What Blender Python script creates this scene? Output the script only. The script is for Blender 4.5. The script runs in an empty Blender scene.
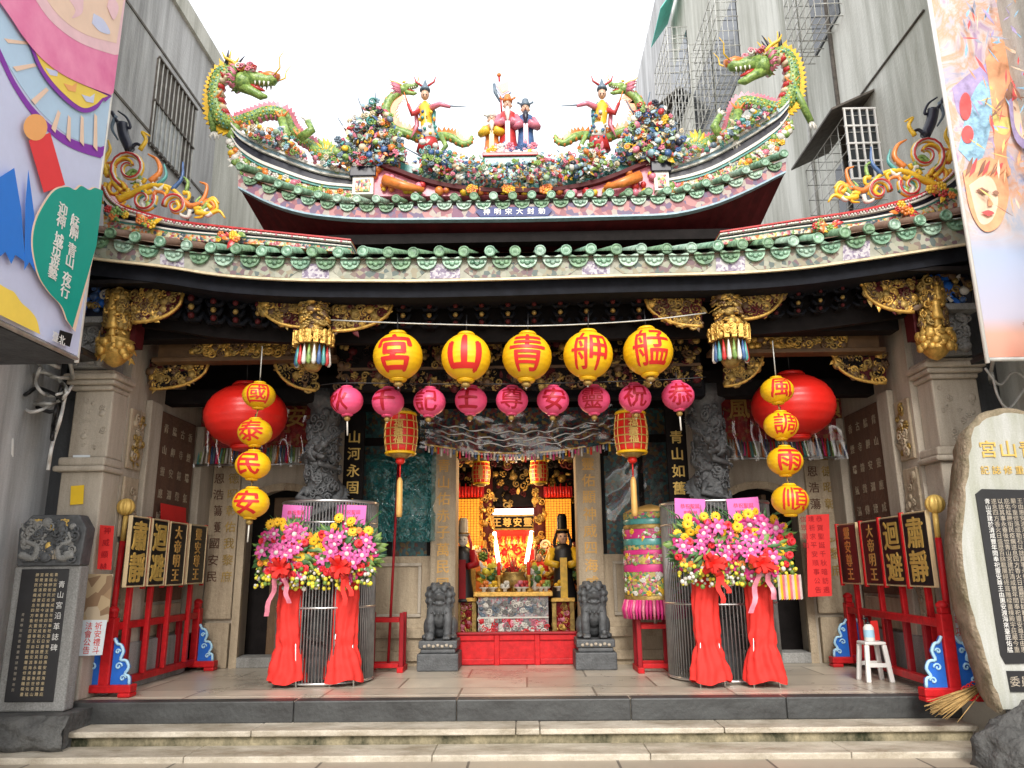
import bpy, math, random
import numpy as np
from mathutils import Vector, Matrix, noise

random.seed(7)
scene = bpy.context.scene
col = scene.collection
R = math.radians
V = Vector

# ---------------------------------------------------------------- camera, world, sun, exposure
FPX = 770.0
PITCH, YAW, ROLL = R(13.6), R(-0.84), R(-0.6)
CAM = V((0, 0, 1.44))
_cy, _sy, _cp, _sp, _cr, _sr = (math.cos(YAW), math.sin(YAW), math.cos(PITCH), math.sin(PITCH), math.cos(ROLL), math.sin(ROLL))
_r = V((_cy, -_sy, 0)); FW = V((_sy * _cp, _cy * _cp, _sp)); _u = _r.cross(FW)
RT = _r * _cr + _u * _sr
UP = _u * _cr - _r * _sr
cam_data = bpy.data.cameras.new('camera')
cam_data.sensor_width = 36.0
cam_data.lens = FPX / 1024 * 36
cam_data.clip_end = 500
cam = bpy.data.objects.new('camera', cam_data)
col.objects.link(cam)
cam.matrix_world = Matrix(((RT.x, UP.x, -FW.x, CAM.x), (RT.y, UP.y, -FW.y, CAM.y), (RT.z, UP.z, -FW.z, CAM.z), (0, 0, 0, 1)))
scene.camera = cam

SUN_EL, SUN_AZ = R(34), R(181)      # azimuth from +Y, clockwise: behind the camera
world = bpy.data.worlds.new('World'); scene.world = world
world.use_nodes = True
wn = world.node_tree; wn.nodes.clear()
sky = wn.nodes.new('ShaderNodeTexSky'); sky.sky_type = 'NISHITA'; sky.sun_disc = False
sky.sun_elevation = SUN_EL; sky.sun_rotation = SUN_AZ
sky.air_density = 1.0; sky.dust_density = 6.0; sky.ozone_density = 1.0
hs = wn.nodes.new('ShaderNodeMixRGB'); hs.inputs['Fac'].default_value = 0.8     # a closed layer of bright cloud over the sky
hs.inputs[2].default_value = (6.6, 6.7, 6.9, 1)
bg = wn.nodes.new('ShaderNodeBackground'); bg.inputs['Strength'].default_value = 0.13
wo = wn.nodes.new('ShaderNodeOutputWorld')
wn.links.new(sky.outputs[0], hs.inputs[1]); wn.links.new(hs.outputs[0], bg.inputs[0]); wn.links.new(bg.outputs[0], wo.inputs[0])
sun_d = bpy.data.lights.new('sun', 'SUN'); sun_d.energy = 1.4; sun_d.angle = R(18); sun_d.color = (1.0, 0.97, 0.92)
sun = bpy.data.objects.new('sun', sun_d); col.objects.link(sun)
_sd = V((math.sin(SUN_AZ) * math.cos(SUN_EL), math.cos(SUN_AZ) * math.cos(SUN_EL), math.sin(SUN_EL)))
sun.rotation_euler = _sd.to_track_quat('Z', 'Y').to_euler()
scene.view_settings.view_transform = 'Standard'
scene.view_settings.look = 'None'
scene.view_settings.exposure = 1.1
scene.view_settings.gamma = 1.0
scene.view_settings.use_curve_mapping = False
scene.cycles.max_bounces = 8
scene.cycles.transparent_max_bounces = 12

# ---------------------------------------------------------------- points from the survey of the facade
def ray(px, py):
    return RT * ((px - 512) / FPX) - UP * ((py - 384) / FPX) + FW
def at(px, py, Y):
    d = ray(px, py); return CAM + d * (Y / d.y)
def atX(px, py, X):
    d = ray(px, py); return CAM + d * (X / d.x)
def atZ(px, py, Z):
    d = ray(px, py); return CAM + d * ((Z - CAM.z) / d.z)
def sc(px, py, Y):
    d = ray(px, py); return (Y / d.y) / FPX
FLOOR = 0.34

# ---------------------------------------------------------------- materials
MATS = {}
def lin(c):
    return tuple(((x / 12.92) if x <= 0.04045 else ((x + 0.055) / 1.055) ** 2.4) for x in c)
def nd(nt, t, **kw):
    n = nt.nodes.new(t)
    for k, v in kw.items():
        if k in n.inputs: n.inputs[k].default_value = v
        else: setattr(n, k, v)
    return n
def base_mat(name):
    m = bpy.data.materials.new(name); m.use_nodes = True
    nt = m.node_tree
    return m, nt, nt.nodes['Principled BSDF']
def mat(name, c, rough=0.6, metal=0.0, var=0.18, vs=6.0, bump=0.0, bs=40.0, emit=0.0, c2=None, spec=0.5, sheen=0.0, rnd=0.0):
    if name in MATS: return MATS[name]
    m, nt, p = base_mat(name)
    p.inputs['Roughness'].default_value = rough
    p.inputs['Metallic'].default_value = metal
    p.inputs['Specular IOR Level'].default_value = spec
    tc = nd(nt, 'ShaderNodeTexCoord')
    n = nd(nt, 'ShaderNodeTexNoise', Scale=vs, Detail=6.0, Roughness=0.65)
    nt.links.new(tc.outputs['Object'], n.inputs['Vector'])
    cr = nd(nt, 'ShaderNodeValToRGB')
    a = tuple(max(0, x * (1 - var)) for x in c); b = tuple(min(1, x * (1 + var)) for x in (c2 or c))
    cr.color_ramp.elements[0].position = 0.3; cr.color_ramp.elements[1].position = 0.7
    cr.color_ramp.elements[0].color = (*a, 1); cr.color_ramp.elements[1].color = (*b, 1)
    nt.links.new(n.outputs['Fac'], cr.inputs['Fac'])
    col_out = cr.outputs['Color']
    if rnd:       # each lantern faded a little differently
        oi = nd(nt, 'ShaderNodeObjectInfo'); mr = nd(nt, 'ShaderNodeMapRange'); mr.inputs['To Min'].default_value = 1 - rnd; mr.inputs['To Max'].default_value = 1 + rnd * 0.4
        hv = nd(nt, 'ShaderNodeHueSaturation'); nt.links.new(oi.outputs['Random'], mr.inputs['Value']); nt.links.new(mr.outputs[0], hv.inputs['Value']); nt.links.new(col_out, hv.inputs['Color']); col_out = hv.outputs[0]
    nt.links.new(col_out, p.inputs['Base Color'])
    if bump:
        n2 = nd(nt, 'ShaderNodeTexNoise', Scale=bs, Detail=5.0)
        nt.links.new(tc.outputs['Object'], n2.inputs['Vector'])
        b_ = nd(nt, 'ShaderNodeBump', Strength=bump, Distance=0.02)
        nt.links.new(n2.outputs['Fac'], b_.inputs['Height'])
        nt.links.new(b_.outputs['Normal'], p.inputs['Normal'])
    if emit:
        nt.links.new(cr.outputs['Color'], p.inputs['Emission Color'])
        p.inputs['Emission Strength'].default_value = emit
    MATS[name] = m
    return m
def mosaic(name, cols, scale=30.0, rough=0.35, bump=0.6, mid=None):
    """cut-porcelain / embroidery: Voronoi cells in a palette"""
    if name in MATS: return MATS[name]
    m, nt, p = base_mat(name)
    p.inputs['Roughness'].default_value = rough
    tc = nd(nt, 'ShaderNodeTexCoord')
    v = nd(nt, 'ShaderNodeTexVoronoi', Scale=scale)
    nt.links.new(tc.outputs['Object'], v.inputs['Vector'])
    sep = nd(nt, 'ShaderNodeSeparateColor')
    nt.links.new(v.outputs['Color'], sep.inputs[0])
    cr = nd(nt, 'ShaderNodeValToRGB'); cr.color_ramp.interpolation = 'CONSTANT'
    els = cr.color_ramp.elements
    while len(els) < len(cols): els.new(0.5)
    for i, c in enumerate(cols):
        els[i].position = i / len(cols); els[i].color = (*c, 1)
    nt.links.new(sep.outputs[0], cr.inputs['Fac'])
    nt.links.new(cr.outputs['Color'], p.inputs['Base Color'])
    b_ = nd(nt, 'ShaderNodeBump', Strength=bump, Distance=0.01, invert=True)
    nt.links.new(v.outputs['Distance'], b_.inputs['Height'])
    nt.links.new(b_.outputs['Normal'], p.inputs['Normal'])
    MATS[name] = m
    return m
def weathered(name, c, dark, scale=1.2, streak=(3, 3, 0.35), rough=0.85, bump=0.25, amount=0.6, speckle=0.0):
    """stone or render with runs of rain dirt (own colour of the surface)"""
    if name in MATS: return MATS[name]
    m, nt, p = base_mat(name)
    p.inputs['Roughness'].default_value = rough
    tc = nd(nt, 'ShaderNodeTexCoord')
    mp = nd(nt, 'ShaderNodeMapping'); mp.inputs['Scale'].default_value = streak
    nt.links.new(tc.outputs['Object'], mp.inputs['Vector'])
    n = nd(nt, 'ShaderNodeTexNoise', Scale=scale, Detail=9.0, Roughness=0.7)
    nt.links.new(mp.outputs['Vector'], n.inputs['Vector'])
    cr = nd(nt, 'ShaderNodeValToRGB')
    cr.color_ramp.elements[0].position = 0.36; cr.color_ramp.elements[1].position = 0.62
    cr.color_ramp.elements[0].color = (*(d * amount + x * (1 - amount) for d, x in zip(dark, c)), 1)
    cr.color_ramp.elements[1].color = (*c, 1)
    nt.links.new(n.outputs['Fac'], cr.inputs['Fac'])
    n2 = nd(nt, 'ShaderNodeTexNoise', Scale=90.0, Detail=3.0)
    nt.links.new(tc.outputs['Object'], n2.inputs['Vector'])
    mx = nd(nt, 'ShaderNodeMixRGB', blend_type='OVERLAY', Fac=0.25 + speckle)
    nt.links.new(cr.outputs['Color'], mx.inputs[1]); nt.links.new(n2.outputs['Fac'], mx.inputs[2])
    nt.links.new(mx.outputs[0], p.inputs['Base Color'])
    n3 = nd(nt, 'ShaderNodeTexNoise', Scale=25.0, Detail=6.0)
    nt.links.new(tc.outputs['Object'], n3.inputs['Vector'])
    b_ = nd(nt, 'ShaderNodeBump', Strength=bump, Distance=0.03)
    nt.links.new(n3.outputs['Fac'], b_.inputs['Height'])
    nt.links.new(b_.outputs['Normal'], p.inputs['Normal'])
    MATS[name] = m
    return m
def paved(name, c, mortar, w, h, rough=0.6, offset=0.5, rot=0.0, dirt=0.35, msize=0.012):
    """flagstones: brick texture on the flat"""
    m, nt, p = base_mat(name)
    tc = nd(nt, 'ShaderNodeTexCoord')
    mp = nd(nt, 'ShaderNodeMapping'); mp.inputs['Rotation'].default_value = (0, 0, rot)
    nt.links.new(tc.outputs['Object'], mp.inputs['Vector'])
    b = nd(nt, 'ShaderNodeTexBrick', Scale=1.0); b.offset = offset
    b.inputs['Brick Width'].default_value = w; b.inputs['Row Height'].default_value = h
    b.inputs['Mortar Size'].default_value = msize; b.inputs['Mortar Smooth'].default_value = 0.3
    b.inputs['Color1'].default_value = (*(x * 0.82 for x in c), 1); b.inputs['Color2'].default_value = (*(min(1, x * 1.12) for x in c), 1)
    b.inputs['Mortar'].default_value = (*mortar, 1)
    nt.links.new(mp.outputs['Vector'], b.inputs['Vector'])
    n = nd(nt, 'ShaderNodeTexNoise', Scale=1.6, Detail=8.0, Roughness=0.7)
    nt.links.new(tc.outputs['Object'], n.inputs['Vector'])
    mx = nd(nt, 'ShaderNodeMixRGB', blend_type='OVERLAY', Fac=dirt)
    nt.links.new(b.outputs['Color'], mx.inputs[1]); nt.links.new(n.outputs['Fac'], mx.inputs[2])
    nt.links.new(mx.outputs[0], p.inputs['Base Color'])
    rr = nd(nt, 'ShaderNodeMapRange'); rr.inputs['To Min'].default_value = rough - 0.25; rr.inputs['To Max'].default_value = rough + 0.2
    nt.links.new(n.outputs['Fac'], rr.inputs['Value']); nt.links.new(rr.outputs[0], p.inputs['Roughness'])
    n3 = nd(nt, 'ShaderNodeTexNoise', Scale=60.0, Detail=4.0)
    nt.links.new(tc.outputs['Object'], n3.inputs['Vector'])
    b_ = nd(nt, 'ShaderNodeBump', Strength=0.2, Distance=0.01)
    nt.links.new(n3.outputs['Fac'], b_.inputs['Height']); nt.links.new(b_.outputs['Normal'], p.inputs['Normal'])
    MATS[name] = m
    return m
def film(name):
    m, nt, p = base_mat(name)
    p.inputs['Base Color'].default_value = (0.95, 0.96, 0.98, 1)
    p.inputs['Roughness'].default_value = 0.08
    g = nd(nt, 'ShaderNodeBsdfTransparent')
    mx = nd(nt, 'ShaderNodeMixShader'); mx.inputs[0].default_value = 0.12
    gl = nd(nt, 'ShaderNodeBsdfGlossy', Roughness=0.12)
    tc = nd(nt, 'ShaderNodeTexCoord')
    n = nd(nt, 'ShaderNodeTexNoise', Scale=3.0, Detail=1.0)
    nt.links.new(tc.outputs['Object'], n.inputs['Vector'])
    b_ = nd(nt, 'ShaderNodeBump', Strength=0.5, Distance=0.06)
    nt.links.new(n.outputs['Fac'], b_.inputs['Height']); nt.links.new(b_.outputs['Normal'], gl.inputs['Normal'])
    nt.links.new(g.outputs[0], mx.inputs[1]); nt.links.new(gl.outputs[0], mx.inputs[2])
    nt.links.new(mx.outputs[0], nt.nodes['Material Output'].inputs['Surface'])
    MATS[name] = m
    return m

def tealfilm(name):
    m, nt, p = base_mat(name)
    p.inputs['Base Color'].default_value = (0.02, 0.20, 0.20, 1); p.inputs['Roughness'].default_value = 0.12; p.inputs['Specular IOR Level'].default_value = 1.0
    g = nd(nt, 'ShaderNodeBsdfTransparent'); mx = nd(nt, 'ShaderNodeMixShader'); mx.inputs[0].default_value = 0.55
    tc = nd(nt, 'ShaderNodeTexCoord'); n = nd(nt, 'ShaderNodeTexNoise', Scale=4.5, Detail=2.5, Distortion=1.5); nt.links.new(tc.outputs['Object'], n.inputs['Vector'])
    b_ = nd(nt, 'ShaderNodeBump', Strength=1.0, Distance=0.12); nt.links.new(n.outputs['Fac'], b_.inputs['Height']); nt.links.new(b_.outputs['Normal'], p.inputs['Normal'])
    nt.links.new(g.outputs[0], mx.inputs[1]); nt.links.new(p.outputs[0], mx.inputs[2]); nt.links.new(mx.outputs[0], nt.nodes['Material Output'].inputs['Surface'])
    return m
K = {}
K['tealfilm'] = tealfilm('teal_tinted_plastic')
K['stone'] = weathered('pale_granite', (0.50, 0.445, 0.365), (0.20, 0.16, 0.11), amount=0.55)
K['stonepanel'] = weathered('buff_carved_stone', (0.47, 0.385, 0.27), (0.20, 0.15, 0.10), scale=2.2, amount=0.55, bump=0.5)
K['stonered'] = weathered('russet_stone', (0.15, 0.075, 0.045), (0.08, 0.045, 0.03), scale=2.2, bump=0.5)
K['stonegrey'] = weathered('grey_granite', (0.31, 0.31, 0.30), (0.11, 0.11, 0.10), amount=0.65, speckle=0.3)
K['darkstone'] = mat('dark_carved_stone', (0.075, 0.08, 0.085), 0.55, var=0.35, vs=12, bump=0.35, bs=45)
K['colstone'] = mat('dragon_column_stone', (0.095, 0.10, 0.105), 0.6, var=0.4, vs=14, bump=0.5, bs=40)
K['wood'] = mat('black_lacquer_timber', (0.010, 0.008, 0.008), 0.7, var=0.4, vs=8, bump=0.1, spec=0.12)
K['woodblue'] = mat('blue_black_timber', (0.009, 0.010, 0.014), 0.7, var=0.4, vs=8, spec=0.12)
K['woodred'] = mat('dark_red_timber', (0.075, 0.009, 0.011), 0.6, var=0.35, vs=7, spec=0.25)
K['woodbrown'] = mat('brown_timber', (0.12, 0.065, 0.028), 0.55, var=0.3, vs=9, bump=0.1)
K['gold'] = mat('gilding', (0.62, 0.38, 0.09), 0.45, metal=0.55, var=0.35, vs=22, bump=0.2, bs=60)
K['goldold'] = mat('tarnished_gilding', (0.36, 0.24, 0.07), 0.5, metal=0.45, var=0.5, vs=16, bump=0.3, bs=60)
K['goldpaint'] = mat('gold_paint', (0.68, 0.46, 0.12), 0.5, metal=0.25, var=0.12)
K['goldink'] = mat('gold_lettering', (0.62, 0.36, 0.10), 0.5, metal=0.1, var=0.15)
K['red'] = mat('red_lacquer', (0.50, 0.012, 0.016), 0.45, var=0.26, vs=13, spec=0.25, bump=0.12, bs=30)
K['reddark'] = mat('deep_red_lacquer', (0.29, 0.008, 0.014), 0.45, var=0.2, vs=5, spec=0.25)
K['redcloth'] = mat('red_cloth', (0.74, 0.030, 0.022), 0.8, var=0.12, vs=9, bump=0.3, bs=14)
K['redpaper'] = mat('red_paper', (0.72, 0.025, 0.022), 0.7, var=0.08, vs=5)
K['redink'] = mat('red_lettering', (0.66, 0.020, 0.016), 0.5, var=0.08)
K['yellow'] = mat('yellow_lantern_silk', (0.86, 0.50, 0.008), 0.42, var=0.10, vs=5, bump=0.18, bs=14, rnd=0.14)
K['pink'] = mat('pink_lantern_silk', (0.84, 0.095, 0.23), 0.42, var=0.12, vs=5, bump=0.18, bs=16, rnd=0.14)
K['redsilk'] = mat('red_lantern_silk', (0.66, 0.016, 0.010), 0.38, var=0.15, vs=3, bump=0.2, bs=9)
K['white'] = mat('white_paint', (0.78, 0.77, 0.74), 0.5, var=0.06)
K['offwhite'] = mat('fascia_cream', (0.36, 0.36, 0.29), 0.6, var=0.35, vs=5)
K['black'] = mat('black_paint', (0.012, 0.012, 0.014), 0.4, var=0.3)
K['steel'] = mat('stainless_steel', (0.62, 0.62, 0.62), 0.3, metal=0.9, var=0.1)
K['tile'] = mat('jade_glazed_tile', (0.065, 0.21, 0.12), 0.28, var=0.4, vs=11, c2=(0.24, 0.40, 0.28), bump=0.15)
K['tile_b'] = mat('pale_jade_tile', (0.12, 0.27, 0.19), 0.35, var=0.4, vs=13, c2=(0.34, 0.47, 0.37), bump=0.15)
K['tile_c'] = mat('mossy_jade_tile', (0.045, 0.13, 0.07), 0.45, var=0.45, vs=15, c2=(0.17, 0.30, 0.17), bump=0.2)
K['tiletop'] = mat('roof_tile_terracotta', (0.17, 0.10, 0.065), 0.6, var=0.35, vs=7, bump=0.2)
K['leaf'] = mat('fresh_leaf', (0.045, 0.13, 0.035), 0.5, var=0.4, vs=9)
K['leaf2'] = mat('pale_leaf', (0.16, 0.26, 0.05), 0.5, var=0.3, vs=9)
K['lily'] = mat('lily_petal', (0.56, 0.025, 0.20), 0.5, var=0.35, vs=34, c2=(0.80, 0.15, 0.42))
K['magenta'] = mat('magenta_petal', (0.60, 0.030, 0.20), 0.5, var=0.2)
K['sunflower'] = mat('sunflower_petal', (0.88, 0.50, 0.015), 0.5, var=0.12)
K['seed'] = mat('flower_disc', (0.035, 0.022, 0.012), 0.8, var=0.2)
K['redpetal'] = mat('red_petal', (0.62, 0.020, 0.030), 0.5, var=0.2)
K['orangepetal'] = mat('orange_petal', (0.80, 0.22, 0.03), 0.5, var=0.2)
K['yellowbud'] = mat('yellow_bud', (0.74, 0.66, 0.06), 0.5, var=0.2)
K['palepink'] = mat('pale_pink_paper', (0.80, 0.17, 0.52), 0.6, var=0.05)
K['concrete'] = weathered('weathered_concrete', (0.66, 0.66, 0.60), (0.27, 0.27, 0.22), scale=1.1, streak=(1.6, 1.6, 0.16), amount=0.85)
K['concrete_dark'] = weathered('stained_concrete', (0.60, 0.605, 0.61), (0.22, 0.22, 0.22), scale=1.1, streak=(2, 2, 0.16), amount=0.85)
K['shed'] = weathered('grey_metal_sheet', (0.075, 0.08, 0.088), (0.015, 0.015, 0.018), scale=2.0, amount=0.7, rough=0.6)
K['bar'] = mat('window_bar', (0.50, 0.50, 0.47), 0.5, metal=0.3, var=0.3, vs=9)
K['bardark'] = mat('rusty_bar', (0.10, 0.085, 0.07), 0.7, var=0.5, vs=12)
K['glass'] = mat('dark_window_glass', (0.03, 0.035, 0.04), 0.12, var=0.2)
K['pane'] = mat('pale_window_glass', (0.34, 0.36, 0.36), 0.2, var=0.2)
K['aqua'] = mat('aqua_awning', (0.12, 0.62, 0.54), 0.5, var=0.15)
K['bluepaint'] = mat('cobalt_paint', (0.015, 0.13, 0.55), 0.45, var=0.15)
K['navy'] = mat('navy_paint', (0.008, 0.025, 0.16), 0.5, var=0.15)
K['bluepale'] = mat('pale_blue_paint', (0.40, 0.66, 0.84), 0.45, var=0.1)
K['film'] = film('clear_plastic')
K['yellowpaper'] = mat('yellow_paper', (0.85, 0.55, 0.02), 0.7, var=0.06)
K['whitepaper'] = mat('white_paper', (0.70, 0.76, 0.80), 0.7, var=0.06)
K['rock'] = weathered('rough_rock', (0.115, 0.115, 0.11), (0.03, 0.03, 0.03), scale=3.0, streak=(1, 1, 1), bump=1.0, amount=0.8)
K['straw'] = mat('straw', (0.42, 0.27, 0.10), 0.8, var=0.3, vs=20)
# cut porcelain of the roof
G = {}
G['green'] = mat('porcelain_green', (0.055, 0.19, 0.045), 0.32, var=0.4, vs=22, c2=(0.28, 0.40, 0.10), bump=0.3, bs=50)
G['teal'] = mat('porcelain_teal', (0.08, 0.30, 0.28), 0.3, var=0.3, vs=14)
G['blue'] = mat('porcelain_blue', (0.055, 0.12, 0.28), 0.3, var=0.4, vs=14)
G['bluegrey'] = mat('porcelain_slate', (0.12, 0.17, 0.22), 0.35, var=0.4, vs=14)
G['yellow'] = mat('porcelain_yellow', (0.74, 0.46, 0.03), 0.3, var=0.25, vs=14)
G['orange'] = mat('porcelain_orange', (0.66, 0.20, 0.04), 0.3, var=0.3, vs=14)
G['red'] = mat('porcelain_red', (0.46, 0.03, 0.03), 0.3, var=0.3, vs=14)
G['pink'] = mat('porcelain_pink', (0.62, 0.19, 0.26), 0.3, var=0.3, vs=14)
G['white'] = mat('porcelain_white', (0.66, 0.64, 0.58), 0.3, var=0.15, vs=14)
G['black'] = mat('porcelain_navy', (0.012, 0.014, 0.03), 0.3, var=0.3, vs=14)
G['cream'] = mat('porcelain_cream', (0.62, 0.52, 0.34), 0.35, var=0.25, vs=16)
G['paleblue'] = mat('porcelain_pale_blue', (0.28, 0.42, 0.50), 0.35, var=0.3, vs=16)
G['palegreen'] = mat('porcelain_celadon', (0.30, 0.42, 0.28), 0.35, var=0.3, vs=16)
G['skin'] = mat('porcelain_face', (0.62, 0.40, 0.28), 0.4, var=0.1)
K['mosaic'] = mosaic('flower_mosaic', [(0.55, 0.50, 0.34), (0.16, 0.28, 0.10), (0.62, 0.56, 0.42), (0.58, 0.20, 0.07), (0.08, 0.10, 0.12), (0.60, 0.44, 0.10), (0.48, 0.46, 0.38), (0.40, 0.10, 0.12)], 34)
K['paintband'] = mosaic('painted_fascia', [(0.26, 0.27, 0.21), (0.20, 0.15, 0.12), (0.16, 0.10, 0.11), (0.34, 0.34, 0.27), (0.10, 0.13, 0.12), (0.28, 0.25, 0.17), (0.30, 0.32, 0.24)], 24, rough=0.6, bump=0.1)
K['paintred'] = mosaic('painted_eave', [(0.30, 0.12, 0.14), (0.42, 0.36, 0.32), (0.22, 0.10, 0.16), (0.46, 0.22, 0.22), (0.16, 0.12, 0.20)], 17, rough=0.6, bump=0.1)
K['embroid'] = mosaic('embroidered_cloth', [(0.16, 0.02, 0.03), (0.03, 0.09, 0.10), (0.26, 0.17, 0.05), (0.04, 0.03, 0.05), (0.20, 0.05, 0.03), (0.02, 0.05, 0.07), (0.10, 0.10, 0.09)], 30, rough=0.7, bump=0.4)
K['umbrella'] = mosaic('umbrella_embroidery', [(0.34, 0.26, 0.05), (0.05, 0.20, 0.10), (0.42, 0.34, 0.12), (0.48, 0.06, 0.16), (0.10, 0.22, 0.16), (0.50, 0.40, 0.10)], 36, rough=0.7, bump=0.4)
K['embroid_red'] = mosaic('red_embroidered_cloth', [(0.30, 0.015, 0.02), (0.22, 0.012, 0.02), (0.34, 0.03, 0.025), (0.30, 0.12, 0.04)], 26, rough=0.7, bump=0.4)
K['doorgod'] = mosaic('painted_door', [(0.012, 0.05, 0.055), (0.010, 0.02, 0.025), (0.02, 0.10, 0.10), (0.07, 0.025, 0.015), (0.012, 0.05, 0.06), (0.10, 0.065, 0.02), (0.015, 0.07, 0.07)], 26, rough=0.5, bump=0.2)
K['relief'] = mosaic('carved_altar_front', [(0.36, 0.34, 0.35), (0.26, 0.25, 0.27), (0.42, 0.36, 0.36), (0.40, 0.14, 0.16), (0.30, 0.30, 0.31)], 40, rough=0.5, bump=1.0)
# ---------------------------------------------------------------- mesh builder
class MB:
    def __init__(s): s.v = []; s.f = []; s.m = []; s.sm = []; s.mats = []; s.n = 0
    def mi(s, m):
        if m not in s.mats: s.mats.append(m)
        return s.mats.index(m)
    def add(s, verts, faces, m, smooth=False):
        k = s.mi(m); o = s.n
        s.v.extend(tuple(p) for p in verts); s.n += len(verts)
        for f in faces:
            s.f.append([i + o for i in f]); s.m.append(k); s.sm.append(smooth)
        return s
    def box(s, lo, hi, m):
        x0, y0, z0 = lo; x1, y1, z1 = hi
        v = [(x0, y0, z0), (x1, y0, z0), (x1, y1, z0), (x0, y1, z0), (x0, y0, z1), (x1, y0, z1), (x1, y1, z1), (x0, y1, z1)]
        return s.add(v, [(0, 3, 2, 1), (4, 5, 6, 7), (0, 1, 5, 4), (1, 2, 6, 5), (2, 3, 7, 6), (3, 0, 4, 7)], m)
    def cbox(s, c, size, m, rot=None):
        v = []
        for dz in (-.5, .5):
            for dx, dy in ((-.5, -.5), (.5, -.5), (.5, .5), (-.5, .5)):
                p = V((dx * size[0], dy * size[1], dz * size[2]))
                if rot: p = rot @ p
                v.append(V(c) + p)
        return s.add(v, [(0, 3, 2, 1), (4, 5, 6, 7), (0, 1, 5, 4), (1, 2, 6, 5), (2, 3, 7, 6), (3, 0, 4, 7)], m)
    def bar(s, a, b, w, h, m, up=(0, 0, 1)):
        """rectangular bar from a to b"""
        a, b = V(a), V(b); d = (b - a); L = d.length; d.normalize()
        u = V(up)
        if abs(u.dot(d)) > 0.98: u = V((0, 1, 0))
        r = d.cross(u).normalized(); u = r.cross(d)
        rot = Matrix((r, d, u)).transposed()
        return s.cbox((a + b) / 2, (w, L, h), m, rot)
    def tube(s, pts, r, m, n=8, caps=True, smooth=True):
        pts = [V(p) for p in pts]; N = len(pts)
        rr = r if hasattr(r, '__len__') else [r] * N
        vs, fs = [], []
        t0 = (pts[1] - pts[0]).normalized()
        a = V((0, 0, 1)) if abs(t0.z) < 0.9 else V((1, 0, 0))
        u = t0.cross(a).normalized()
        for i in range(N):
            t = (pts[min(i + 1, N - 1)] - pts[max(i - 1, 0)])
            t = t.normalized() if t.length > 1e-9 else t0
            u = (u - t * u.dot(t))
            u = u.normalized() if u.length > 1e-6 else t.orthogonal().normalized()
            w = t.cross(u)
            for k in range(n):
                an = 2 * math.pi * k / n
                vs.append(pts[i] + (u * math.cos(an) + w * math.sin(an)) * rr[i])
        for i in range(N - 1):
            for k in range(n):
                k2 = (k + 1) % n
                fs.append((i * n + k, i * n + k2, (i + 1) * n + k2, (i + 1) * n + k))
        if caps:
            fs.append(tuple(range(n - 1, -1, -1))); fs.append(tuple((N - 1) * n + k for k in range(n)))
        return s.add(vs, fs, m, smooth)
    def lathe(s, prof, c, m, n=24, rot=None, sx=1, sy=1, smooth=True, caps=True):
        c = V(c); vs, fs = [], []
        for r, z in prof:
            for k in range(n):
                an = 2 * math.pi * k / n
                p = V((math.cos(an) * r * sx, math.sin(an) * r * sy, z))
                if rot: p = rot @ p
                vs.append(c + p)
        for i in range(len(prof) - 1):
            for k in range(n):
                k2 = (k + 1) % n
                fs.append((i * n + k, i * n + k2, (i + 1) * n + k2, (i + 1) * n + k))
        if caps:
            fs.append(tuple(range(n - 1, -1, -1))); fs.append(tuple((len(prof) - 1) * n + k for k in range(n)))
        return s.add(vs, fs, m, smooth)
    def blob(s, c, r, m, rot=None, u=8, v=6):
        r = r if hasattr(r, '__len__') else (r, r, r)
        prof = [(math.sin(math.pi * i / v), -math.cos(math.pi * i / v)) for i in range(v + 1)]
        vs, fs = [V((0, 0, -1))], []
        for i in range(1, v):
            for k in range(u):
                an = 2 * math.pi * k / u
                vs.append(V((prof[i][0] * math.cos(an), prof[i][0] * math.sin(an), prof[i][1])))
        vs.append(V((0, 0, 1)))
        for k in range(u):
            fs.append((0, 1 + (k + 1) % u, 1 + k)); fs.append((len(vs) - 1, 1 + (v - 2) * u + k, 1 + (v - 2) * u + (k + 1) % u))
        for i in range(v - 2):
            for k in range(u):
                fs.append((1 + i * u + k, 1 + i * u + (k + 1) % u, 1 + (i + 1) * u + (k + 1) % u, 1 + (i + 1) * u + k))
        out = []
        for p in vs:
            q = V((p.x * r[0], p.y * r[1], p.z * r[2]))
            if rot: q = rot @ q
            out.append(V(c) + q)
        return s.add(out, fs, m, True)
    def prism(s, pts, ext, m):
        """planar outline pts, pushed by vector ext"""
        n = len(pts); ext = V(ext)
        vs = [V(p) for p in pts] + [V(p) + ext for p in pts]
        fs = [tuple(range(n)), tuple(range(2 * n - 1, n - 1, -1))] + [(i, i + n, (i + 1) % n + n, (i + 1) % n) for i in range(n)]
        return s.add(vs, fs, m)
    def band(s, top, bot, depth, m):
        """strip between two rows of points, given thickness along +Y"""
        n = len(top); e = V((0, depth, 0))
        vs = [V(p) for p in top] + [V(p) for p in bot] + [V(p) + e for p in top] + [V(p) + e for p in bot]
        fs = []
        for i in range(n - 1):
            fs += [(i, n + i, n + i + 1, i + 1), (2 * n + i, 2 * n + i + 1, 3 * n + i + 1, 3 * n + i), (i, i + 1, 2 * n + i + 1, 2 * n + i), (n + i, 3 * n + i, 3 * n + i + 1, n + i + 1)]
        fs += [(0, 2 * n, 3 * n, n), (n - 1, 2 * n - 1, 4 * n - 1, 3 * n - 1)]
        return s.add(vs, fs, m)
    def grid(s, fn, nu, nv, m, smooth=True):
        vs = [fn(i / nu, j / nv) for j in range(nv + 1) for i in range(nu + 1)]
        fs = [(j * (nu + 1) + i, j * (nu + 1) + i + 1, (j + 1) * (nu + 1) + i + 1, (j + 1) * (nu + 1) + i) for j in range(nv) for i in range(nu)]
        return s.add(vs, fs, m, smooth)
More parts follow.
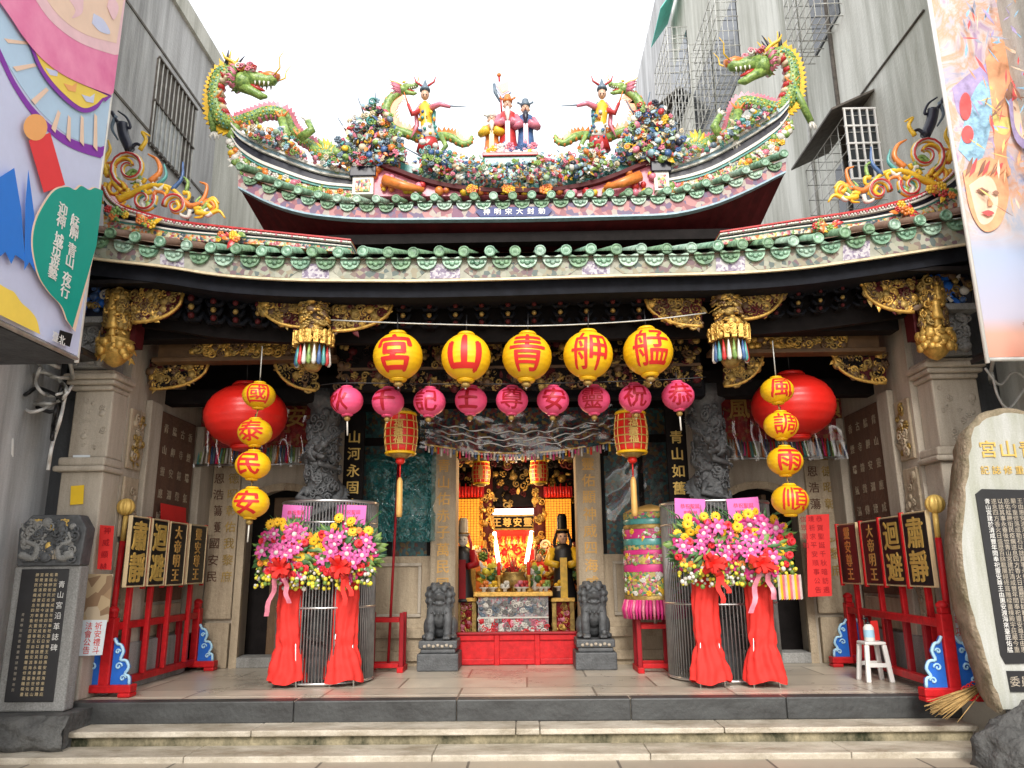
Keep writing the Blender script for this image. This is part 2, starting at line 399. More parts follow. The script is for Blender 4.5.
    def put(s, tm, A, t, m):
        """a template placed by a 3x3 array and an offset"""
        vs, fs, smooth = tm
        w = vs @ A.T + np.array(t)
        return s.add(w.tolist(), fs, m, smooth)
    def text(s, st, o, u, v, size, m, ext=0.0, bold=0.02, sx=1.0):
        gv, gf = glyph(st, bold, ext / size)
        u, v = V(u), V(v); nn = u.cross(v); o = V(o)
        return s.add([o + u * (p[0] * size * sx) + v * (p[1] * size) + nn * (p[2] * size) for p in gv], gf, m)
    def vtext(s, st, o, u, v, size, step, m, ext=0.0, bold=0.02, sx=1.0):
        for i, ch in enumerate(st):
            s.text(ch, V(o) - V(v) * (step * i), u, v, size, m, ext, bold, sx)
        return s
    def build(s, name, parent=None, origin=None, local=False, bevel=0.0, loc=None):
        me = bpy.data.meshes.new(name)
        o = bpy.data.objects.new(name, me)
        org = V((0, 0, 0))
        if parent is not None: org = ORG.get(parent.name, V((0, 0, 0)))
        elif origin is not None: org = V(origin)
        if local: org = V((0, 0, 0))
        arr = np.array(s.v, dtype=float).reshape(-1, 3) - np.array(org)
        me.from_pydata(arr.tolist(), [], s.f)
        for m in s.mats: me.materials.append(m)
        me.polygons.foreach_set('material_index', s.m)
        me.polygons.foreach_set('use_smooth', s.sm)
        me.update()
        col.objects.link(o)
        if parent is not None: o.parent = parent
        elif origin is not None: o.location = origin
        ORG[o.name] = org if parent is not None or origin is not None else V((0, 0, 0))
        if bevel:
            b = o.modifiers.new('bevel', 'BEVEL'); b.width = bevel; b.segments = 2; b.limit_method = 'ANGLE'; b.angle_limit = R(40)
        return o
ORG = {}
_GL = {}
def glyph(st, bold=0.02, ext=0.0):
    """outline of a character; heavier strokes come from laying thin copies side by side"""
    k = (st, bold, round(ext, 3))
    if k in _GL: return _GL[k]
    c = bpy.data.curves.new('lettering', 'FONT'); c.body = st; c.size = 1; c.resolution_u = 2
    c.extrude = ext; c.align_x = 'CENTER'
    o = bpy.data.objects.new('lettering', c); col.objects.link(o)
    dg = bpy.context.evaluated_depsgraph_get()
    me = bpy.data.meshes.new_from_object(o.evaluated_get(dg))
    vs = [tuple(v.co) for v in me.vertices]; fs = [tuple(p.vertices) for p in me.polygons]
    bpy.data.objects.remove(o); bpy.data.meshes.remove(me); bpy.data.curves.remove(c)
    if vs:
        cx = (min(p[0] for p in vs) + max(p[0] for p in vs)) / 2; cy = (min(p[1] for p in vs) + max(p[1] for p in vs)) / 2
        vs = [(p[0] - cx, p[1] - cy, p[2]) for p in vs]
        if bold > 0:
            d = bold; v2, f2 = [], []
            for q, (dx, dy) in enumerate(((-d, 0), (d, 0), (0, d * .7), (0, -d * .7))):
                o_ = len(v2); v2 += [(p[0] + dx, p[1] + dy, p[2] + 0.0035 * q) for p in vs]; f2 += [tuple(a + o_ for a in f) for f in fs]
            vs, fs = v2, f2
    _GL[k] = (vs, fs)
    return _GL[k]
def glyph_cut(st, bold=0.03, cells=9):
    """a character diced finely enough to be wrapped round a lantern"""
    import bmesh
    bold = {'山': 0.04, '王': 0.03, '千': 0.032, '民': 0.026, '雨': 0.022, '安': 0.026, '宮': 0.026, '記': 0.016, '祝': 0.016, '恭': 0.018, '秋': 0.016, '泰': 0.016, '青': 0.014, '風': 0.014, '國': 0.008}.get(st, 0.009)
    vs, fs = glyph(st, bold, 0.0)
    bm = bmesh.new()
    bv = [bm.verts.new(p) for p in vs]
    for f in fs:
        try: bm.faces.new([bv[i] for i in f])
        except ValueError: pass
    for ax in (0, 1):
        for i in range(1, cells * 2):
            c = -1 + i / cells
            no = (1, 0, 0) if ax == 0 else (0, 1, 0); co = (c, 0, 0) if ax == 0 else (0, c, 0)
            bmesh.ops.bisect_plane(bm, geom=bm.verts[:] + bm.edges[:] + bm.faces[:], plane_co=co, plane_no=no)
    bm.verts.index_update()
    out = ([tuple(v.co) for v in bm.verts], [tuple(v.index for v in f.verts) for f in bm.faces])
    bm.free()
    return out

def tag(o, label=None, cat=None, group=None, kind=None):
    if label: o['label'] = label
    if cat: o['category'] = cat
    if group: o['group'] = group
    if kind: o['kind'] = kind
    return o
def thing(name, label, cat, loc=(0, 0, 0), group=None, rz=0.0):
    o = bpy.data.objects.new(name, None); col.objects.link(o)
    o.empty_display_size = 0.1
    o.location = loc; o.rotation_euler = (0, 0, rz)
    ORG[o.name] = V(loc)
    return tag(o, label, cat, group)
def empty_part(name, parent):
    o = bpy.data.objects.new(name, None); col.objects.link(o); o.parent = parent
    ORG[o.name] = ORG[parent.name]
    return o
def dup(o, parent=None):
    c = o.copy(); col.objects.link(c)
    if parent is not None: c.parent = parent
    ORG[c.name] = ORG.get(o.name, V((0, 0, 0)))
    for ch in list(o.children): dup(ch, c)
    return c
def cr(pts, k=5):
    """Catmull-Rom through tuples of any length"""
    P = [np.array(p, float) for p in pts]; P = [2 * P[0] - P[1]] + P + [2 * P[-1] - P[-2]]
    out = []
    for i in range(1, len(P) - 2):
        for j in range(k):
            t = j / k
            out.append(0.5 * ((2 * P[i]) + (-P[i - 1] + P[i + 1]) * t + (2 * P[i - 1] - 5 * P[i] + 4 * P[i + 1] - P[i + 2]) * t * t + (-P[i - 1] + 3 * P[i] - 3 * P[i + 1] + P[i + 2]) * t ** 3))
    out.append(P[-2])
    return out
def interp(tab, x):
    return float(np.interp(x, [p[0] for p in tab], [p[1] for p in tab]))
def smooth_at(tab, x, w=26):
    return sum(interp(tab, x + d * w) * k for d, k in ((-1, 1), (-.5, 2), (0, 3), (.5, 2), (1, 1))) / 9
def rotm(ax, an):
    return np.array(Matrix.Rotation(an, 3, ax))
def remesh(o, size, smooth=2, decimate=0):
    """fuse the overlapping lumps of a sculpture into one skin"""
    m = o.modifiers.new('r', 'REMESH'); m.mode = 'VOXEL'; m.voxel_size = size; m.use_smooth_shade = True
    if smooth:
        k = o.modifiers.new('s', 'SMOOTH'); k.iterations = smooth; k.factor = 0.5
    dg = bpy.context.evaluated_depsgraph_get()
    me = bpy.data.meshes.new_from_object(o.evaluated_get(dg))
    o.modifiers.clear(); old = o.data; o.data = me; bpy.data.meshes.remove(old)
    me.polygons.foreach_set('use_smooth', [True] * len(me.polygons))
    return o

# ---------------------------------------------------------------- small sculpted templates (x across, z up, -y outwards)
def _tmpl(fn):
    b = MB(); fn(b); return (np.array([tuple(p) for p in b.v]), b.f, b.sm[0] if b.sm else False)
_m0 = K['wood']
def _curl(b, turns=1.4):
    pts, rad = [], []
    for i in range(13):
        t = i / 12; an = t * turns * 2 * math.pi; r = 0.5 * (1 - 0.8 * t)
        pts.append((r * math.cos(an), -0.12 - 0.12 * t, r * math.sin(an))); rad.append(0.15 * (1 - 0.5 * t))
    b.tube(pts, rad, _m0, 5)
T_CURL = _tmpl(_curl)
T_BLOB = _tmpl(lambda b: b.blob((0, 0, 0), (0.5, 0.35, 0.5), _m0, u=7, v=5))
def _leaf(b, w=0.24, bend=0.25, n=4):
    vs, fs = [], []
    for i in range(n + 1):
        t = i / n; ww = w * math.sin(math.pi * (0.12 + 0.88 * t) ** 0.8) if t < 1 else 0.0
        y = -bend * math.sin(t * 1.6) + 0.1 * t * t
        vs += [(-ww, y + 0.06, t), (0, y, t), (ww, y + 0.06, t)]
    for i in range(n):
        fs += [(3 * i, 3 * i + 1, 3 * i + 4, 3 * i + 3), (3 * i + 1, 3 * i + 2, 3 * i + 5, 3 * i + 4)]
    b.add(vs, fs, _m0, True)
T_LEAF = _tmpl(_leaf)
T_NARROW = _tmpl(lambda b: _leaf(b, 0.12, 0.35))
def _rosette(b, n=6):
    for k in range(n):
        an = 2 * math.pi * k / n
        b.blob((0.3 * math.cos(an), -0.05, 0.3 * math.sin(an)), (0.2, 0.13, 0.2), _m0, u=5, v=4)
    b.blob((0, -0.12, 0), (0.16, 0.14, 0.16), _m0, u=5, v=4)
T_ROSE = _tmpl(_rosette)
def _figure(b):
    b.lathe([(0.20, -0.5), (0.22, -0.42), (0.15, -0.1), (0.19, 0.12), (0.10, 0.24), (0.06, 0.27)], (0, -0.06, 0), _m0, 7, sy=0.75)
    b.blob((0, -0.08, 0.34), (0.09, 0.09, 0.11), _m0, u=6, v=5)
    b.tube([(0.15, -0.06, 0.16), (0.26, -0.12, 0.02), (0.12, -0.22, 0.0)], [0.06, 0.06, 0.05], _m0, 5)
    b.tube([(-0.15, -0.06, 0.16), (-0.28, -0.1, 0.1), (-0.3, -0.16, 0.28)], [0.06, 0.06, 0.04], _m0, 5)
T_FIG = _tmpl(_figure)
UNIT = np.eye(3)
def frame_of(n_, up=(0, 0, 1)):
    """3x3 whose -y axis looks along n_"""
    n_ = V(n_).normalized(); z = V(up) - n_ * n_.dot(V(up)); z = z.normalized() if z.length > 1e-6 else n_.orthogonal().normalized()
    y = -n_; x = y.cross(z)
    return np.array((x, y, z)).T
def carve(mb, sampler, n, size, mats, tms=None, nrm=(0, -1, 0), jig=1.0, flat=1.0):
    """crowd a face with curls, leaves, rosettes and lumps in relief"""
    tms = tms or [T_CURL, T_CURL, T_LEAF, T_BLOB, T_ROSE]
    for _ in range(n):
        p = sampler()
        nv = nrm(p) if callable(nrm) else nrm
        A = frame_of(nv) @ rotm('Y', random.uniform(-math.pi, math.pi) * jig)
        s_ = size * random.uniform(0.6, 1.3)
        A = A * s_
        if flat != 1.0: A[:, 1] *= flat
        mb.put(random.choice(tms), A, p, random.choice(mats))
def in_poly(poly, x, y):
    c = False; n = len(poly)
    for i in range(n):
        x1, y1 = poly[i]; x2, y2 = poly[(i + 1) % n]
        if (y1 > y) != (y2 > y) and x < (x2 - x1) * (y - y1) / (y2 - y1) + x1: c = not c
    return c
def poly_sampler(poly, Y):
    xs = [p[0] for p in poly]; ys = [p[1] for p in poly]
    def f():
        for _ in range(200):
            x, y = random.uniform(min(xs), max(xs)), random.uniform(min(ys), max(ys))
            if in_poly(poly, x, y): break
        return at(x, y, Y)
    return f

# ---------------------------------------------------------------- dragons
def dragon_head(mb, pos, d, up, s, sk, mane, horn, eye, tongue=None, ml=1.0):
    d = V(d).normalized(); up = V(up); up = (up - d * up.dot(d)).normalized(); r = d.cross(up)
    def P(a, b, c): return V(pos) + (d * a + up * b + r * c) * s
    mb.blob(P(0, 0, 0), (0.42 * s, 0.36 * s, 0.36 * s), sk)
    mb.tube([P(0.1, 0.12, 0), P(0.5, 0.16, 0), P(0.85, 0.14, 0), P(1.12, 0.20, 0), P(1.22, 0.16, 0)], [0.33 * s, 0.26 * s, 0.20 * s, 0.21 * s, 0.08 * s], sk, 9)
    mb.tube([P(0.05, -0.18, 0), P(0.4, -0.34, 0), P(0.75, -0.50, 0), P(0.98, -0.50, 0)], [0.24 * s, 0.17 * s, 0.15 * s, 0.06 * s], sk, 8)
    mb.tube([P(0.2, -0.06, 0), P(0.55, -0.2, 0), P(0.85, -0.28, 0)], [0.12 * s, 0.10 * s, 0.03 * s], tongue or mane, 6)
    for q in (-1, 1):
        mb.blob(P(1.12, 0.28, q * 0.12), 0.10 * s, mane, u=6, v=5)
        mb.blob(P(0.34, 0.38, q * 0.2), 0.12 * s, eye, u=6, v=5)
        mb.blob(P(0.24, 0.50, q * 0.2), (0.2 * s, 0.1 * s, 0.1 * s), horn, u=6, v=5)
        mb.tube([P(-0.05, 0.3, q * 0.16), P(-0.4, 0.62, q * 0.22), P(-0.7, 0.72, q * 0.3), P(-0.85, 0.95, q * 0.3)], [0.09 * s, 0.07 * s, 0.05 * s, 0.015 * s], horn, 6)
        mb.tube([P(1.1, 0.22, q * 0.16), P(1.35, 0.5, q * 0.3), P(1.3, 0.85, q * 0.4), P(1.42, 1.1, q * 0.42)], [0.035 * s, 0.03 * s, 0.02 * s, 0.01 * s], horn, 5)
        for t in range(4):
            a = 0.5 + t * 0.16
            mb.tube([P(a, -0.0, q * 0.15), P(a + 0.02, -0.16, q * 0.15)], [0.045 * s, 0.008 * s], eye, 5)
    for k in range(14):
        an = R(-75 + k * 150 / 13.0)
        for q in (-1, 1):
            b = P(-0.2, 0.36 * math.sin(an), q * 0.32 * math.cos(an))
            e = P(-0.2 - (0.42 + 0.12 * (k % 3)) * ml, (0.36 + 0.26 * ml) * math.sin(an) + 0.12, q * (0.32 + 0.23 * ml) * math.cos(an))
            mb.tube([b, b.lerp(e, 0.6) + up * 0.08 * s, e], [0.12 * s * (0.5 + 0.5 * ml), 0.09 * s * (0.4 + 0.6 * ml), 0.012 * s], mane if ml == 1.0 or k % 3 else sk, 5)
def dragon_body(mb, pts, rad, skin, belly, fin, out=None, fin_h=1.1, step=2):
    """pts world points; out(i) gives the direction the back faces"""
    pts = [V(p) for p in pts]; N = len(pts)
    mb.tube(pts, rad, skin, 9)
    if out is None: return
    bp = [pts[i] - out(i) * rad[i] * 0.34 for i in range(N)]
    for i in range(0, N - 1):
        if i % 2 == 0:
            mb.tube([bp[i], bp[i].lerp(bp[i + 1], 0.7)], [rad[i] * 0.86, rad[i] * 0.8], belly, 8)
    for i in range(1, N - 1, step):
        t = (pts[i + 1] - pts[i - 1]).normalized(); o = out(i)
        b = pts[i] + o * rad[i] * 0.8
        mb.prism([b - t * rad[i] * 0.8, b + t * rad[i] * 0.8, b + o * rad[i] * fin_h - t * rad[i] * 0.5], t.cross(o) * rad[i] * 0.18, fin)
def claw(mb, pts, r, skin, nail):
    pts = [V(p) for p in pts]
    mb.tube(pts, [r, r * 0.9, r * 0.7][:len(pts)] if len(pts) == 3 else [r * (1 - 0.4 * i / (len(pts) - 1)) for i in range(len(pts))], skin, 7)
    d = (pts[-1] - pts[-2]).normalized(); e = pts[-1]
    for k in (-1, 0, 1):
        side = V((k * 0.6, 0.25 * k, 0.2))
        mb.tube([e, e + (d + side).normalized() * r * 1.4, e + (d * 1.4 + side - V((0, 0, 0.6))).normalized() * r * 2.1], [r * 0.42, r * 0.3, r * 0.05], nail, 5)
# ---------------------------------------------------------------- ground and platform
XL, XR, YB, YF = -4.03, 3.90, 9.7, 7.2
AX = 0.5 * (XL + XR)
m_pave = paved('street_paving', (0.36, 0.31, 0.24), (0.07, 0.06, 0.05), 1.15, 0.62, rough=0.45, offset=0.4)
m_floor = paved('platform_flags', (0.50, 0.445, 0.36), (0.20, 0.16, 0.12), 1.25, 0.72, rough=0.34, dirt=0.6, offset=0.5)
K['kerbdark'] = weathered('black_granite_kerb', (0.055, 0.058, 0.058), (0.018, 0.018, 0.018), scale=1.8, streak=(1.2, 1, 3), rough=0.5, bump=0.2, amount=0.8)
K['stepstone'] = weathered('step_stone', (0.56, 0.51, 0.42), (0.22, 0.18, 0.12), scale=2.2, streak=(0.9, 1.6, 2), rough=0.6, bump=0.35, amount=0.85)
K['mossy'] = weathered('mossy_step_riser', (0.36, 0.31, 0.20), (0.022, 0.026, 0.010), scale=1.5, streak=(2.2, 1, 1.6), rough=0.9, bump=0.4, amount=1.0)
b = MB(); b.box((-60, -30, -0.5), (60, 90, 0.0), m_pave)
tag(b.build('street_paving'), kind='structure')

b = MB()
b.box((XL - 0.4, 7.5, 0), (XR + 0.4, YB + 3.5, FLOOR), m_floor)
b.box((XL - 0.2, YF + 0.02, 0.02), (XR + 0.2, 7.498, FLOOR - 0.002), m_floor)
tag(b.build('platform_floor'), kind='structure')
b = MB()
xs = [XL - 0.02, -2.05, -0.62, 0.9, 2.25, 3.76]
for i in range(5): b.box((xs[i] + 0.002, YF - 0.01, 0.16), (xs[i + 1] - 0.002, YF + 0.16, FLOOR + 0.004), K['kerbdark'])
tag(b.build('platform_kerb', bevel=0.012), kind='structure')
b = MB()
xs = [XL - 0.12, -2.3, -0.1, 0.1, 1.62, 3.70]
for i in range(5): dz = random.uniform(-.004, .004); b.box((xs[i] + 0.003, 6.86 + random.uniform(-.008, .008), 0.118), (xs[i + 1] - 0.003, YF + 0.1, 0.166 + dz), K['stepstone'])
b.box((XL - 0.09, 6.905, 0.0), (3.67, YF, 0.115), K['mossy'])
tag(b.build('upper_step', bevel=0.01), kind='structure')
b = MB()
xs = [XL - 0.28, -2.7, -0.75, 0.95, 2.5, 3.75]
for i in range(5): b.box((xs[i] + 0.002, 6.50, -0.02), (xs[i + 1] - 0.002, 6.898, 0.046), K['stepstone'])
tag(b.build('lower_step', bevel=0.01), kind='structure')

# ---------------------------------------------------------------- neighbouring buildings
bl = thing('concrete_building', 'grey concrete building with a barred window beside the left end of the temple roof', 'building', (-4.72, 8, 0))
XW = -4.72
b = MB()
b.box((-12, 6.2, 0.0), (XW, 10.65, 9.05), K['concrete_dark'])
b.box((-12, 6.18, 9.05), (XW + 0.05, 10.7, 9.35), K['concrete'])
b.box((-12, 10.66, 0), (XW - 0.25, 16.0, 8.9), K['concrete'])
b.build('wall', bl)
b = MB()
for z in (6.9, 8.15): b.box((XW, 6.25, z), (XW + 0.012, 10.6, z + 0.035), K['bardark'])
b.build('joint_strip', bl)
w0, w1 = atX(153, 95, XW), atX(190, 120, XW)
wy0, wy1, wz0, wz1 = w0.y, w1.y + 0.1, 6.75, 8.0
w = empty_part('window', bl)
b = MB(); b.box((XW - 0.05, wy0, wz0), (XW + 0.02, wy1, wz1), K['bardark']); b.build('recess_shade', w)  # dark slab on the wall; its colour stands in for the recess shade
b = MB(); b.box((XW + 0.021, wy0 + 0.08, wz0 + 0.05), (XW + 0.028, wy1 - 0.35, wz0 + 0.62), K['pane']); b.build('pane', w)
b = MB()
for i in range(11):
    y = wy0 + (wy1 - wy0) * i / 10; b.box((XW + 0.03, y - 0.006, wz0 - 0.03), (XW + 0.042, y + 0.006, wz1 + 0.03), K['bar'])
for z in (wz0, wz0 + 0.62, wz1): b.box((XW + 0.024, wy0 - 0.02, z - 0.012), (XW + 0.05, wy1 + 0.02, z + 0.012), K['bardark'])
b.build('bars', w)
b = MB()
for y, z in ((10.45, 6.2), (9.9, 6.4)): b.tube([(XW + 0.04, y, 5.0), (XW + 0.04, y, z), (XW + 0.06, y + 0.05, z + 0.25)], 0.02, K['bardark'], 6)
b.build('drain_pipe', bl)

# overhanging front house on the left that carries the banner, with its dark metal ground floor
fl = thing('shop_house', 'dark metal clad shop house at the left edge under the festival banner', 'building', (-6, 6, 0))
b = MB()
b.box((-9, -3.0, 3.22), (-3.74, 6.15, 9.0), K['concrete_dark'])
b.box((-9, -3.0, 3.16), (-3.72, 6.17, 3.22), K['shed'])
b.build('wall', fl)
b = MB()
x = -9.0
while x < -4.55:
    d_ = random.uniform(0, 0.012); b.box((x, 7.58 - d_, 0), (x + 0.26, 7.66, 4.2), K['shed']); b.box((x + 0.26, 7.63, 0), (x + 0.30, 7.66, 4.2), K['bardark']); x += 0.3
b.build('metal_cladding', fl)
b = MB()
for i in range(26): b.box((-7.6 + i * 0.12, 7.54, 3.18), (-7.54 + i * 0.12, 7.598, 3.75), K['shed'])
b.build('louvre', fl)
for px, y0, y1 in ((0, 430, 640), (35, 400, 465), (16, 350, 470), (56, 372, 440), (26, 470, 515), (3, 360, 430)):
    b = MB(); p = at(px, y0, 7.5); q = at(px + 8, y1, 7.5)
    b.tube([p, V((p.x, p.y, q.z))], 0.022, K['bar'], 7); b.build('conduit', fl)
b = MB()
b.tube([at(10, 500, 7.5), at(14, 560, 7.5), at(2, 545, 7.5), at(-6, 490, 7.5)], 0.016, K['bar'], 6)
b.build('conduit', fl)

# right: pale concrete building that runs back from the street
br = thing('concrete_building', 'pale concrete block of flats with caged windows beside the right end of the temple roof', 'building', (4.75, 8, 0))
XQ = 4.75
b = MB()
b.box((XQ, 5.6, 0), (12, 10.25, 18), K['concrete'])
b.box((XQ + 0.28, 10.251, 0), (12, 22.0, 19), K['concrete'])
b.box((XQ + 0.35, 22.01, 0), (12, 30, 22), K['concrete_dark'])
b.build('wall', br)
b = MB()
p, q = atX(925, 10, XQ), atX(862, 92, XQ)
b.tube([p + V((-.015, 0, 0)), V((XQ - .015, q.y, p.z + 0.05))], 0.014, K['bardark'], 6)
b.tube([(XQ - .02, 10.2, 3), (XQ - .02, 10.2, 18)], 0.035, K['bardark'], 6)
b.tube([(XQ + .26, 12.0, 4), (XQ + .26, 12.0, 18)], 0.03, K['bar'], 6)
b.tube([(XQ + .24, 10.6, 5.4), (XQ + .24, 14.8, 7.2)], 0.02, K['bardark'], 6)
b.build('service_pipe', br)
def cage(parent, X, y0, y1, z0, z1, d, ny, nz, m, frame=None, grille=True, r=0.012):
    """steel safety cage standing d out from a wall that faces -x"""
    w = empty_part('window', parent)
    b = MB(); b.box((X - 0.02, y0 + 0.06, z0 + 0.1), (X + 0.02, y1 - 0.06, z1 - 0.06), K['glass']); b.build('pane', w)
    b = MB()
    for i in range(ny + 1):
        y = y0 + (y1 - y0) * i / ny
        b.tube([(X, y, z0), (X - d, y, z0), (X - d, y, z1), (X, y, z1)], r, m, 5)
    for j in range(nz + 1):
        z = z0 + (z1 - z0) * j / nz
        b.tube([(X, y0, z), (X - d, y0, z), (X - d, y1, z), (X, y1, z)], r, m, 5)
    for k in range(1, 4):
        x = X - d * k / 4
        b.tube([(x, y0, z0), (x, y1, z0)], r, m, 5); b.tube([(x, y0, z0), (x, y0, z1)], r * 0.8, m, 5)
    b.build('safety_cage', w)
    return w
# near window: cage under a dark sheet awning
p = atX(848, 105, XQ - 0.4); q = atX(848, 200, XQ - 0.4)
NY0 = atX(874, 100, XQ).y; NY1 = NY0 + 1.45
w = cage(br, XQ, NY0, NY1, 6.05, 7.28, 0.42, 6, 5, K['bar'], r=0.006)
b = MB(); b.prism([(XQ, NY0 - 0.05, 7.62), (XQ, NY1 + 0.1, 7.62), (XQ - 0.60, NY1 + 0.1, 7.34), (XQ - 0.60, NY0 - 0.05, 7.34)], (0, 0, 0.03), K['bardark'])
b.build('awning', w)
b = MB()
for i in range(5):
    x = XQ - 0.02 - i * 0.1; b.box((x - 0.012, NY0 - 0.02, 6.35), (x + 0.012, NY0 + 0.005, 7.38), K['white'])
for j in range(5):
    z = 6.35 + j * 0.257; b.box((XQ - 0.44, NY0 - 0.022, z - 0.012), (XQ, NY0 + 0.007, z + 0.012), K['white'])
b.box((XQ - 0.42, NY0 + 0.01, 6.35), (XQ - 0.02, NY0 + 0.02, 7.36), K['glass'])
b.build('frame', w)
# upper window, cut by the top of the picture
yy = atX(850, 10, XQ).y
yy = atX(842, 8, XQ).y; cage(br, XQ, yy, yy + 1.1, atX(802, 42, XQ - 0.4).z, 11.2, 0.4, 6, 9, K['bar'], r=0.009)
# far windows with larger cages
X2 = XQ + 0.28
for (px0, px1, py0, py1, d) in ((742, 712, 60, 2, 0.5), (716, 690, 100, 30, 0.6), (690, 668, 70, 25, 0.6)):
    a, c = atX(px0, py0, X2), atX(px1, py0, X2)
    z0 = atX((px0 + px1) / 2, py0, X2 - d).z
    cage(br, X2, a.y, min(c.y, a.y + 2.2), z0, z0 + 2.3, d, 6, 6, K['bar'], r=0.013)
a = atX(684, 14, X2)
b = MB(); b.prism([(X2 - 0.1, a.y, a.z + 1.1), (X2 - 0.1, a.y + 1.8, a.z + 1.1), (X2 - 0.7, a.y + 1.8, a.z + 0.2), (X2 - 0.7, a.y, a.z + 0.2)], (0, 0, 0.04), K['aqua'])
b.build('awning', br)
a = atX(682, 112, X2)
b = MB(); b.prism([(X2, a.y, a.z + 0.9), (X2, a.y + 2.4, a.z + 0.9), (X2 - 1.0, a.y + 2.4, a.z), (X2 - 1.0, a.y, a.z)], (0, 0, 0.04), K['bardark'])
b.build('canopy', br)
# the front house on the right that carries the second banner
fr = thing('shop_house', 'concrete shop house at the right edge behind the painted festival banner', 'building', (5.5, 5, 0))
b = MB()
b.box((4.45, 4.0, 3.2), (9, 6.32, 11), K['concrete'])
b.box((4.42, 7.56, 0), (9, 7.66, 4.2), K['shed'])
b.box((5.6, 4.0, 0), (9, 6.32, 3.2), K['shed'])
b.build('wall', fr)
# ---------------------------------------------------------------- the temple: walls, columns, timber
temple = thing('temple', 'ornate old temple with jade tiled swallowtail roofs, gilded carvings and a stone porch', 'temple', (AX, 8.5, FLOOR))
YBK = YB
# side walls and their carved panels
for side, X, s in ((0, XL, 1), (1, XR, -1)):
    wl = MB()
    wl.box((min(X, X - s * 0.45), 7.62, FLOOR), (max(X, X - s * 0.45), YB + 0.4, 4.35), K['stone'])
    wo_ = wl.build('side_wall', temple)
    def slab(name, y0, y1, z0, z1, t, m, par=wo_, bev=0.012):
        b = MB(); b.box((min(X, X + s * t), y0, z0), (max(X, X + s * t), y1, z1), m); return b.build(name, par, bevel=bev)
    slab('white_pilaster', 7.98, 8.24, FLOOR, 3.25, 0.07, K['stone'])
    slab('plinth', 7.63, 9.68, FLOOR, 0.78, 0.10, K['stonegrey'])
    slab('russet_panel', 8.30, 9.20, 1.15, 3.2, 0.035, K['stonered'])
    slab('russet_panel', 8.30, 9.20, 0.80, 1.12, 0.035, K['stonepanel'])
    slab('corner_pilaster', 9.28, 9.66, FLOOR, 3.2, 0.10, K['stone'])
    slab('carved_panel', 7.66, 7.95, 0.85, 1.75, 0.03, K['stonepanel'])
    slab('carved_panel', 7.66, 7.95, 1.80, 2.40, 0.03, K['stonepanel'])
    slab('carved_panel', 7.66, 7.95, 2.48, 3.10, 0.03, K['stonepanel'])
    b = MB()      # rows of incised verses on the russet panel
    u_, v_ = V((0, s, 0)) * (1 if s < 0 else -1) * -1, V((0, 0, 1))
    u_ = V((0, 1, 0)) if s > 0 else V((0, -1, 0))
    # seen from inside the porch: left wall reads towards +y, right wall towards -y
    words_ = ['青山靈應威名遠', '艋舺安瀾德澤長', '古寺鐘聲傳四海', '香煙瑞氣滿三台']
    for c_ in range(4):
        yy_ = 8.42 + 0.21 * c_
        b.vtext(words_[c_], (X + s * 0.038, yy_, 3.02), u_, v_, 0.11, 0.24, K['stonepanel'], 0.002, 0.0)
    b.build('inscription', wo_)
    b = MB()
    carve(b, lambda: V((X + s * 0.032, random.uniform(7.72, 7.90), random.uniform(2.55, 3.02))), 34, 0.09, [K['goldold'], K['stonepanel']], nrm=(s, 0, 0))
    carve(b, lambda: V((X + s * 0.032, random.uniform(7.70, 7.92), random.uniform(0.95, 2.35))), 50, 0.08, [K['stonepanel']], nrm=(s, 0, 0), flat=0.5)
    b.build('panel_relief', wo_)
    # stone end post, two stages with mouldings
    x0, x1 = (X - 0.44, X) if s > 0 else (X, X + 0.50)
    p = MB()
    zc = 3.20
    p.box((x0 + 0.03, 7.30, FLOOR), (x1 - 0.0, 7.618, 2.40), K['stone'])
    p.box((x0 + 0.06, 7.32, 2.54), (x1 - 0.0, 7.616, zc), K['stone'])
    po = p.build('end_post', temple, bevel=0.015)
    p = MB()
    p.box((x0 - 0.03, 7.24, 2.40), (x1 + 0.03, 7.63, 2.455), K['stone']); p.box((x0, 7.27, 2.456), (x1 + 0.015, 7.625, 2.54), K['stone'])
    p.build('moulding', po, bevel=0.02)
    p = MB()
    for i, (e, z0, z1) in enumerate(((0.0, zc, zc + 0.05), (0.035, zc + 0.051, zc + 0.10), (0.06, zc + 0.101, zc + 0.16), (0.02, zc + 0.161, zc + 0.20))):
        p.box((x0 - e + 0.03, 7.28 - e, z0), (x1 + e, 7.63, z1), K['stone'])
    p.build('capital', po, bevel=0.02)
    p = MB()
    carve(p, lambda: V((random.uniform(x0 + 0.12, x1 - 0.06), 7.32, random.uniform(2.62, 3.12))), 20, 0.06, [K['stone']], flat=0.35)
    p.build('post_relief', po)
    # carved corbel and blue-painted figures above the capital
    p = MB()
    p.box((x0 + 0.06, 7.20, zc + 0.21), (x1 - 0.08, 7.6, zc + 0.62), K['stonegrey'])
    carve(p, lambda: V((random.uniform(x0 + 0.05, x1 - 0.08), 7.19, random.uniform(zc + 0.25, zc + 0.60))), 50, 0.10, [K['stonegrey']])
    p.box((x0 + 0.02, 7.05, zc + 0.62), (x1 - 0.02, 7.6, zc + 0.68), K['stonegrey'])
    p.build('corbel', po)
    p = MB()
    p.box((x0 + 0.05, 7.12, zc + 0.69), (x1 - 0.05, 7.6, zc + 1.05), G['black'])
    carve(p, lambda: V((random.uniform(x0 + 0.06, x1 - 0.06), 7.10, random.uniform(zc + 0.72, zc + 1.02))), 40, 0.10, [G['blue'], G['bluepaint'] if 'bluepaint' in G else K['bluepaint'], K['goldold'], G['white'], K['woodbrown']], tms=[T_FIG, T_BLOB, T_CURL, T_LEAF])
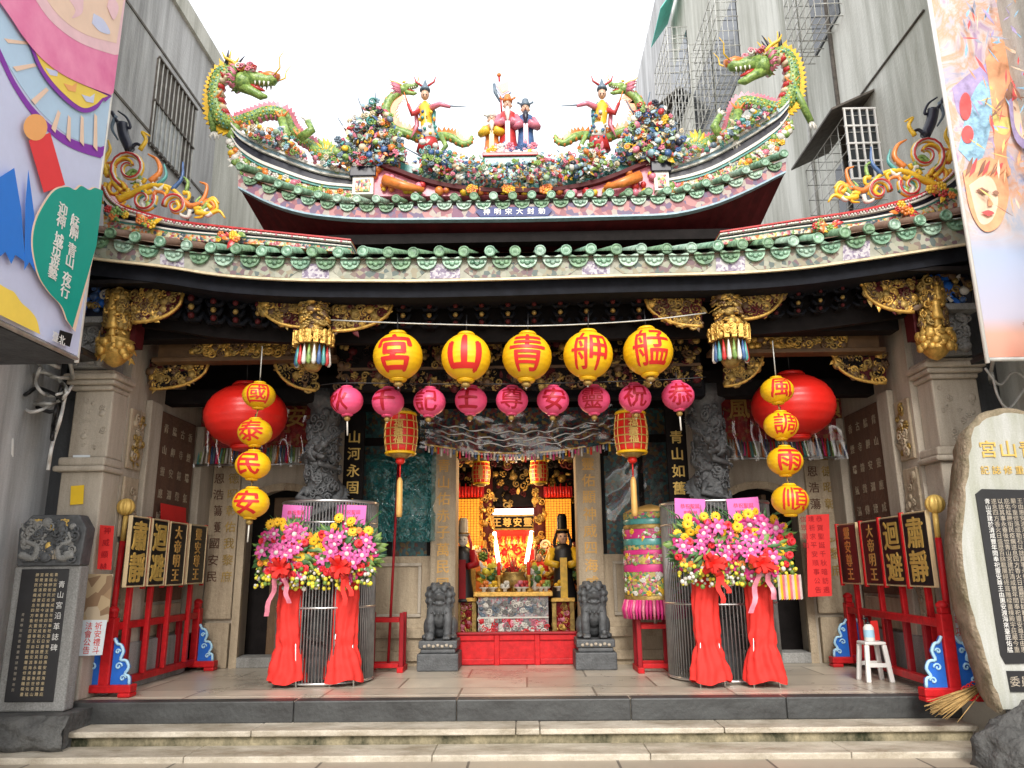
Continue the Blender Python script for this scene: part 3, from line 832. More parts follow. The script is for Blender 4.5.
    p.build('painted_corbel', po)

# back wall: two door bays with arched openings, two middle bays with wainscot
def back_bay(px0, px1, d0, d1, ptop, pbot, parent):
    ztop = 3.45
    xl, xr = at(px0, 560, YB).x, at(px1, 560, YB).x
    a, c = at(d0, 580, YB).x, at(d1, 580, YB).x
    zt = at((d0 + d1) / 2, ptop, YB).z
    mid, hw = (a + c) / 2, (c - a) / 2; rise = min(0.34, hw * 0.8)
    arch = [(a, FLOOR)] + [(mid - hw * math.cos(math.pi * i / 12), zt - rise + rise * math.sin(math.pi * i / 12)) for i in range(13)] + [(c, FLOOR)]
    pts = [(xl, YB, FLOOR)] + [(x, YB, z) for x, z in arch] + [(xr, YB, FLOOR), (xr, YB, ztop), (xl, YB, ztop)]
    b = MB(); b.prism(pts, (0, 0.32, 0), K['stone']); wo_ = b.build('back_wall', parent)
    # moulded surround
    b = MB()
    o1 = [(mid + (x - mid) * 1.0, z) for x, z in arch]
    for i in range(len(arch) - 1):
        p0, p1 = V((arch[i][0], YB, arch[i][1])), V((arch[i + 1][0], YB, arch[i + 1][1]))
        b.bar(p0 + V((0, -0.03, 0)), p1 + V((0, -0.03, 0)), 0.09, 0.07, K['stonepanel'], up=(0, 1, 0))
    b.build('door_surround', wo_)
    return wo_, a, c, zt
bw1, da, dc, dzt = back_bay(203, 345, 240, 322, 487, 662, temple)
bw2, ea, ec, ezt = back_bay(690, 848, 722, 806, 485, 662, temple)
for par, (a, c, zt), px in ((bw1, (da, dc, dzt), (208, 236)), (bw2, (ea, ec, ezt), (812, 842))):
    # carved inscription strip beside the door, floral course above it
    x0, x1 = at(px[0], 560, YB).x, at(px[1], 560, YB).x
    b = MB(); b.box((x0, YB - 0.05, 0.9), (x1, YB - 0.001, 3.0), K['stonepanel']); so = b.build('carved_strip', par, bevel=0.012)
    b = MB()
    b.vtext('神恩浩蕩護國安民', ((x0 + x1) / 2 - 0.09, YB - 0.054, 2.8), (1, 0, 0), (0, 0, 1), 0.14, 0.2, K['stonered'], 0.002, 0.01)
    b.vtext('聖德昭彰佑我黎庶', ((x0 + x1) / 2 + 0.09, YB - 0.054, 2.8), (1, 0, 0), (0, 0, 1), 0.14, 0.2, K['goldold'], 0.002, 0.01)
    b.build('inscription', so)
    b = MB()
    b.box((x0, YB - 0.08, FLOOR), (x1 - 0.0, YB - 0.001, 0.86), K['stonepanel'])
    b.build('plinth', par, bevel=0.012)
# door leaves behind the openings, opened inward
for (a, c, zt, s) in ((da, dc, dzt, 1), (ea, ec, ezt, -1)):
    d_ = empty_part('door', temple)
    b = MB()
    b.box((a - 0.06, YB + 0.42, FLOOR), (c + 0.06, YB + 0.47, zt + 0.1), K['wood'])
    b.build('passage_shade_board', d_)  # black board painted in for the shade of the unlit opening
    b = MB()
    if s > 0:
        b.box((a + 0.25, YB + 0.36, FLOOR + 0.02), (c - 0.1, YB + 0.41, zt - 0.1), K['woodbrown'])
        b.box((a + 0.33, YB + 0.345, FLOOR + 0.15), (c - 0.2, YB + 0.359, FLOOR + 0.8), K['woodbrown']); b.box((a + 0.33, YB + 0.345, FLOOR + 0.95), (c - 0.2, YB + 0.359, zt - 0.3), K['woodbrown'])
    else:
        b.box((a + 0.62, YB + 0.2, FLOOR + 0.02), (a + 0.68, YB + 0.41, zt - 0.1), K['woodbrown'])
    b.build('door_leaf', d_, bevel=0.008)
    b = MB(); b.box((a - 0.05, YB - 0.06, FLOOR), (c + 0.05, YB + 0.3, FLOOR + 0.12), K['stonegrey']); b.build('threshold', d_, bevel=0.01)

# middle bays
for (p0, p1) in ((345, 431), (604, 690)):
    x0, x1 = at(p0, 600, YB).x, at(p1, 600, YB).x
    b = MB(); b.box((x0, YB, FLOOR), (x1, YB + 0.3, 1.62), K['stonepanel']); wo_ = b.build('wainscot', temple)
    b = MB()
    for (z0, z1) in ((0.40, 0.56), (0.66, 0.82)): b.box((x0 + 0.02, YB - 0.05, z0), (x1 - 0.02, YB - 0.001, z1 - 0.05), K['stonepanel'])
    for (xa, xb, za, zb) in ((x0 + 0.12, x1 - 0.12, 0.9, 0.94), (x0 + 0.12, x1 - 0.12, 1.50, 1.54), (x0 + 0.12, x0 + 0.16, 0.942, 1.498), (x1 - 0.16, x1 - 0.12, 0.942, 1.498)):
        b.box((xa, YB - 0.03, za), (xb, YB - 0.001, zb), K['stone'])
    b.build('moulding', wo_, bevel=0.008)
    b = MB(); b.box((x0, YB + 0.02, 1.622), (x1, YB + 0.3, 3.45), K['doorgod']); wi = b.build('painted_door', temple)
    b = MB()
    for xx in (x0 + 0.03, (x0 + x1) / 2, x1 - 0.03): b.box((xx - 0.03, YB - 0.01, 1.63), (xx + 0.03, YB + 0.019, 3.4), K['wood'])
    b.box((x0, YB - 0.02, 3.0), (x1, YB + 0.019, 3.1), K['wood'])
    b.build('door_frame', wi)
# pilasters with gilt couplets either side of the main door
for px, st in ((443, '青山佑赤子萬民同沐'), (591, '靈佑顯神威四海咸安')):
    x = at(px, 560, YB - 0.1).x
    b = MB(); b.box((x - 0.155, YB - 0.12, FLOOR), (x + 0.155, YB + 0.3, 3.1), K['stonepanel']); po = b.build('door_pilaster', temple, bevel=0.012)
    b = MB(); b.vtext(st, (x, YB - 0.124, 2.72), (1, 0, 0), (0, 0, 1), 0.17, 0.205, K['goldink'], 0.003, 0.015); b.build('inscription', po)
# couplet boards beside the dragon columns
for px, st in ((354, '山河永固庇黎民'), (677, '青山如舊仰神威')):
    x = at(px, 450, 9.0).x
    b = MB(); b.box((x - 0.12, 9.0, 1.8), (x + 0.12, 9.05, 3.3), K['wood']); po = b.build('couplet_board', temple, bevel=0.008)
    b = MB(); b.vtext(st, (x, 8.997, at(px, 437, 9.0).z), (1, 0, 0), (0, 0, 1), 0.16, 0.2, K['goldpaint'], 0.003, 0.015); b.build('inscription', po)

# main door header and beams over the bays
b = MB()
xa, xb = at(431, 560, YB).x, at(604, 560, YB).x
b.box((xa - 0.1, YB - 0.02, at(516, 457, YB).z), (xb + 0.1, YB + 0.3, 3.6), K['wood'])
b.build('door_header', temple, bevel=0.01)
b = MB(); b.box((XL, YB - 0.04, 3.46), (XR, YB + 0.3, 4.2), K['wood']); b.build('wall_plate', temple)

# dragon columns
def dragon_column(px, ph):
    Y = 8.6; x = at(px, 450, Y).x; c = empty_part('dragon_column', temple)
    b = MB()
    b.lathe([(0.27, FLOOR), (0.27, FLOOR + 0.06), (0.22, FLOOR + 0.12), (0.27, FLOOR + 0.2), (0.20, FLOOR + 0.26), (0.17, FLOOR + 0.28), (0.17, 3.25), (0.22, 3.3), (0.22, 3.45)], (x, Y, 0), K['colstone'], 24)
    b.build('shaft', c)
    b = MB()
    pts, rad = [], []
    for i in range(91):
        t = i / 90; an = ph + t * 3.1 * 2 * math.pi * (1 if ph < 2 else -1)
        pts.append((x + 0.185 * math.cos(an), Y + 0.185 * math.sin(an), FLOOR + 0.5 + 2.35 * t + 0.05 * math.sin(t * 20)))
        rad.append(0.035 + 0.032 * math.sin(math.pi * min(1, 0.1 + t)))
    dragon_body(b, pts, rad, K['colstone'], K['colstone'], K['colstone'], out=lambda i: V((pts[i][0] - x, pts[i][1] - Y, 0)).normalized(), fin_h=1.25, step=1)
    dragon_head(b, V((x, Y - 0.24, 2.72)), V((0.5 if px < 500 else -0.5, -0.8, 0.15)), V((0, 0, 1)), 0.19, K['colstone'], K['colstone'], K['colstone'], K['colstone'])
    def samp():
        an = random.uniform(math.pi, 2 * math.pi); return V((x + 0.175 * math.cos(an), Y + 0.175 * math.sin(an), random.uniform(0.8, 3.2)))
    carve(b, samp, 230, 0.10, [K['colstone']], nrm=lambda p: V((p.x - x, p.y - Y, 0)))
    for k in range(6):      # clawed legs across the front
        an = math.pi * (1.15 + 0.7 * random.random()); z = 0.9 + 0.36 * k; o_ = V((x, Y, z)); d_ = V((math.cos(an), math.sin(an), 0)); d2 = V((math.cos(an + .8), math.sin(an + .8), 0))
        claw(b, [o_ + d_ * 0.19, o_ + d_ * 0.27 + V((0, 0, -0.10)), o_ + d2 * 0.23 + V((0, 0, -0.15))], 0.04, K['colstone'], K['colstone'])
    b.build('dragon', c)
dragon_column(324, 0.6); dragon_column(709, 2.6)
b = MB()
for px, x0, x1 in ((324, 0, 0), (709, 0, 0)):
    x = at(px, 400, 8.6).x
    b.box((x - 0.24, 8.38, 3.452), (x + 0.24, 8.82, 3.6), K['wood'])
b.build('bracket_block', temple, bevel=0.01)

# timber between the columns and the eave
def curve_row(x0, x1, n): return [x0 + (x1 - x0) * i / n for i in range(n + 1)]
TILE_Y = [(60, 224), (95, 230), (107, 231.5), (133, 237), (157.6, 241.5), (180.5, 244.4), (205, 247), (256, 250), (306, 251.7), (408, 252), (506, 250.6), (607, 248.7), (685, 247.9), (737, 244.4), (762, 243), (811.5, 239), (835.5, 235), (862, 229), (887.6, 226), (914, 220.6), (941, 215.8), (963, 211.5), (990, 206)]
FASC_Y = [(60, 254), (89, 259), (183, 269), (200, 274), (250, 278.5), (300, 281), (420, 281.6), (512, 279.5), (600, 276.7), (740, 273.6), (804, 268.8), (875.6, 258.7), (969, 244.4), (990, 241)]
def eave(px, off, Y): return at(px, smooth_at(FASC_Y, px) + off, Y)
xs = curve_row(84, 972, 40)
b = MB(); b.band([eave(x, -4, 6.74) for x in xs], [eave(x, 16, 6.74) for x in xs], 0.16, K['woodblue']); b.build('eave_purlin', temple)
b = MB(); b.band([eave(x, 17, 6.95) for x in xs], [eave(x, 21, 6.95) for x in xs], 0.2, K['woodblue']); b.build('tie_strip', temple)
b = MB(); b.band([eave(x, 14, 7.28) for x in xs], [eave(x, 62, 7.28) for x in xs], 0.08, K['wood']); b.build('bracket_board', temple)
# rows of small black bracket sets
for px in list(range(352, 690, 26)) + list(range(150, 300, 22)) + list(range(752, 900, 22)):
    b = MB()
    for k, (o, w_, Y) in enumerate(((24, 9, 7.10), (33, 6, 7.14), (41, 10, 7.18))):
        p = eave(px, o, Y); q = eave(px + w_, o + 5, Y); h = p.z - q.z; hw = q.x - p.x
        b.tube([(p.x - hw, Y, p.z), (p.x - hw * .6, Y - .01, q.z), (p.x + hw * .6, Y - .01, q.z), (p.x + hw, Y, p.z)], h * 0.42, K['woodblue'], 6)
        b.box((p.x - hw * 0.35, Y - 0.04, q.z - h * .3), (p.x + hw * 0.35, 7.28, p.z), K['wood'])
        b.blob((p.x, Y - 0.06, q.z + h * .4), (h * .5, h * .5, h * .5), K['goldold'] if k == 1 else K['woodred'], u=6, v=5)
    b.build('bracket_set', temple)
# main beam behind the brackets and horizontal ties
b = MB()
for (p0, p1, y0, y1, Y, m) in ((130, 322, 322, 337, 7.45, 'wood'), (716, 900, 315, 330, 7.45, 'wood'), (330, 706, 384, 396, 8.2, 'woodblue'), (140, 330, 390, 402, 8.4, 'wood'), (705, 890, 380, 394, 8.4, 'wood'), (330, 706, 318, 330, 7.5, 'woodblue')):
    p, q = at(p0, y0, Y), at(p1, y1, Y)
    b.box((p.x, Y, min(p.z, q.z)), (q.x, Y + 0.2, max(p.z, q.z)), K[m])
b.build('tie_beam', temple, bevel=0.015)
b = MB(); b.box((XL - 0.3, 8.9, 3.40), (XR + 0.3, 9.0, 4.9), K['wood']); b.build('inner_lintel', temple)

# gilded beams with carved face
for (p0, p1, y0, y1) in ((192, 300, 339, 354), (746, 846, 331, 346)):
    Y = 7.75; c = empty_part('gilded_beam', temple)
    p, q = at(p0, y0, Y), at(p1, y1, Y); z0, z1 = min(p.z, q.z), max(p.z, q.z)
    b = MB(); b.box((p.x - 0.35, Y, z0 - 0.02), (q.x + 0.35, Y + 0.15, z1 + 0.02), K['woodbrown']); b.box((p.x - 0.4, Y - 0.03, z0 - 0.07), (q.x + 0.4, Y + 0.15, z0 - 0.021), K['woodbrown']); b.build('beam', c, bevel=0.008)
    b = MB(); carve(b, lambda: V((random.uniform(p.x, q.x), Y - 0.005, random.uniform(z0, z1))), 150, 0.085, [K['gold'], K['gold'], K['goldold'], K['woodbrown']]); b.build('carving', c)
# gilded spandrels: flat top, rounded lower edge
def spandrel(poly, Y, n, mats, size=0.085, name='gilded_bracket'):
    c = empty_part(name, temple)
    b = MB(); b.prism([at(x, y, Y) for x, y in poly], (0, 0.05, 0), K['woodred']); b.build('board', c)
    b = MB()
    carve(b, poly_sampler(poly, Y - 0.005), n, size, mats)
    N = len(poly)
    b.tube([at(x, y, Y - 0.02) for x, y in poly[1:-0 or None]] , 0.018, K['gold'], 6)
    b.build('carving', c)
gm = [K['gold'], K['goldold'], K['goldold'], K['woodbrown'], K['woodred']]
def lens(x0, x1, y0, y1, flip):
    """quarter-round board: tall at one side, tapering to the other"""
    pts = [(x0, y0), (x1, y0)] if not flip else [(x1, y0), (x0, y0)]
    a, c = (x1, x0) if not flip else (x0, x1)      # from the tip to the tall side
    for i in range(1, 13):
        t = i / 12
        pts.append((a + (c - a) * t, y0 + (y1 - y0) * math.sqrt(max(0, 1 - (1 - t) ** 2.2))))
    return pts
for (x0, x1, y0, y1, f) in ((258, 303, 297, 327, True), (332, 394, 300, 331, False), (644, 702, 295, 326, True), (742, 784, 288, 319, False), (134, 184, 291, 322, False), (862, 914, 282, 312, True)):
    # tall side sits against the hanging post
    spandrel(lens(x0, x1, y0, y1, f), 7.05, 130, gm)
for (x0, x1, y0, y1, f) in ((150, 210, 360, 389, False), (274, 316, 357, 390, True), (724, 764, 350, 386, False), (832, 886, 352, 383, True)):
    spandrel(lens(x0, x1, y0, y1, f), 7.9, 110, [K['goldold'], K['gold'], K['goldold'], K['woodbrown'], K['wood']])
# carved frieze behind the yellow lanterns
c = empty_part('carved_frieze', temple)
p, q = at(340, 326, 7.85), at(702, 386, 7.85)
b = MB(); b.box((p.x, 7.85, q.z), (q.x, 7.95, p.z), K['wood']); b.build('board', c)
b = MB()
carve(b, lambda: V((random.uniform(p.x, q.x), 7.845, random.choice((random.uniform(q.z, q.z + 0.2), random.uniform(q.z + 0.26, q.z + 0.50))))), 620, 0.085, [K['goldold'], K['wood'], K['woodbrown'], K['goldold'], K['woodred']], tms=[T_CURL, T_FIG, T_LEAF, T_BLOB, T_ROSE, T_FIG])
for zz in (q.z + 0.23, q.z + 0.52): b.box((p.x, 7.83, zz - 0.015), (q.x, 7.849, zz + 0.015), K['woodbrown'])
b.build('carving', c)

# hanging lotus posts
def hanging_post(px, ptop, pbot, Y=6.98):
    c = empty_part('hanging_post', temple)
    x = at(px, ptop, Y).x; zt, zb = at(px, ptop, Y).z, at(px, pbot, Y).z; H = zt - zb
    b = MB()
    b.lathe([(0.09, zb + 0.33 * H), (0.09, zt + 0.15)], (x, Y, 0), K['woodbrown'], 12)
    b.lathe([(0.05, zb), (0.07, zb + 0.02), (0.09, zb + 0.06), (0.06, zb + 0.10), (0.10, zb + 0.3 * H)], (x, Y, 0), K['goldold'], 12)
    b.build('core', c)
    b = MB()
    def samp():
        an = random.uniform(math.pi, 2 * math.pi); return V((x + 0.11 * math.cos(an), Y + 0.11 * math.sin(an), random.uniform(zb + 0.42 * H, zt - 0.02)))
    carve(b, samp, 170, 0.085, [K['gold'], K['goldold'], K['goldold'], K['woodbrown']], nrm=lambda p_: V((p_.x - x, p_.y - Y, 0.1)), tms=[T_CURL, T_FIG, T_LEAF, T_BLOB, T_ROSE])
    for k in range(9):
        an = math.pi + math.pi * k / 8; d = V((math.cos(an), math.sin(an), 0)); o = V((x, Y, 0)) + d * 0.17
        b.box((o.x - 0.022, o.y - 0.022, zb + 0.27 * H), (o.x + 0.022, o.y + 0.022, zb + 0.41 * H), K['gold'])
    b.lathe([(0.12, zb + 0.42 * H), (0.19, zb + 0.41 * H), (0.19, zb + 0.38 * H), (0.13, zb + 0.36 * H)], (x, Y, 0), K['gold'], 16)
    carve(b, lambda: (lambda an: V((x + 0.18 * math.cos(an), Y + 0.18 * math.sin(an), random.uniform(zb + 0.3 * H, zb + 0.42 * H))))(random.uniform(math.pi, 2 * math.pi)), 50, 0.06, [K['gold']], nrm=lambda p_: V((p_.x - x, p_.y - Y, 0)))
    b.build('gilded_carving', c)
    b = MB()
    for k in range(11):
        an = math.pi + math.pi * k / 10; o = V((x + 0.15 * math.cos(an), Y + 0.15 * math.sin(an), 0))
        mm = [G['white'], G['blue'], G['teal'], G['red'], G['white'], G['green']][k % 6]
        b.lathe([(0.004, zb + 0.26 * H), (0.018, zb + 0.15 * H), (0.024, zb + 0.07 * H), (0.012, zb + 0.04 * H)], o, mm, 7)
    b.build('bead_fringe', c)
hanging_post(317, 284, 371); hanging_post(724, 277, 367)
# gilded guardian posts at the two ends
def end_figure(px, pt, pb, Y=7.12):
    c = empty_part('gilded_end_post', temple)
    x = at(px, (pt + pb) / 2, Y).x; zt, zb = at(px, pt, Y).z, at(px, pb, Y).z; H = zt - zb
    b = MB(); b.lathe([(0.02, zb), (0.07, zb + 0.03), (0.10, zb + 0.08 * H), (0.15, zb + 0.16 * H), (0.17, zb + 0.24 * H), (0.13, zb + 0.29 * H), (0.17, zb + 0.33 * H), (0.11, zb + 0.37 * H), (0.11, zt)], (x, Y, 0), K['gold'], 14); b.build('lotus_base', c)
    b = MB()
    sm = lambda: (lambda an: V((x + 0.115 * math.cos(an), Y + 0.115 * math.sin(an), random.uniform(zb + 0.4 * H, zt - 0.03))))(random.uniform(math.pi, 2 * math.pi))
    carve(b, sm, 110, 0.09, [K['gold'], K['goldold'], K['goldold'], K['woodbrown']], nrm=lambda p_: V((p_.x - x, p_.y - Y, 0)))
    carve(b, lambda: (lambda an: V((x + 0.16 * math.cos(an), Y + 0.16 * math.sin(an), random.uniform(zb + 0.1 * H, zb + 0.32 * H))))(random.uniform(math.pi, 2 * math.pi)), 50, 0.08, [K['gold']], nrm=lambda p_: V((p_.x - x, p_.y - Y, 0)), tms=[T_LEAF, T_BLOB])
    for zf, s_ in ((0.82, 0.20), (0.62, 0.26), (0.47, 0.18)): b.put(T_FIG, UNIT * s_, (x + random.uniform(-.03, .03), Y - 0.12, zb + zf * H), K['gold'])
    carve(b, sm, 60, 0.06, [K['gold'], K['goldold'], K['woodred']], nrm=lambda p_: V((p_.x - x, p_.y - Y, 0)), tms=[T_CURL, T_LEAF])
    b.build('gilded_carving', c)
    b = MB(); b.box((x - 0.15, Y + 0.05, zb + 0.3 * H), (x + 0.15, Y + 0.22, zt + 0.2), K['woodred']); b.build('red_back', c)
end_figure(118, 292, 367); end_figure(932, 281, 360)
# ---------------------------------------------------------------- roofs
LY = 6.6
def low_tile(px, off=0, Y=LY): return at(px, smooth_at(TILE_Y, px, 16) + off, Y)
lower = empty_part('lower_roof', temple)
tiles_px = [84 + 25.35 * i for i in range(36)]
RISE, RUN = 0.70, 1.75
b = MB()
xs = curve_row(70, 985, 60)
top = [low_tile(x, 2) for x in xs]
b.add(top + [p + V((0, RUN, RISE)) for p in top] + [p + V((0, 0, -0.05)) for p in top] + [p + V((0, RUN + 1.6, RISE - 0.05)) for p in top],
      [(i, i + 1, 61 + i + 1, 61 + i) for i in range(60)] + [(122 + i, 183 + i, 183 + i + 1, 122 + i + 1) for i in range(60)], K['tiletop'])
b.build('roof_slope', lower)
b = MB()
def tile_end(b, p, r, slope, m, m2):
    """round tile end with its boss, and the barrel behind it"""
    b.lathe([(r, -0.03), (r * 1.02, 0.0), (r * 0.82, 0.008), (r * 0.78, 0.0), (r * 0.4, 0.004), (0.001, 0.012)], p, m, 14, rot=Matrix.Rotation(R(90), 3, 'X'))
    b.tube([p + V((0, 0.02, 0)), p + V((0, RUN, slope))], r * 0.95, m2, 8)
def drip(b, p, w, h, m):
    pts = [p + V((-w, 0, 0.0))] + [p + V((-w * math.cos(math.pi * i / 10), 0, -h * math.sin(math.pi * i / 10) ** 0.8)) for i in range(1, 10)] + [p + V((w, 0, 0.0))]
    pts += [p + V((w * 0.55, 0, 0.012 - h * 0.12)), p + V((0, 0, -h * 0.22)), p + V((-w * 0.55, 0, 0.012 - h * 0.12))]
    b.prism(pts, (0, 0.03, 0), m)
    for i in range(3):
        q = p + V((w * 0.45 * (i - 1), -0.004, -h * (0.62 if i == 1 else 0.5))); b.blob(q, (0.026, 0.012, 0.02), m, u=6, v=4)
for i, px in enumerate(tiles_px):
    p = low_tile(px) + V((random.uniform(-.006, .006), random.uniform(-.012, .012), random.uniform(-.005, .005))); tm_ = random.choice((K['tile'], K['tile'], K['tile_b'], K['tile_c'])); tile_end(b, p, 0.053, RISE, tm_, K['tiletop'] if 200 > px or px > 860 else tm_)
    if i < len(tiles_px) - 1:
        q = low_tile(px + 12.7, 5); drip(b, q + V((random.uniform(-.006, .006), 0.025, 0.01)), 0.094, 0.122, random.choice((K['tile'], K['tile_b'], K['tile_c'])))
b.build('eave_tiles', lower)
# painted fascia
fas = empty_part('fascia', lower)
xs = curve_row(84, 972, 60)
b = MB(); b.band([low_tile(x, 6, 6.66) for x in xs], [eave(x, -2, 6.66) for x in xs], 0.05, K['offwhite']); b.build('board', fas)
b = MB(); b.band([eave(x, -2.2, 6.64) for x in xs], [eave(x, 0, 6.64) for x in xs], 0.03, G['cream']); b.build('edge_strip', fas)
b = MB()
def fpanel(x0, x1, m, hexed):
    def T(x): return low_tile(x, 12, 6.655)
    def B(x): return eave(x, -2.6, 6.655)
    n = 8; xs_ = curve_row(x0, x1, n)
    tp, bt = [T(x) for x in xs_], [B(x) for x in xs_]
    if hexed:
        mid0, mid1 = (T(x0) + B(x0)) / 2 , (T(x1) + B(x1)) / 2
        tp = [mid0] + [T(x) for x in curve_row(x0 + 9, x1 - 9, n)] + [mid1]; bt = [mid0 + V((0, 0, -.002))] + [B(x) for x in curve_row(x0 + 9, x1 - 9, n)] + [mid1 + V((0, 0, -.002))]
    b.band(tp, bt, 0.004, m)
K['lattice'] = mosaic('lilac_lattice', [(0.30, 0.26, 0.33), (0.46, 0.43, 0.47), (0.20, 0.16, 0.24), (0.50, 0.48, 0.50)], 45, rough=0.6, bump=0.1)
edges_ = [88, 158, 186, 207, 300, 331, 428, 462, 580, 612, 714, 747, 841, 872, 968]
for i in range(len(edges_) - 1):
    lat = i in (1, 4, 6, 8, 10, 12)
    if edges_[i + 1] - edges_[i] > 25 or lat: fpanel(edges_[i] + 2, edges_[i + 1] - 2, K['lattice'] if lat else K['paintband'], not lat)
b.build('painted_panels', fas)
# flat wooden deck under the tiles
b = MB(); b.add([(XL - 0.5, 6.75, 4.10), (XR + 0.5, 6.75, 4.10), (XR + 0.5, YB + 0.4, 5.0), (XL - 0.5, YB + 0.4, 5.0), (XL - 0.5, 6.75, 4.14), (XR + 0.5, 6.75, 4.14), (XR + 0.5, YB + 0.4, 5.04), (XL - 0.5, YB + 0.4, 5.04)],
      [(0, 1, 2, 3), (7, 6, 5, 4), (0, 4, 5, 1), (2, 6, 7, 3), (1, 5, 6, 2), (3, 7, 4, 0)], K['wood']); b.build('roof_deck', lower)

# side ridges of the lower roof with their scrolls
def ridge_bands(b, curve, thick, Y, depth, bands):
    """curve of (px,py), thick(t) in pixels, bands as fractions with materials"""
    n = len(curve)
    def row(f): return [at(x, y + f * thick(i / (n - 1)), Y) for i, (x, y) in enumerate(curve)]
    for k, (f0, f1, m, dy) in enumerate(bands):
        top = [p + V((0, dy, 0)) for p in row(f0)]; bot = [p + V((0, dy, 0)) for p in row(f1)]
        b.band(top, bot, depth - 2 * dy, m)
SB = [(0, .14, G['red'], -0.05), (.14, .24, G['green'], -0.02), (.24, .36, G['white'], -0.045), (.36, .62, G['black'], 0.0), (.62, .72, G['white'], -0.03), (.72, .80, G['teal'], -0.015), (.80, 1.25, K['mosaic'], -0.01)]
SBI = SB[:6] + [(.80, 1.05, K['mosaic'], -0.01)]
def side_ridge(pts, th0, th1):
    c = [tuple(p) for p in cr(pts, 6)]
    b = MB(); ridge_bands(b, c, lambda t: th0 + (th1 - th0) * min(1, t * 1.15) ** 0.8, 6.92, 0.26, SB)
    r_ = b.build('side_ridge', lower)
    b = MB()
    for i in range(0, len(c) - 1):
        for k in range(3):
            x = c[i][0] + (c[i + 1][0] - c[i][0]) * k / 3; y = c[i][1] + (c[i + 1][1] - c[i][1]) * k / 3
            b.blob(at(x, y + 1.5, 6.865), 0.012, [G['white'], G['pink']][k % 2], u=5, v=4)
    for t in (0.28, 0.55, 0.8):
        i = int(t * (len(c) - 1)); p = at(c[i][0], c[i][1] + 9, 6.85)
        carve(b, lambda: p + V((random.uniform(-.1, .1), 0, random.uniform(-.05, .05))), 14, 0.09, [G['orange'], G['yellow'], G['red'], G['green']], tms=[T_ROSE, T_LEAF])
    b.build('ridge_beads', r_)
    return c
side_ridge([(104, 186), (110, 197), (122, 206), (140, 212), (180, 222), (256, 231), (352, 241)], 33, 10)
side_ridge([(957, 166), (948, 176), (936, 185), (913, 197.5), (861, 211), (804, 220), (719, 233)], 33, 10)
def spiral(cx, cy, r, turns, start, sgn, wid, mats, Y=6.95, b=None):
    pts, rad = [], []
    n = 22
    for i in range(n + 1):
        t = i / n; an = start + sgn * t * turns * 2 * math.pi; rr = r * (1 - 0.8 * t)
        pts.append(at(cx + rr * math.cos(an), cy + rr * math.sin(an), Y)); rad.append(wid * (1 - 0.55 * t))
    for k, (m, dy, f) in enumerate(mats):
        b.tube([p + V((0, dy * .6, 0)) for p in pts], [q * f * 0.62 for q in rad], m, 8)
def flick(pts, r0, m, Y=6.95, b=None, r1=0.008):
    c = cr(pts, 5); N = len(c)
    b.tube([at(p[0], p[1], Y) for p in c], [(r0 * .68 + (r1 - r0 * .68) * (i / (N - 1)) ** 1.3) for i in range(N)], m, 8)
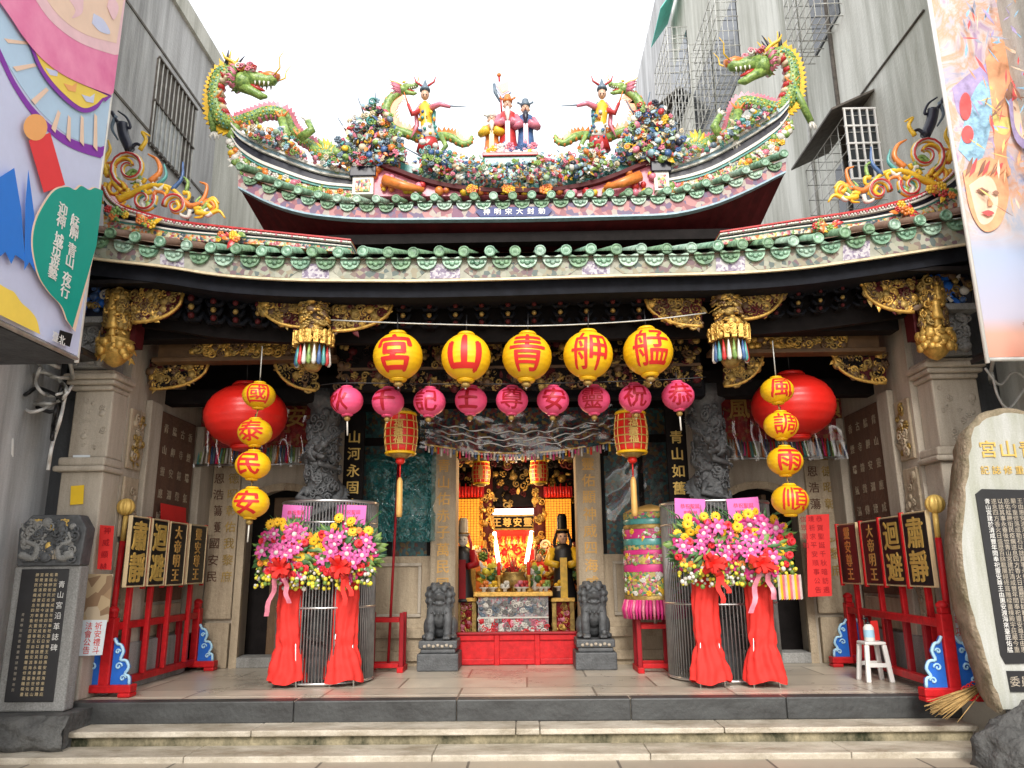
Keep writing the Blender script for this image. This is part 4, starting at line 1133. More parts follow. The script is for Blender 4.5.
def scrolls(mx, name):
    c = empty_part(name, lower); f = mx
    b = MB()
    YW = [(G['yellow'], 0, 1.0), (G['white'], -0.035, 0.7), (G['red'], -0.055, 0.45)]
    OR = [(G['orange'], 0, 1.0), (G['yellow'], -0.03, 0.7)]
    def S(cx, cy, r, turns, start, sgn, wid, mats):
        x, y = f(cx, cy); s_ = -1 if MIR else 1
        st = math.pi - start if MIR else start
        spiral(x, y, r, turns, st, sgn * s_, wid, mats, b=b)
    def Fk(pts, r0, m, r1=0.008): flick([f(*p) for p in pts], r0, m, b=b, r1=r1)
    S(130, 169, 19, 1.5, math.pi * 0.65, 1, 0.055, YW)
    S(130, 169, 24, 0.55, math.pi * 0.6, 1, 0.05, OR)
    S(144, 200, 12, 1.2, -0.3, 1, 0.045, YW)
    S(176, 206, 12, 1.3, math.pi, 1, 0.05, YW)
    S(116, 190, 10, 1.1, 0.0, -1, 0.045, OR)
    Fk([(118, 200), (132, 194), (150, 186), (168, 187), (182, 198), (186, 210)], 0.055, G['yellow'])
    Fk([(150, 182), (160, 172), (157, 160), (148, 154)], 0.05, G['orange'])
    Fk([(182, 200), (192, 206), (203, 200), (207, 186), (200, 182)], 0.05, G['orange'])
    Fk([(196, 212), (208, 214), (219, 211), (225, 218)], 0.045, G['yellow'])
    Fk([(158, 185), (166, 176), (164, 164)], 0.035, G['teal'])
    Fk([(172, 190), (182, 178), (183, 162)], 0.035, G['blue'])
    Fk([(186, 192), (188, 182), (182, 176)], 0.03, G['green'])
    Fk([(108, 176), (104, 162), (110, 150), (108, 140)], 0.05, G['yellow'])
    Fk([(104, 190), (98, 200), (100, 212)], 0.05, G['green'])
    Fk([(128, 212), (122, 206), (110, 204)], 0.05, G['orange'])
    Fk([(140, 150), (146, 140), (142, 132), (150, 136)], 0.035, G['yellow'])
    rs = random.Random(4)
    for k in range(34):
        x = rs.uniform(104, 212); y = 208 + (x - 104) * 0.07 - rs.uniform(0, 46) * (1 - (x - 104) / 150)
        a = rs.uniform(0, 6.28); l = rs.uniform(4, 9)
        Fk([(x, y), (x + l * math.cos(a), y + l * math.sin(a)), (x + l * 1.5 * math.cos(a + .8), y + l * 1.5 * math.sin(a + .8)), (x + l * 1.2 * math.cos(a + 1.6), y + l * 1.2 * math.sin(a + 1.6))], 0.036, rs.choice([G['yellow'], G['yellow'], G['green'], G['teal'], G['orange'], G['white'], G['black']]))
    b.build('porcelain_scroll', c)
    b = MB()
    Fk([(112, 112), (118, 122), (130, 128), (127, 118), (118, 111)], 0.03, G['black'])
    Fk([(122, 124), (124, 136), (130, 150)], 0.085, G['black'], 0.05)
    Fk([(128, 152), (136, 144), (143, 146), (146, 138)], 0.03, G['black'])
    Fk([(116, 116), (112, 128), (118, 140)], 0.03, G['bluegrey'])
    b.build('navy_crest', c)
MIR = False; scrolls(lambda x, y: (x, y), 'ridge_scroll')
MIR = True; scrolls(lambda x, y: (1055 - x - (x - 130) * 0.02, y - 14 - (x - 130) * 0.02), 'ridge_scroll')

# ---------------------------------------------------------------- upper roof
UY = 8.0
UT = [(230, 160), (238, 166), (244, 172), (269, 182), (286, 188), (303, 192.5), (338, 199.5), (393, 201), (420, 198.5), (498, 198), (557, 196), (615, 194), (655, 192.7), (672.5, 191.5), (693, 187.5), (711.6, 184), (729, 178.5), (747.5, 170.5), (770, 162), (783, 156), (792, 151)]
UF = [(234, 182), (239, 188), (265, 203), (304, 214.5), (356, 219.5), (400, 219.7), (512, 219), (560, 218), (674.6, 215), (716, 205), (760, 186), (785, 172), (790, 167)]
def ut(px, off=0, Y=UY): return at(px, smooth_at(UT, px, 12) + off, Y)
def uf(px, off=0, Y=UY + 0.06): return at(px, smooth_at(UF, px, 20) + off, Y)
upper = empty_part('upper_roof', temple)
b = MB()
xs = curve_row(236, 787, 50); top = [ut(x, 3) for x in xs]; n = 51
b.add(top + [p + V((0, 1.25, 0.58)) for p in top] + [p + V((0, 2.6, 0.0)) for p in top], [(i, i + 1, n + i + 1, n + i) for i in range(50)] + [(n + i, n + i + 1, 2 * n + i + 1, 2 * n + i) for i in range(50)], K['tiletop'])
b.build('roof_slope', upper)
b = MB()
RUN_SAVE = RUN; RUN = 0.9
for i in range(29):
    px = 240 + 19.45 * i
    p = ut(px, -2) + V((random.uniform(-.006, .006), random.uniform(-.012, .012), random.uniform(-.005, .005))); tm_ = random.choice((K['tile'], K['tile'], K['tile_b'], K['tile_c'])); tile_end(b, p, 0.05, 0.38, tm_, tm_)
    if i < 28: drip(b, ut(px + 9.7, 2) + V((0, 0.025, 0.01)), 0.09, 0.11, random.choice((K['tile'], K['tile_b'], K['tile_c'])))
b.build('eave_tiles', upper)
RUN = RUN_SAVE
fas = empty_part('fascia', upper)
xs = curve_row(238, 786, 50)
b = MB(); b.band([ut(x, 7, UY + .05) for x in xs], [uf(x, -1.5, UY + .05) for x in xs], 0.05, K['paintred']); b.build('board', fas)
b = MB(); b.band([uf(x, -1.8, UY + .03) for x in xs], [uf(x, 0, UY + .03) for x in xs], 0.09, G['paleblue']); b.build('edge_strip', fas)
b = MB()
p, q = at(476, 207.5, UY + 0.035), at(552, 215.5, UY + 0.035)
b.prism([p + V((0.05, 0, 0)), V((q.x - 0.05, p.y, p.z)), V((q.x, p.y, (p.z + q.z) / 2)), V((q.x - 0.05, p.y, q.z)), V((p.x + 0.05, p.y, q.z)), V((p.x, p.y, (p.z + q.z) / 2))], (0, 0.012, 0), K['navy'])
for i, ch in enumerate('神明宋大封勅'): b.text(ch, V((p.x + (q.x - p.x) * (0.14 + 0.145 * i), p.y - 0.003, (p.z + q.z) / 2)), (1, 0, 0), (0, 0, 1), 0.082, K['white'], 0.002, 0.02)
b.build('blue_name_plaque', fas)
# red-painted soffit and the dark wall under the upper roof
b = MB()
xs = curve_row(240, 785, 40); n = 41
fr_ = [uf(x, 0, UY + .08) for x in xs]; bk = [V((p.x * 0.90, UY + 0.85, 5.12)) for p in fr_]
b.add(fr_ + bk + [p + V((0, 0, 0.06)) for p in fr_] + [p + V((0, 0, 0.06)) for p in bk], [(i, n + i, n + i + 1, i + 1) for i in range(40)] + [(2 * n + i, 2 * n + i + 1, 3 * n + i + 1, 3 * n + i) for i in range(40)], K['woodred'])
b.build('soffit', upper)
b = MB()
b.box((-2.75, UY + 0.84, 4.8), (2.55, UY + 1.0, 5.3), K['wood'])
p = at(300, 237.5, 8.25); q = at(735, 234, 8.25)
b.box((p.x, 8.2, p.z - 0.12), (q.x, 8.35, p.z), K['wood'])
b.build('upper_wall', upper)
b = MB()
for px in (351, 673):
    p = at(px, 222, UY + 0.5); b.tube([p, p + V((0, 0.1, -0.5))], 0.045, K['woodred'], 8)
for px in range(380, 660, 26):
    p = at(px, 221, UY + 0.3); b.box((p.x - 0.03, p.y, p.z - 0.07), (p.x + 0.03, p.y + 0.5, p.z + 0.02), K['woodred'])
b.build('soffit_posts', upper)

# main ridge
RY = 8.62
rid = empty_part('main_ridge', upper)
UB = [(0, .10, G['white'], -0.05), (.10, .22, G['paleblue'], -0.02), (.22, .28, G['white'], -0.04), (.28, .56, G['black'], 0.0), (.56, .66, G['white'], -0.04), (.66, .74, G['teal'], -0.02), (.74, 1.4, K['mosaic'], 0.0)]
def ridge_end(pts, th0, th1):
    c = [tuple(p) for p in cr(pts, 6)]
    b = MB(); ridge_bands(b, c, lambda t: th0 + (th1 - th0) * t + 10 * math.sin(math.pi * t), RY, 0.28, UB); b.build('ridge_end', rid)
    b = MB()
    def smp():
        t = random.random(); i = int(t * (len(c) - 1)); th = th0 + (th1 - th0) * t + 10 * math.sin(math.pi * t)
        return at(c[i][0] + random.uniform(-3, 3), c[i][1] + th * random.uniform(0.8, 1.35), RY - 0.01)
    carve(b, smp, 170, 0.085, [G['white'], G['yellow'], G['green'], G['orange'], G['white'], G['pink'], G['green']], tms=[T_ROSE, T_LEAF, T_ROSE, T_BLOB])
    b.build('flower_mosaic', rid)
ridge_end([(232, 124), (240, 132), (256, 141), (277, 150), (318, 166), (355, 174)], 22, 22)
ridge_end([(788, 102), (779, 111), (766, 119), (748, 130), (715, 149), (690, 160), (666, 168)], 22, 22)
for (x0, x1, y0, y1) in ((353, 373, 165, 194), (653, 670, 160, 190)):
    b = MB(); p, q = at(x0, y0, RY - 0.1), at(x1, y1, RY - 0.1)
    b.box((p.x, RY - 0.1, q.z), (q.x, RY + 0.3, p.z), G['white']); b.box((p.x - 0.03, RY - 0.13, p.z - 0.16), (q.x + 0.03, RY + 0.3, p.z - 0.03), G['black'])
    b.box((p.x + 0.04, RY - 0.115, q.z + 0.03), (q.x - 0.04, RY - 0.1, p.z - 0.2), K['mosaic'])
    b.build('ridge_pier', rid, bevel=0.008)
mc = [(372, 160), (390, 165), (430, 179), (470, 186), (515, 188), (560, 186), (600, 178), (636, 164), (655, 157)]
c = [tuple(p) for p in cr(mc, 5)]
b = MB()
n_ = len(c)
b.band([at(x, y, RY - 0.12) for x, y in c], [at(x, y + 4, RY - 0.12) for x, y in c], 0.3, K['woodred'])
b.band([at(x, y + 4, RY - 0.04) for x, y in c], [at(x, max(y + 8, 196), RY - 0.04) for x, y in c], 0.25, G['pink'])
b.band([at(x, min(y - 4, 163) if 430 < x < 600 else y - 7, RY + 0.05) for x, y in c], [at(x, y, RY + 0.05) for x, y in c], 0.2, G['teal'])
b.build('curved_moulding', rid)
b = MB()
# peaches and pomegranates below the moulding
for i in range(60):
    k = random.randint(0, n_ - 1); x, y = c[k]
    yy = random.uniform(y + 6, 193) if y < 186 else 191
    p = at(x + random.uniform(-3, 3), yy, RY - 0.07); b.blob(p, random.uniform(0.03, 0.06), random.choice([G['orange'], G['yellow'], G['pink'], G['red'], G['green']]), u=7, v=5)
for px in (472, 509, 545): carve(b, lambda: at(px + random.uniform(-4, 4), 189 + random.uniform(-2, 2), RY - 0.15), 12, 0.09, [G['red'], G['yellow'], G['orange']], tms=[T_ROSE])
for (p0, p1) in (((384, 180), (424, 190)), ((640, 176), (604, 188))):
    b.tube([at(p0[0], p0[1], RY - 0.12), at((p0[0] + p1[0]) / 2, (p0[1] + p1[1]) / 2 + 1, RY - 0.16), at(p1[0], p1[1], RY - 0.12)], [0.07, 0.06, 0.03], G['orange'], 8)
b.build('fruit_relief', rid)
# crowded flowers, birds and small warriors on the ridge
COOL = [G['blue'], G['bluegrey'], G['bluegrey'], G['green'], G['orange'], G['red'], G['yellow'], G['pink'], G['teal'], G['white'], G['black'], G['bluegrey'], G['green'], G['cream'], G['cream'], G['paleblue'], G['paleblue'], G['palegreen'], G['palegreen'], G['white'], G['pink']]
def heap(poly, n, size, mats, Y=RY - 0.05, tms=None, name='flower_cluster'):
    b = MB(); s0 = poly_sampler(poly, Y)
    def s1():
        p = s0(); return p + V((0, random.uniform(-0.18, 0.25), 0))
    carve(b, s1, n, size, mats, tms=tms or [T_ROSE, T_LEAF, T_LEAF, T_BLOB, T_FIG, T_CURL, T_ROSE], nrm=lambda p: V((random.uniform(-.6, .6), -1, random.uniform(-.3, .5))))
    b.build(name, rid)
HL = [(338, 166), (336, 150), (348, 138), (350, 122), (362, 118), (366, 108), (378, 106), (388, 118), (398, 128), (402, 142), (404, 158), (392, 170), (360, 168)]
HR = [(622, 160), (618, 150), (622, 138), (630, 128), (636, 112), (650, 108), (662, 112), (668, 122), (676, 134), (682, 142), (684, 156), (676, 164), (650, 166)]
heap(HL, 900, 0.082, COOL); heap(HR, 900, 0.082, COOL)
heap([(400, 160), (432, 168), (480, 166), (548, 165), (590, 164), (618, 156), (618, 166), (590, 178), (560, 183), (512, 185), (465, 182), (425, 175)], 950, 0.062, COOL + [G['white'], G['pink'], G['green']], Y=RY - 0.1, tms=[T_FIG, T_FIG, T_ROSE, T_LEAF, T_BLOB])
heap([(424, 146), (436, 152), (452, 160), (446, 170), (420, 164)], 220, 0.075, [G['teal'], G['blue'], G['white'], G['green']])
heap([(600, 146), (588, 150), (566, 160), (572, 170), (604, 162)], 220, 0.075, [G['teal'], G['orange'], G['white'], G['green'], G['pink']])
LIGHT = [G['cream'], G['white'], G['palegreen'], G['paleblue'], G['pink'], G['green'], G['teal'], G['orange'], G['yellow'], G['bluegrey']]
heap([(242, 130), (262, 128), (284, 132), (300, 146), (300, 160), (278, 152), (256, 142)], 260, 0.075, LIGHT)
heap([(780, 108), (756, 112), (736, 124), (716, 140), (716, 150), (748, 130), (768, 118)], 260, 0.075, LIGHT)
heap([(448, 157), (484, 160), (484, 168), (448, 170)], 130, 0.06, LIGHT); heap([(538, 160), (574, 156), (574, 168), (538, 168)], 130, 0.06, LIGHT)
heap([(296, 156), (316, 160), (340, 160), (352, 166), (352, 174), (318, 168)], 130, 0.065, LIGHT); heap([(724, 146), (706, 152), (686, 154), (670, 160), (668, 168), (690, 161)], 130, 0.065, LIGHT)
b = MB()
for (x0, y0, x1, y1) in ((366, 120, 358, 98), (374, 112, 376, 92), (352, 140, 338, 118), (646, 112, 650, 92), (636, 118, 626, 100), (424, 158, 402, 146), (442, 166, 418, 158)):
    b.tube([at(x0, y0, RY - 0.1), at(x1, y1, RY - 0.14)], [0.012, 0.006], G['bluegrey'], 5)
b.build('spears', rid)

# ---------------------------------------------------------------- porcelain dragons and figures standing on the ridge
def roof_dragon(label, path, head, fl, out_sign, feet, tail, Y, name='roof_dragon'):
    o = tag_o = at(path[0][0], path[0][1], Y)
    root = thing(name, label, 'dragon sculpture', at(*path[-4][:2], Y), 'large porcelain dragons on the roof ridge')
    c = cr(path, 5)
    s_ = sc(path[0][0], path[0][1], Y)
    pts = [at(p[0], p[1], Y) + V((0, p[3] * s_, 0)) for p in c]; rad = [p[2] * s_ for p in c]
    rad = [q * 0.76 for q in rad]
    NK = 26        # the neck carries its back outwards, the trunk carries it upwards
    def out(i):
        i = min(i, len(pts) - 1); t = (pts[min(i + 1, len(pts) - 1)] - pts[max(0, i - 1)]).normalized(); return t.cross(V((0, 1, 0))).normalized() * (-out_sign if i < NK else out_sign)
    b = MB(); dragon_body(b, pts[:NK + 1], rad[:NK + 1], G['green'], G['pink'], G['yellow'], out=out, fin_h=1.08, step=1); o2_ = lambda i: out(i + NK); dragon_body(b, pts[NK:], rad[NK:], G['green'], G['pink'], G['pink'], out=o2_, fin_h=1.12, step=1)
    for i in range(2, len(pts) - 2):     # scales
        for k in range(6):
            an = R(-62 + 25 * k); d = (V((0, -1, 0)) * math.cos(an) + out(i) * math.sin(an))
            b.blob(pts[i] + d * rad[i] * 0.93, (rad[i] * 0.17, rad[i] * 0.17, rad[i] * 0.17), (G['green'], G['palegreen'], G['green'], G['teal'], G['yellow'])[(i * 2 + k * 3) % 5], u=5, v=3)
    for i in range(1, NK - 4):           # red and cream belly plates on the neck
        if i % 2: continue
        d = -out(i) * 0.75 + V((0, -0.55, 0)); q = pts[i] + d * rad[i] * 0.62
        sd = (pts[i + 1] - pts[i]).normalized()
        b.tube([q - out(i) * rad[i] * 0.1 + V((0, -rad[i] * 0.5, 0)), q - out(i) * rad[i] * 0.45, q - out(i) * rad[i] * 0.5 + V((0, rad[i] * 0.7, 0))], [rad[i] * 0.34, rad[i] * 0.4, rad[i] * 0.3], G['cream'] if i % 4 else G['red'], 6)
    for k in range(9):                   # yellow crest behind the head
        an = k / 8; q = pts[2 + k // 2]; o_ = out(2 + k // 2)
        b.tube([q + V((0, 0.04 * (k % 3 - 1), 0)), q + o_ * 0.12 + V((0, 0.05 * (k % 3 - 1), 0.03)), q + o_ * (0.20 + 0.05 * (k % 2)) + V((0, 0.06 * (k % 3 - 1), 0.09))], [0.03, 0.022, 0.004], G['yellow'] if k % 3 else G['black'], 6)
    b.build('body', root)
    b = MB(); dragon_head(b, at(head[0], head[1], Y), fl[0], fl[1], fl[2] * 0.98, G['green'], G['pink'], G['yellow'], G['white'], G['red'], ml=0.45)
    hp = at(head[0], head[1], Y)
    for k in range(26):
        q = hp + fl[1].normalized() * random.uniform(0.10, 0.2) + fl[0] * random.uniform(-0.05, 0.2) + V((0, random.uniform(-.14, .05), 0)); b.put(T_CURL, UNIT * random.uniform(0.06, 0.1), q, random.choice((G['pink'], G['red'], G['pink'], G['white'])))
    b.tube([hp + fl[0] * 0.2 + fl[1] * 0.09, hp + fl[0] * 0.34 + fl[1] * 0.12, hp + fl[0] * 0.47 + fl[1] * 0.11], [0.05, 0.07, 0.05], G['orange'], 8); b.build('head', root)
    for ft in feet:
        b = MB(); q = [at(x, y, Y + dy) for x, y, dy in ft]; claw(b, q, 4.6 * s_, G['green'], G['white'])
        for i_ in range(3): b.tube([q[0] + V((0, -0.02, 0)), q[0] + V((0.09 * (i_ - 1), -0.03, 0.12))], [0.03, 0.004], G['orange'], 5)
        b.build('leg', root)
    b = MB()
    tx, ty, a0, a1, L = tail
    for k in range(11):
        an = R(a0 + (a1 - a0) * k / 10); l = L * (1 - 0.35 * abs(k - 5) / 5)
        p = at(tx, ty, Y); q = at(tx + math.cos(an) * l * 0.6 + 2, ty - math.sin(an) * l * 0.6, Y); e = at(tx + math.cos(an) * l, ty - math.sin(an) * l, Y)
        b.tube([p, q, e], [0.05, 0.04, 0.005], [G['yellow'], G['yellow'], G['green']][k % 3], 6)
    b.build('tail_fan', root)
    return root
DY = RY + 0.12
roof_dragon('green and pink porcelain dragon rearing on the ridge end above the grey building',
    [(236, 84, 8, 0), (226, 72, 10, 0), (218, 82, 9.5, 0), (216, 100, 10, 0), (221, 118, 11, 0), (235, 126, 9.5, -3), (252, 122, 9, -5), (270, 116, 9, -5), (284, 118, 8.5, -4), (291, 128, 7, 2), (300, 137, 7, 6), (310, 143, 7, 4), (320, 154, 8, 0), (333, 155, 7, 0), (338, 147, 5, 0)],
    (243, 82), (V((0.97, 0, -0.12)), V((0.12, 0, 1)), 0.37), 1,
    [[(282, 120, -.12), (286, 134, -.2), (284, 146, -.15)], [(238, 126, -.1), (230, 136, -.1), (240, 142, -.05)], [(300, 138, -.1), (312, 130, -.16), (308, 122, -.12)], [(216, 100, -.05), (212, 118, 0), (214, 132, 0)]], (326, 156, 40, 190, 20), DY)
roof_dragon('green and pink porcelain dragon rearing on the ridge end in front of the pale flats',
    [(768, 64, 8, 0), (780, 54, 10, 0), (790, 64, 9.5, 0), (792, 84, 10, 0), (787, 101, 10.5, 0), (775, 111, 9.5, -3), (758, 108, 9, -5), (742, 106, 8.5, -5), (735, 116, 7.5, -3), (731, 130, 7, 4), (722, 138, 7, 6), (712, 139, 7, 3), (701, 147, 8, 0), (690, 146, 6, 0), (685, 139, 5, 0)],
    (762, 66), (V((-0.98, 0, -0.14)), V((-0.14, 0, 1)), 0.37), -1,
    [[(738, 112, -.12), (735, 128, -.2), (736, 140, -.15)], [(772, 112, -.1), (766, 122, -.1), (752, 128, -.05)], [(722, 138, -.1), (714, 126, -.16), (720, 116, -.12)], [(792, 86, -.05), (802, 104, 0), (811, 122, 0)]], (694, 148, -5, 150, 20), DY)

def porcelain_rider(label, mx, Y):
    """immortal riding a small dragon"""
    f = mx; s_ = sc(430, 120, Y)
    root = thing('ridge_rider', label, 'figure sculpture', at(*f(426, 150), Y), 'porcelain immortals riding dragons')
    sg = 1 if f(1, 0)[0] > f(0, 0)[0] else -1
    b = MB()
    path = [(400, 92, 6, 0), (390, 100, 6.5, 0), (386, 112, 7, 0), (392, 128, 7, 0), (408, 134, 6.5, 0), (424, 138, 6, 4), (440, 134, 6, 4), (452, 138, 6, 0), (462, 144, 5, 0), (470, 142, 4, 0), (472, 136, 2, 0)]
    c = cr(path, 4); pts = [at(*f(p[0], p[1]), Y) + V((0, p[3] * s_, 0)) for p in c]; rad = [p[2] * s_ * 0.72 for p in c]
    def out(i): return (pts[min(i + 1, len(pts) - 1)] - pts[max(0, i - 1)]).normalized().cross(V((0, 1, 0))).normalized() * sg
    dragon_body(b, pts, rad, G['green'], G['orange'], G['orange'], out=out, fin_h=1.7, step=1)
    dragon_head(b, at(*f(403, 90), Y), V((sg * 0.95, 0, 0.2)), V((-0.2 * sg, 0, 1)), 0.17, G['green'], G['pink'], G['yellow'], G['white'], G['red'])
    for (x0, y0, x1, y1, x2, y2) in ((396, 130, 390, 142, 398, 150), (440, 134, 446, 146, 440, 154)):
        claw(b, [at(*f(x0, y0), Y - .05), at(*f(x1, y1), Y - .1), at(*f(x2, y2), Y - .08)], 0.035, G['green'], G['white'])
    b.build('small_dragon', root)
    b = MB()
    P = lambda x, y, dy=0: at(*f(x, y), Y - 0.1 + dy)
    b.tube([P(430, 152), P(428, 136), P(426, 120), P(425, 108), P(425, 102)], [0.075, 0.085, 0.075, 0.085, 0.03], G['yellow'], 9)
    b.tube([P(429, 140), P(427, 126)], [0.10, 0.08], G['white'], 9)
    b.blob(P(425, 95), (0.055, 0.055, 0.07), G['skin']); b.blob(P(425, 96.5, -0.05), (0.012, 0.02, 0.015), G['skin'], u=5, v=4)
    for q in (-1, 1): b.blob(P(425 + q * 1.6, 94.5, -0.052), 0.009, G['black'], u=5, v=4)
    b.tube([P(424, 110), P(412, 114, -.05), P(408, 104, -.08)], [0.045, 0.035, 0.02], G['red'], 7)
    b.tube([P(427, 110), P(440, 104, -.05), P(450, 107, -.08)], [0.045, 0.035, 0.02], G['pink'], 7)
    b.lathe([(0.15, -0.02), (0.12, 0.12), (0.085, 0.22), (0.075, 0.26)], P(428, 150), G['red'], 10, sy=0.8)
    for k in range(26):
        an = R(random.uniform(180, 360)); hh = random.uniform(0.05, 0.5); r_ = 0.12 - 0.06 * hh
        b.blob(P(427, 150) + V((r_ * math.cos(an), r_ * math.sin(an), hh)), random.uniform(0.014, 0.026), random.choice([G['white'], G['teal'], G['orange'], G['blue'], G['yellow']]), u=6, v=4)
    b.build('immortal', root)
    b = MB()
    for q in (-1, 1): b.tube([P(425 + q * 3, 104), P(425 + q * 9, 112, .05), P(425 + q * 8, 126, .03), P(425 + q * 14, 138)], [0.03, 0.028, 0.03, 0.006], G['teal'] if q > 0 else G['pink'], 6)
    b.build('scarf', root)
    b = MB(); b.lathe([(0.07, 0), (0.06, 0.04), (0.03, 0.08), (0.006, 0.16)], P(425, 91), G['bluegrey'], 9)
    for q in (-1, 1): b.tube([P(425, 88), P(425 + q * 9, 82, 0.02), P(425 + q * 11, 76)], [0.018, 0.014, 0.003], G['red'], 5)
    b.build('helmet', root)
    b = MB(); b.tube([P(450, 106, -.08), P(466, 107, -.08)], [0.01, 0.006], G['bluegrey'], 5)
    b.tube([P(408, 104, -.08), P(404, 92, -.1)], [0.012, 0.006], G['orange'], 5); b.build('weapon', root)
porcelain_rider('yellow immortal riding a small green dragon, nearer the grey building', lambda x, y: (x, y), RY + 0.1)
porcelain_rider('yellow immortal riding a small green dragon, nearer the pale flats', lambda x, y: (1027 - x, y - 1), RY + 0.1)

# the three star gods on their plinth
pl_ = at(511, 162, RY + 0.15)
root = thing('ridge_pedestal', 'white and brown pedestal in the middle of the roof ridge carrying three porcelain gods', 'pedestal', pl_)
b = MB()
p, q = at(484, 152, RY), at(537, 164, RY)
b.box((p.x, RY, q.z), (q.x, RY + 0.4, p.z - 0.05), G['teal']); b.box((p.x - 0.02, RY - 0.03, p.z - 0.07), (q.x + 0.02, RY + 0.42, p.z - 0.02), G['red']); b.box((p.x, RY - 0.01, p.z - 0.018), (q.x, RY + 0.4, p.z + 0.03), G['white'])
b.build('plinth', root, bevel=0.01)
b = MB(); carve(b, lambda: V((random.uniform(p.x + .02, q.x - .02), RY - 0.005, p.z + random.uniform(0.01, 0.08))), 34, 0.09, [G['white'], G['pink'], G['yellow'], G['blue']], tms=[T_LEAF, T_ROSE]); b.build('base_flowers', root)
PZ = p.z + 0.03
def star_god(label, px, top, w, robe, robe2, hat, beard, extra=None):
    x = at(px, 150, RY + 0.18).x; y = RY + 0.18; H = at(px, top, y).z - PZ
    root = thing('god_statue', label, 'statue', (x, y, PZ), 'three porcelain star gods on the roof ridge')
    b = MB(); k = H / 0.62
    b.lathe([(0.135 * w, 0), (0.14 * w, 0.03 * k), (0.11 * w, 0.16 * k), (0.10 * w, 0.26 * k), (0.12 * w, 0.36 * k), (0.10 * w, 0.42 * k), (0.035, 0.455 * k)], (x, y, PZ), robe, 14, sy=0.75)
    b.blob((x, y - 0.01, PZ + 0.50 * k), (0.052, 0.055, 0.068), G['skin'], u=10, v=8)
    b.blob((x, y - 0.068, PZ + 0.495 * k), (0.011, 0.016, 0.016), G['skin'], u=6, v=5)
    for s_ in (-1, 1):
        b.blob((x + s_ * 0.019, y - 0.062, PZ + 0.512 * k), (0.009, 0.006, 0.005), G['black'], u=5, v=4)
        b.blob((x + s_ * 0.054, y, PZ + 0.50 * k), (0.01, 0.014, 0.02), G['skin'], u=5, v=4)
        b.tube([(x + s_ * 0.10 * w, y, PZ + 0.39 * k), (x + s_ * 0.15 * w, y - 0.06, PZ + 0.29 * k), (x + s_ * 0.04, y - 0.13, PZ + 0.30 * k)], [0.05, 0.055, 0.05], robe2, 8)
    b.tube([(x - 0.012, y - 0.063, PZ + 0.475 * k), (x + 0.012, y - 0.063, PZ + 0.475 * k)], 0.005, G['red'], 5)
    b.box((x - 0.03, y - 0.125 * w, PZ + 0.03), (x + 0.03, y - 0.09 * w, PZ + 0.3 * k), robe2)
    b.build('robed_body', root)
    b = MB(); b.tube([(x, y - 0.06, PZ + 0.46 * k), (x, y - 0.10, PZ + 0.40 * k), (x, y - 0.115, PZ + 0.28 * k)], [0.025, 0.04, 0.004], beard, 7); b.build('beard', root)
    b = MB(); b.lathe([(0.062, 0.0), (0.066, 0.03), (0.05, 0.055), (0.04, 0.10), (0.01, 0.12)], (x, y, PZ + 0.535 * k), hat, 10)
    for s_ in (-1, 1): b.tube([(x + s_ * 0.05, y, PZ + 0.56 * k), (x + s_ * 0.10, y, PZ + 0.585 * k)], [0.012, 0.016], hat, 5)
    b.build('hat', root)
    return x, y, k
star_god('smallest porcelain god in orange and yellow on the roof pedestal', 492, 112, 0.85, G['orange'], G['yellow'], G['white'], G['white'])
x, y, k = star_god('porcelain god in red robe with long white beard in the middle of the roof pedestal', 508, 94, 1.0, G['red'], G['pink'], G['orange'], G['white'])
star_god('porcelain god in dark blue robe with tall black hat on the roof pedestal', 526, 99, 0.95, G['blue'], G['pink'], G['bluegrey'], G['black'])
root = thing('ridge_flag', 'blue and red edged flag fan held up behind the red porcelain god', 'flag', at(499, 118, RY + 0.32))
b = MB(); b.tube([at(503, 130, RY + 0.32), at(499, 76, RY + 0.32)], 0.014, G['red'], 6); b.blob(at(499, 75, RY + 0.32), 0.03, G['orange']); b.build('pole', root)
b = MB(); b.prism([at(x_, y_, RY + 0.30) for x_, y_ in ((493, 84), (510, 78), (511, 92), (502, 98))], (0, 0.03, 0), G['blue'])
b.prism([at(x_, y_, RY + 0.295) for x_, y_ in ((496, 85.5), (508, 81.5), (509, 91), (502, 95))], (0, 0.004, 0), G['red'])
b.prism([at(x_, y_, RY + 0.29) for x_, y_ in ((499, 87), (506.5, 84), (507, 90), (502.5, 92.5))], (0, 0.004, 0), G['yellow'])
b.tube([at(494, 84, RY + .31), at(495, 92, RY + .31), at(500, 102, RY + .31)], [0.02, 0.025, 0.01], G['bluegrey'], 6); b.build('cloth', root)
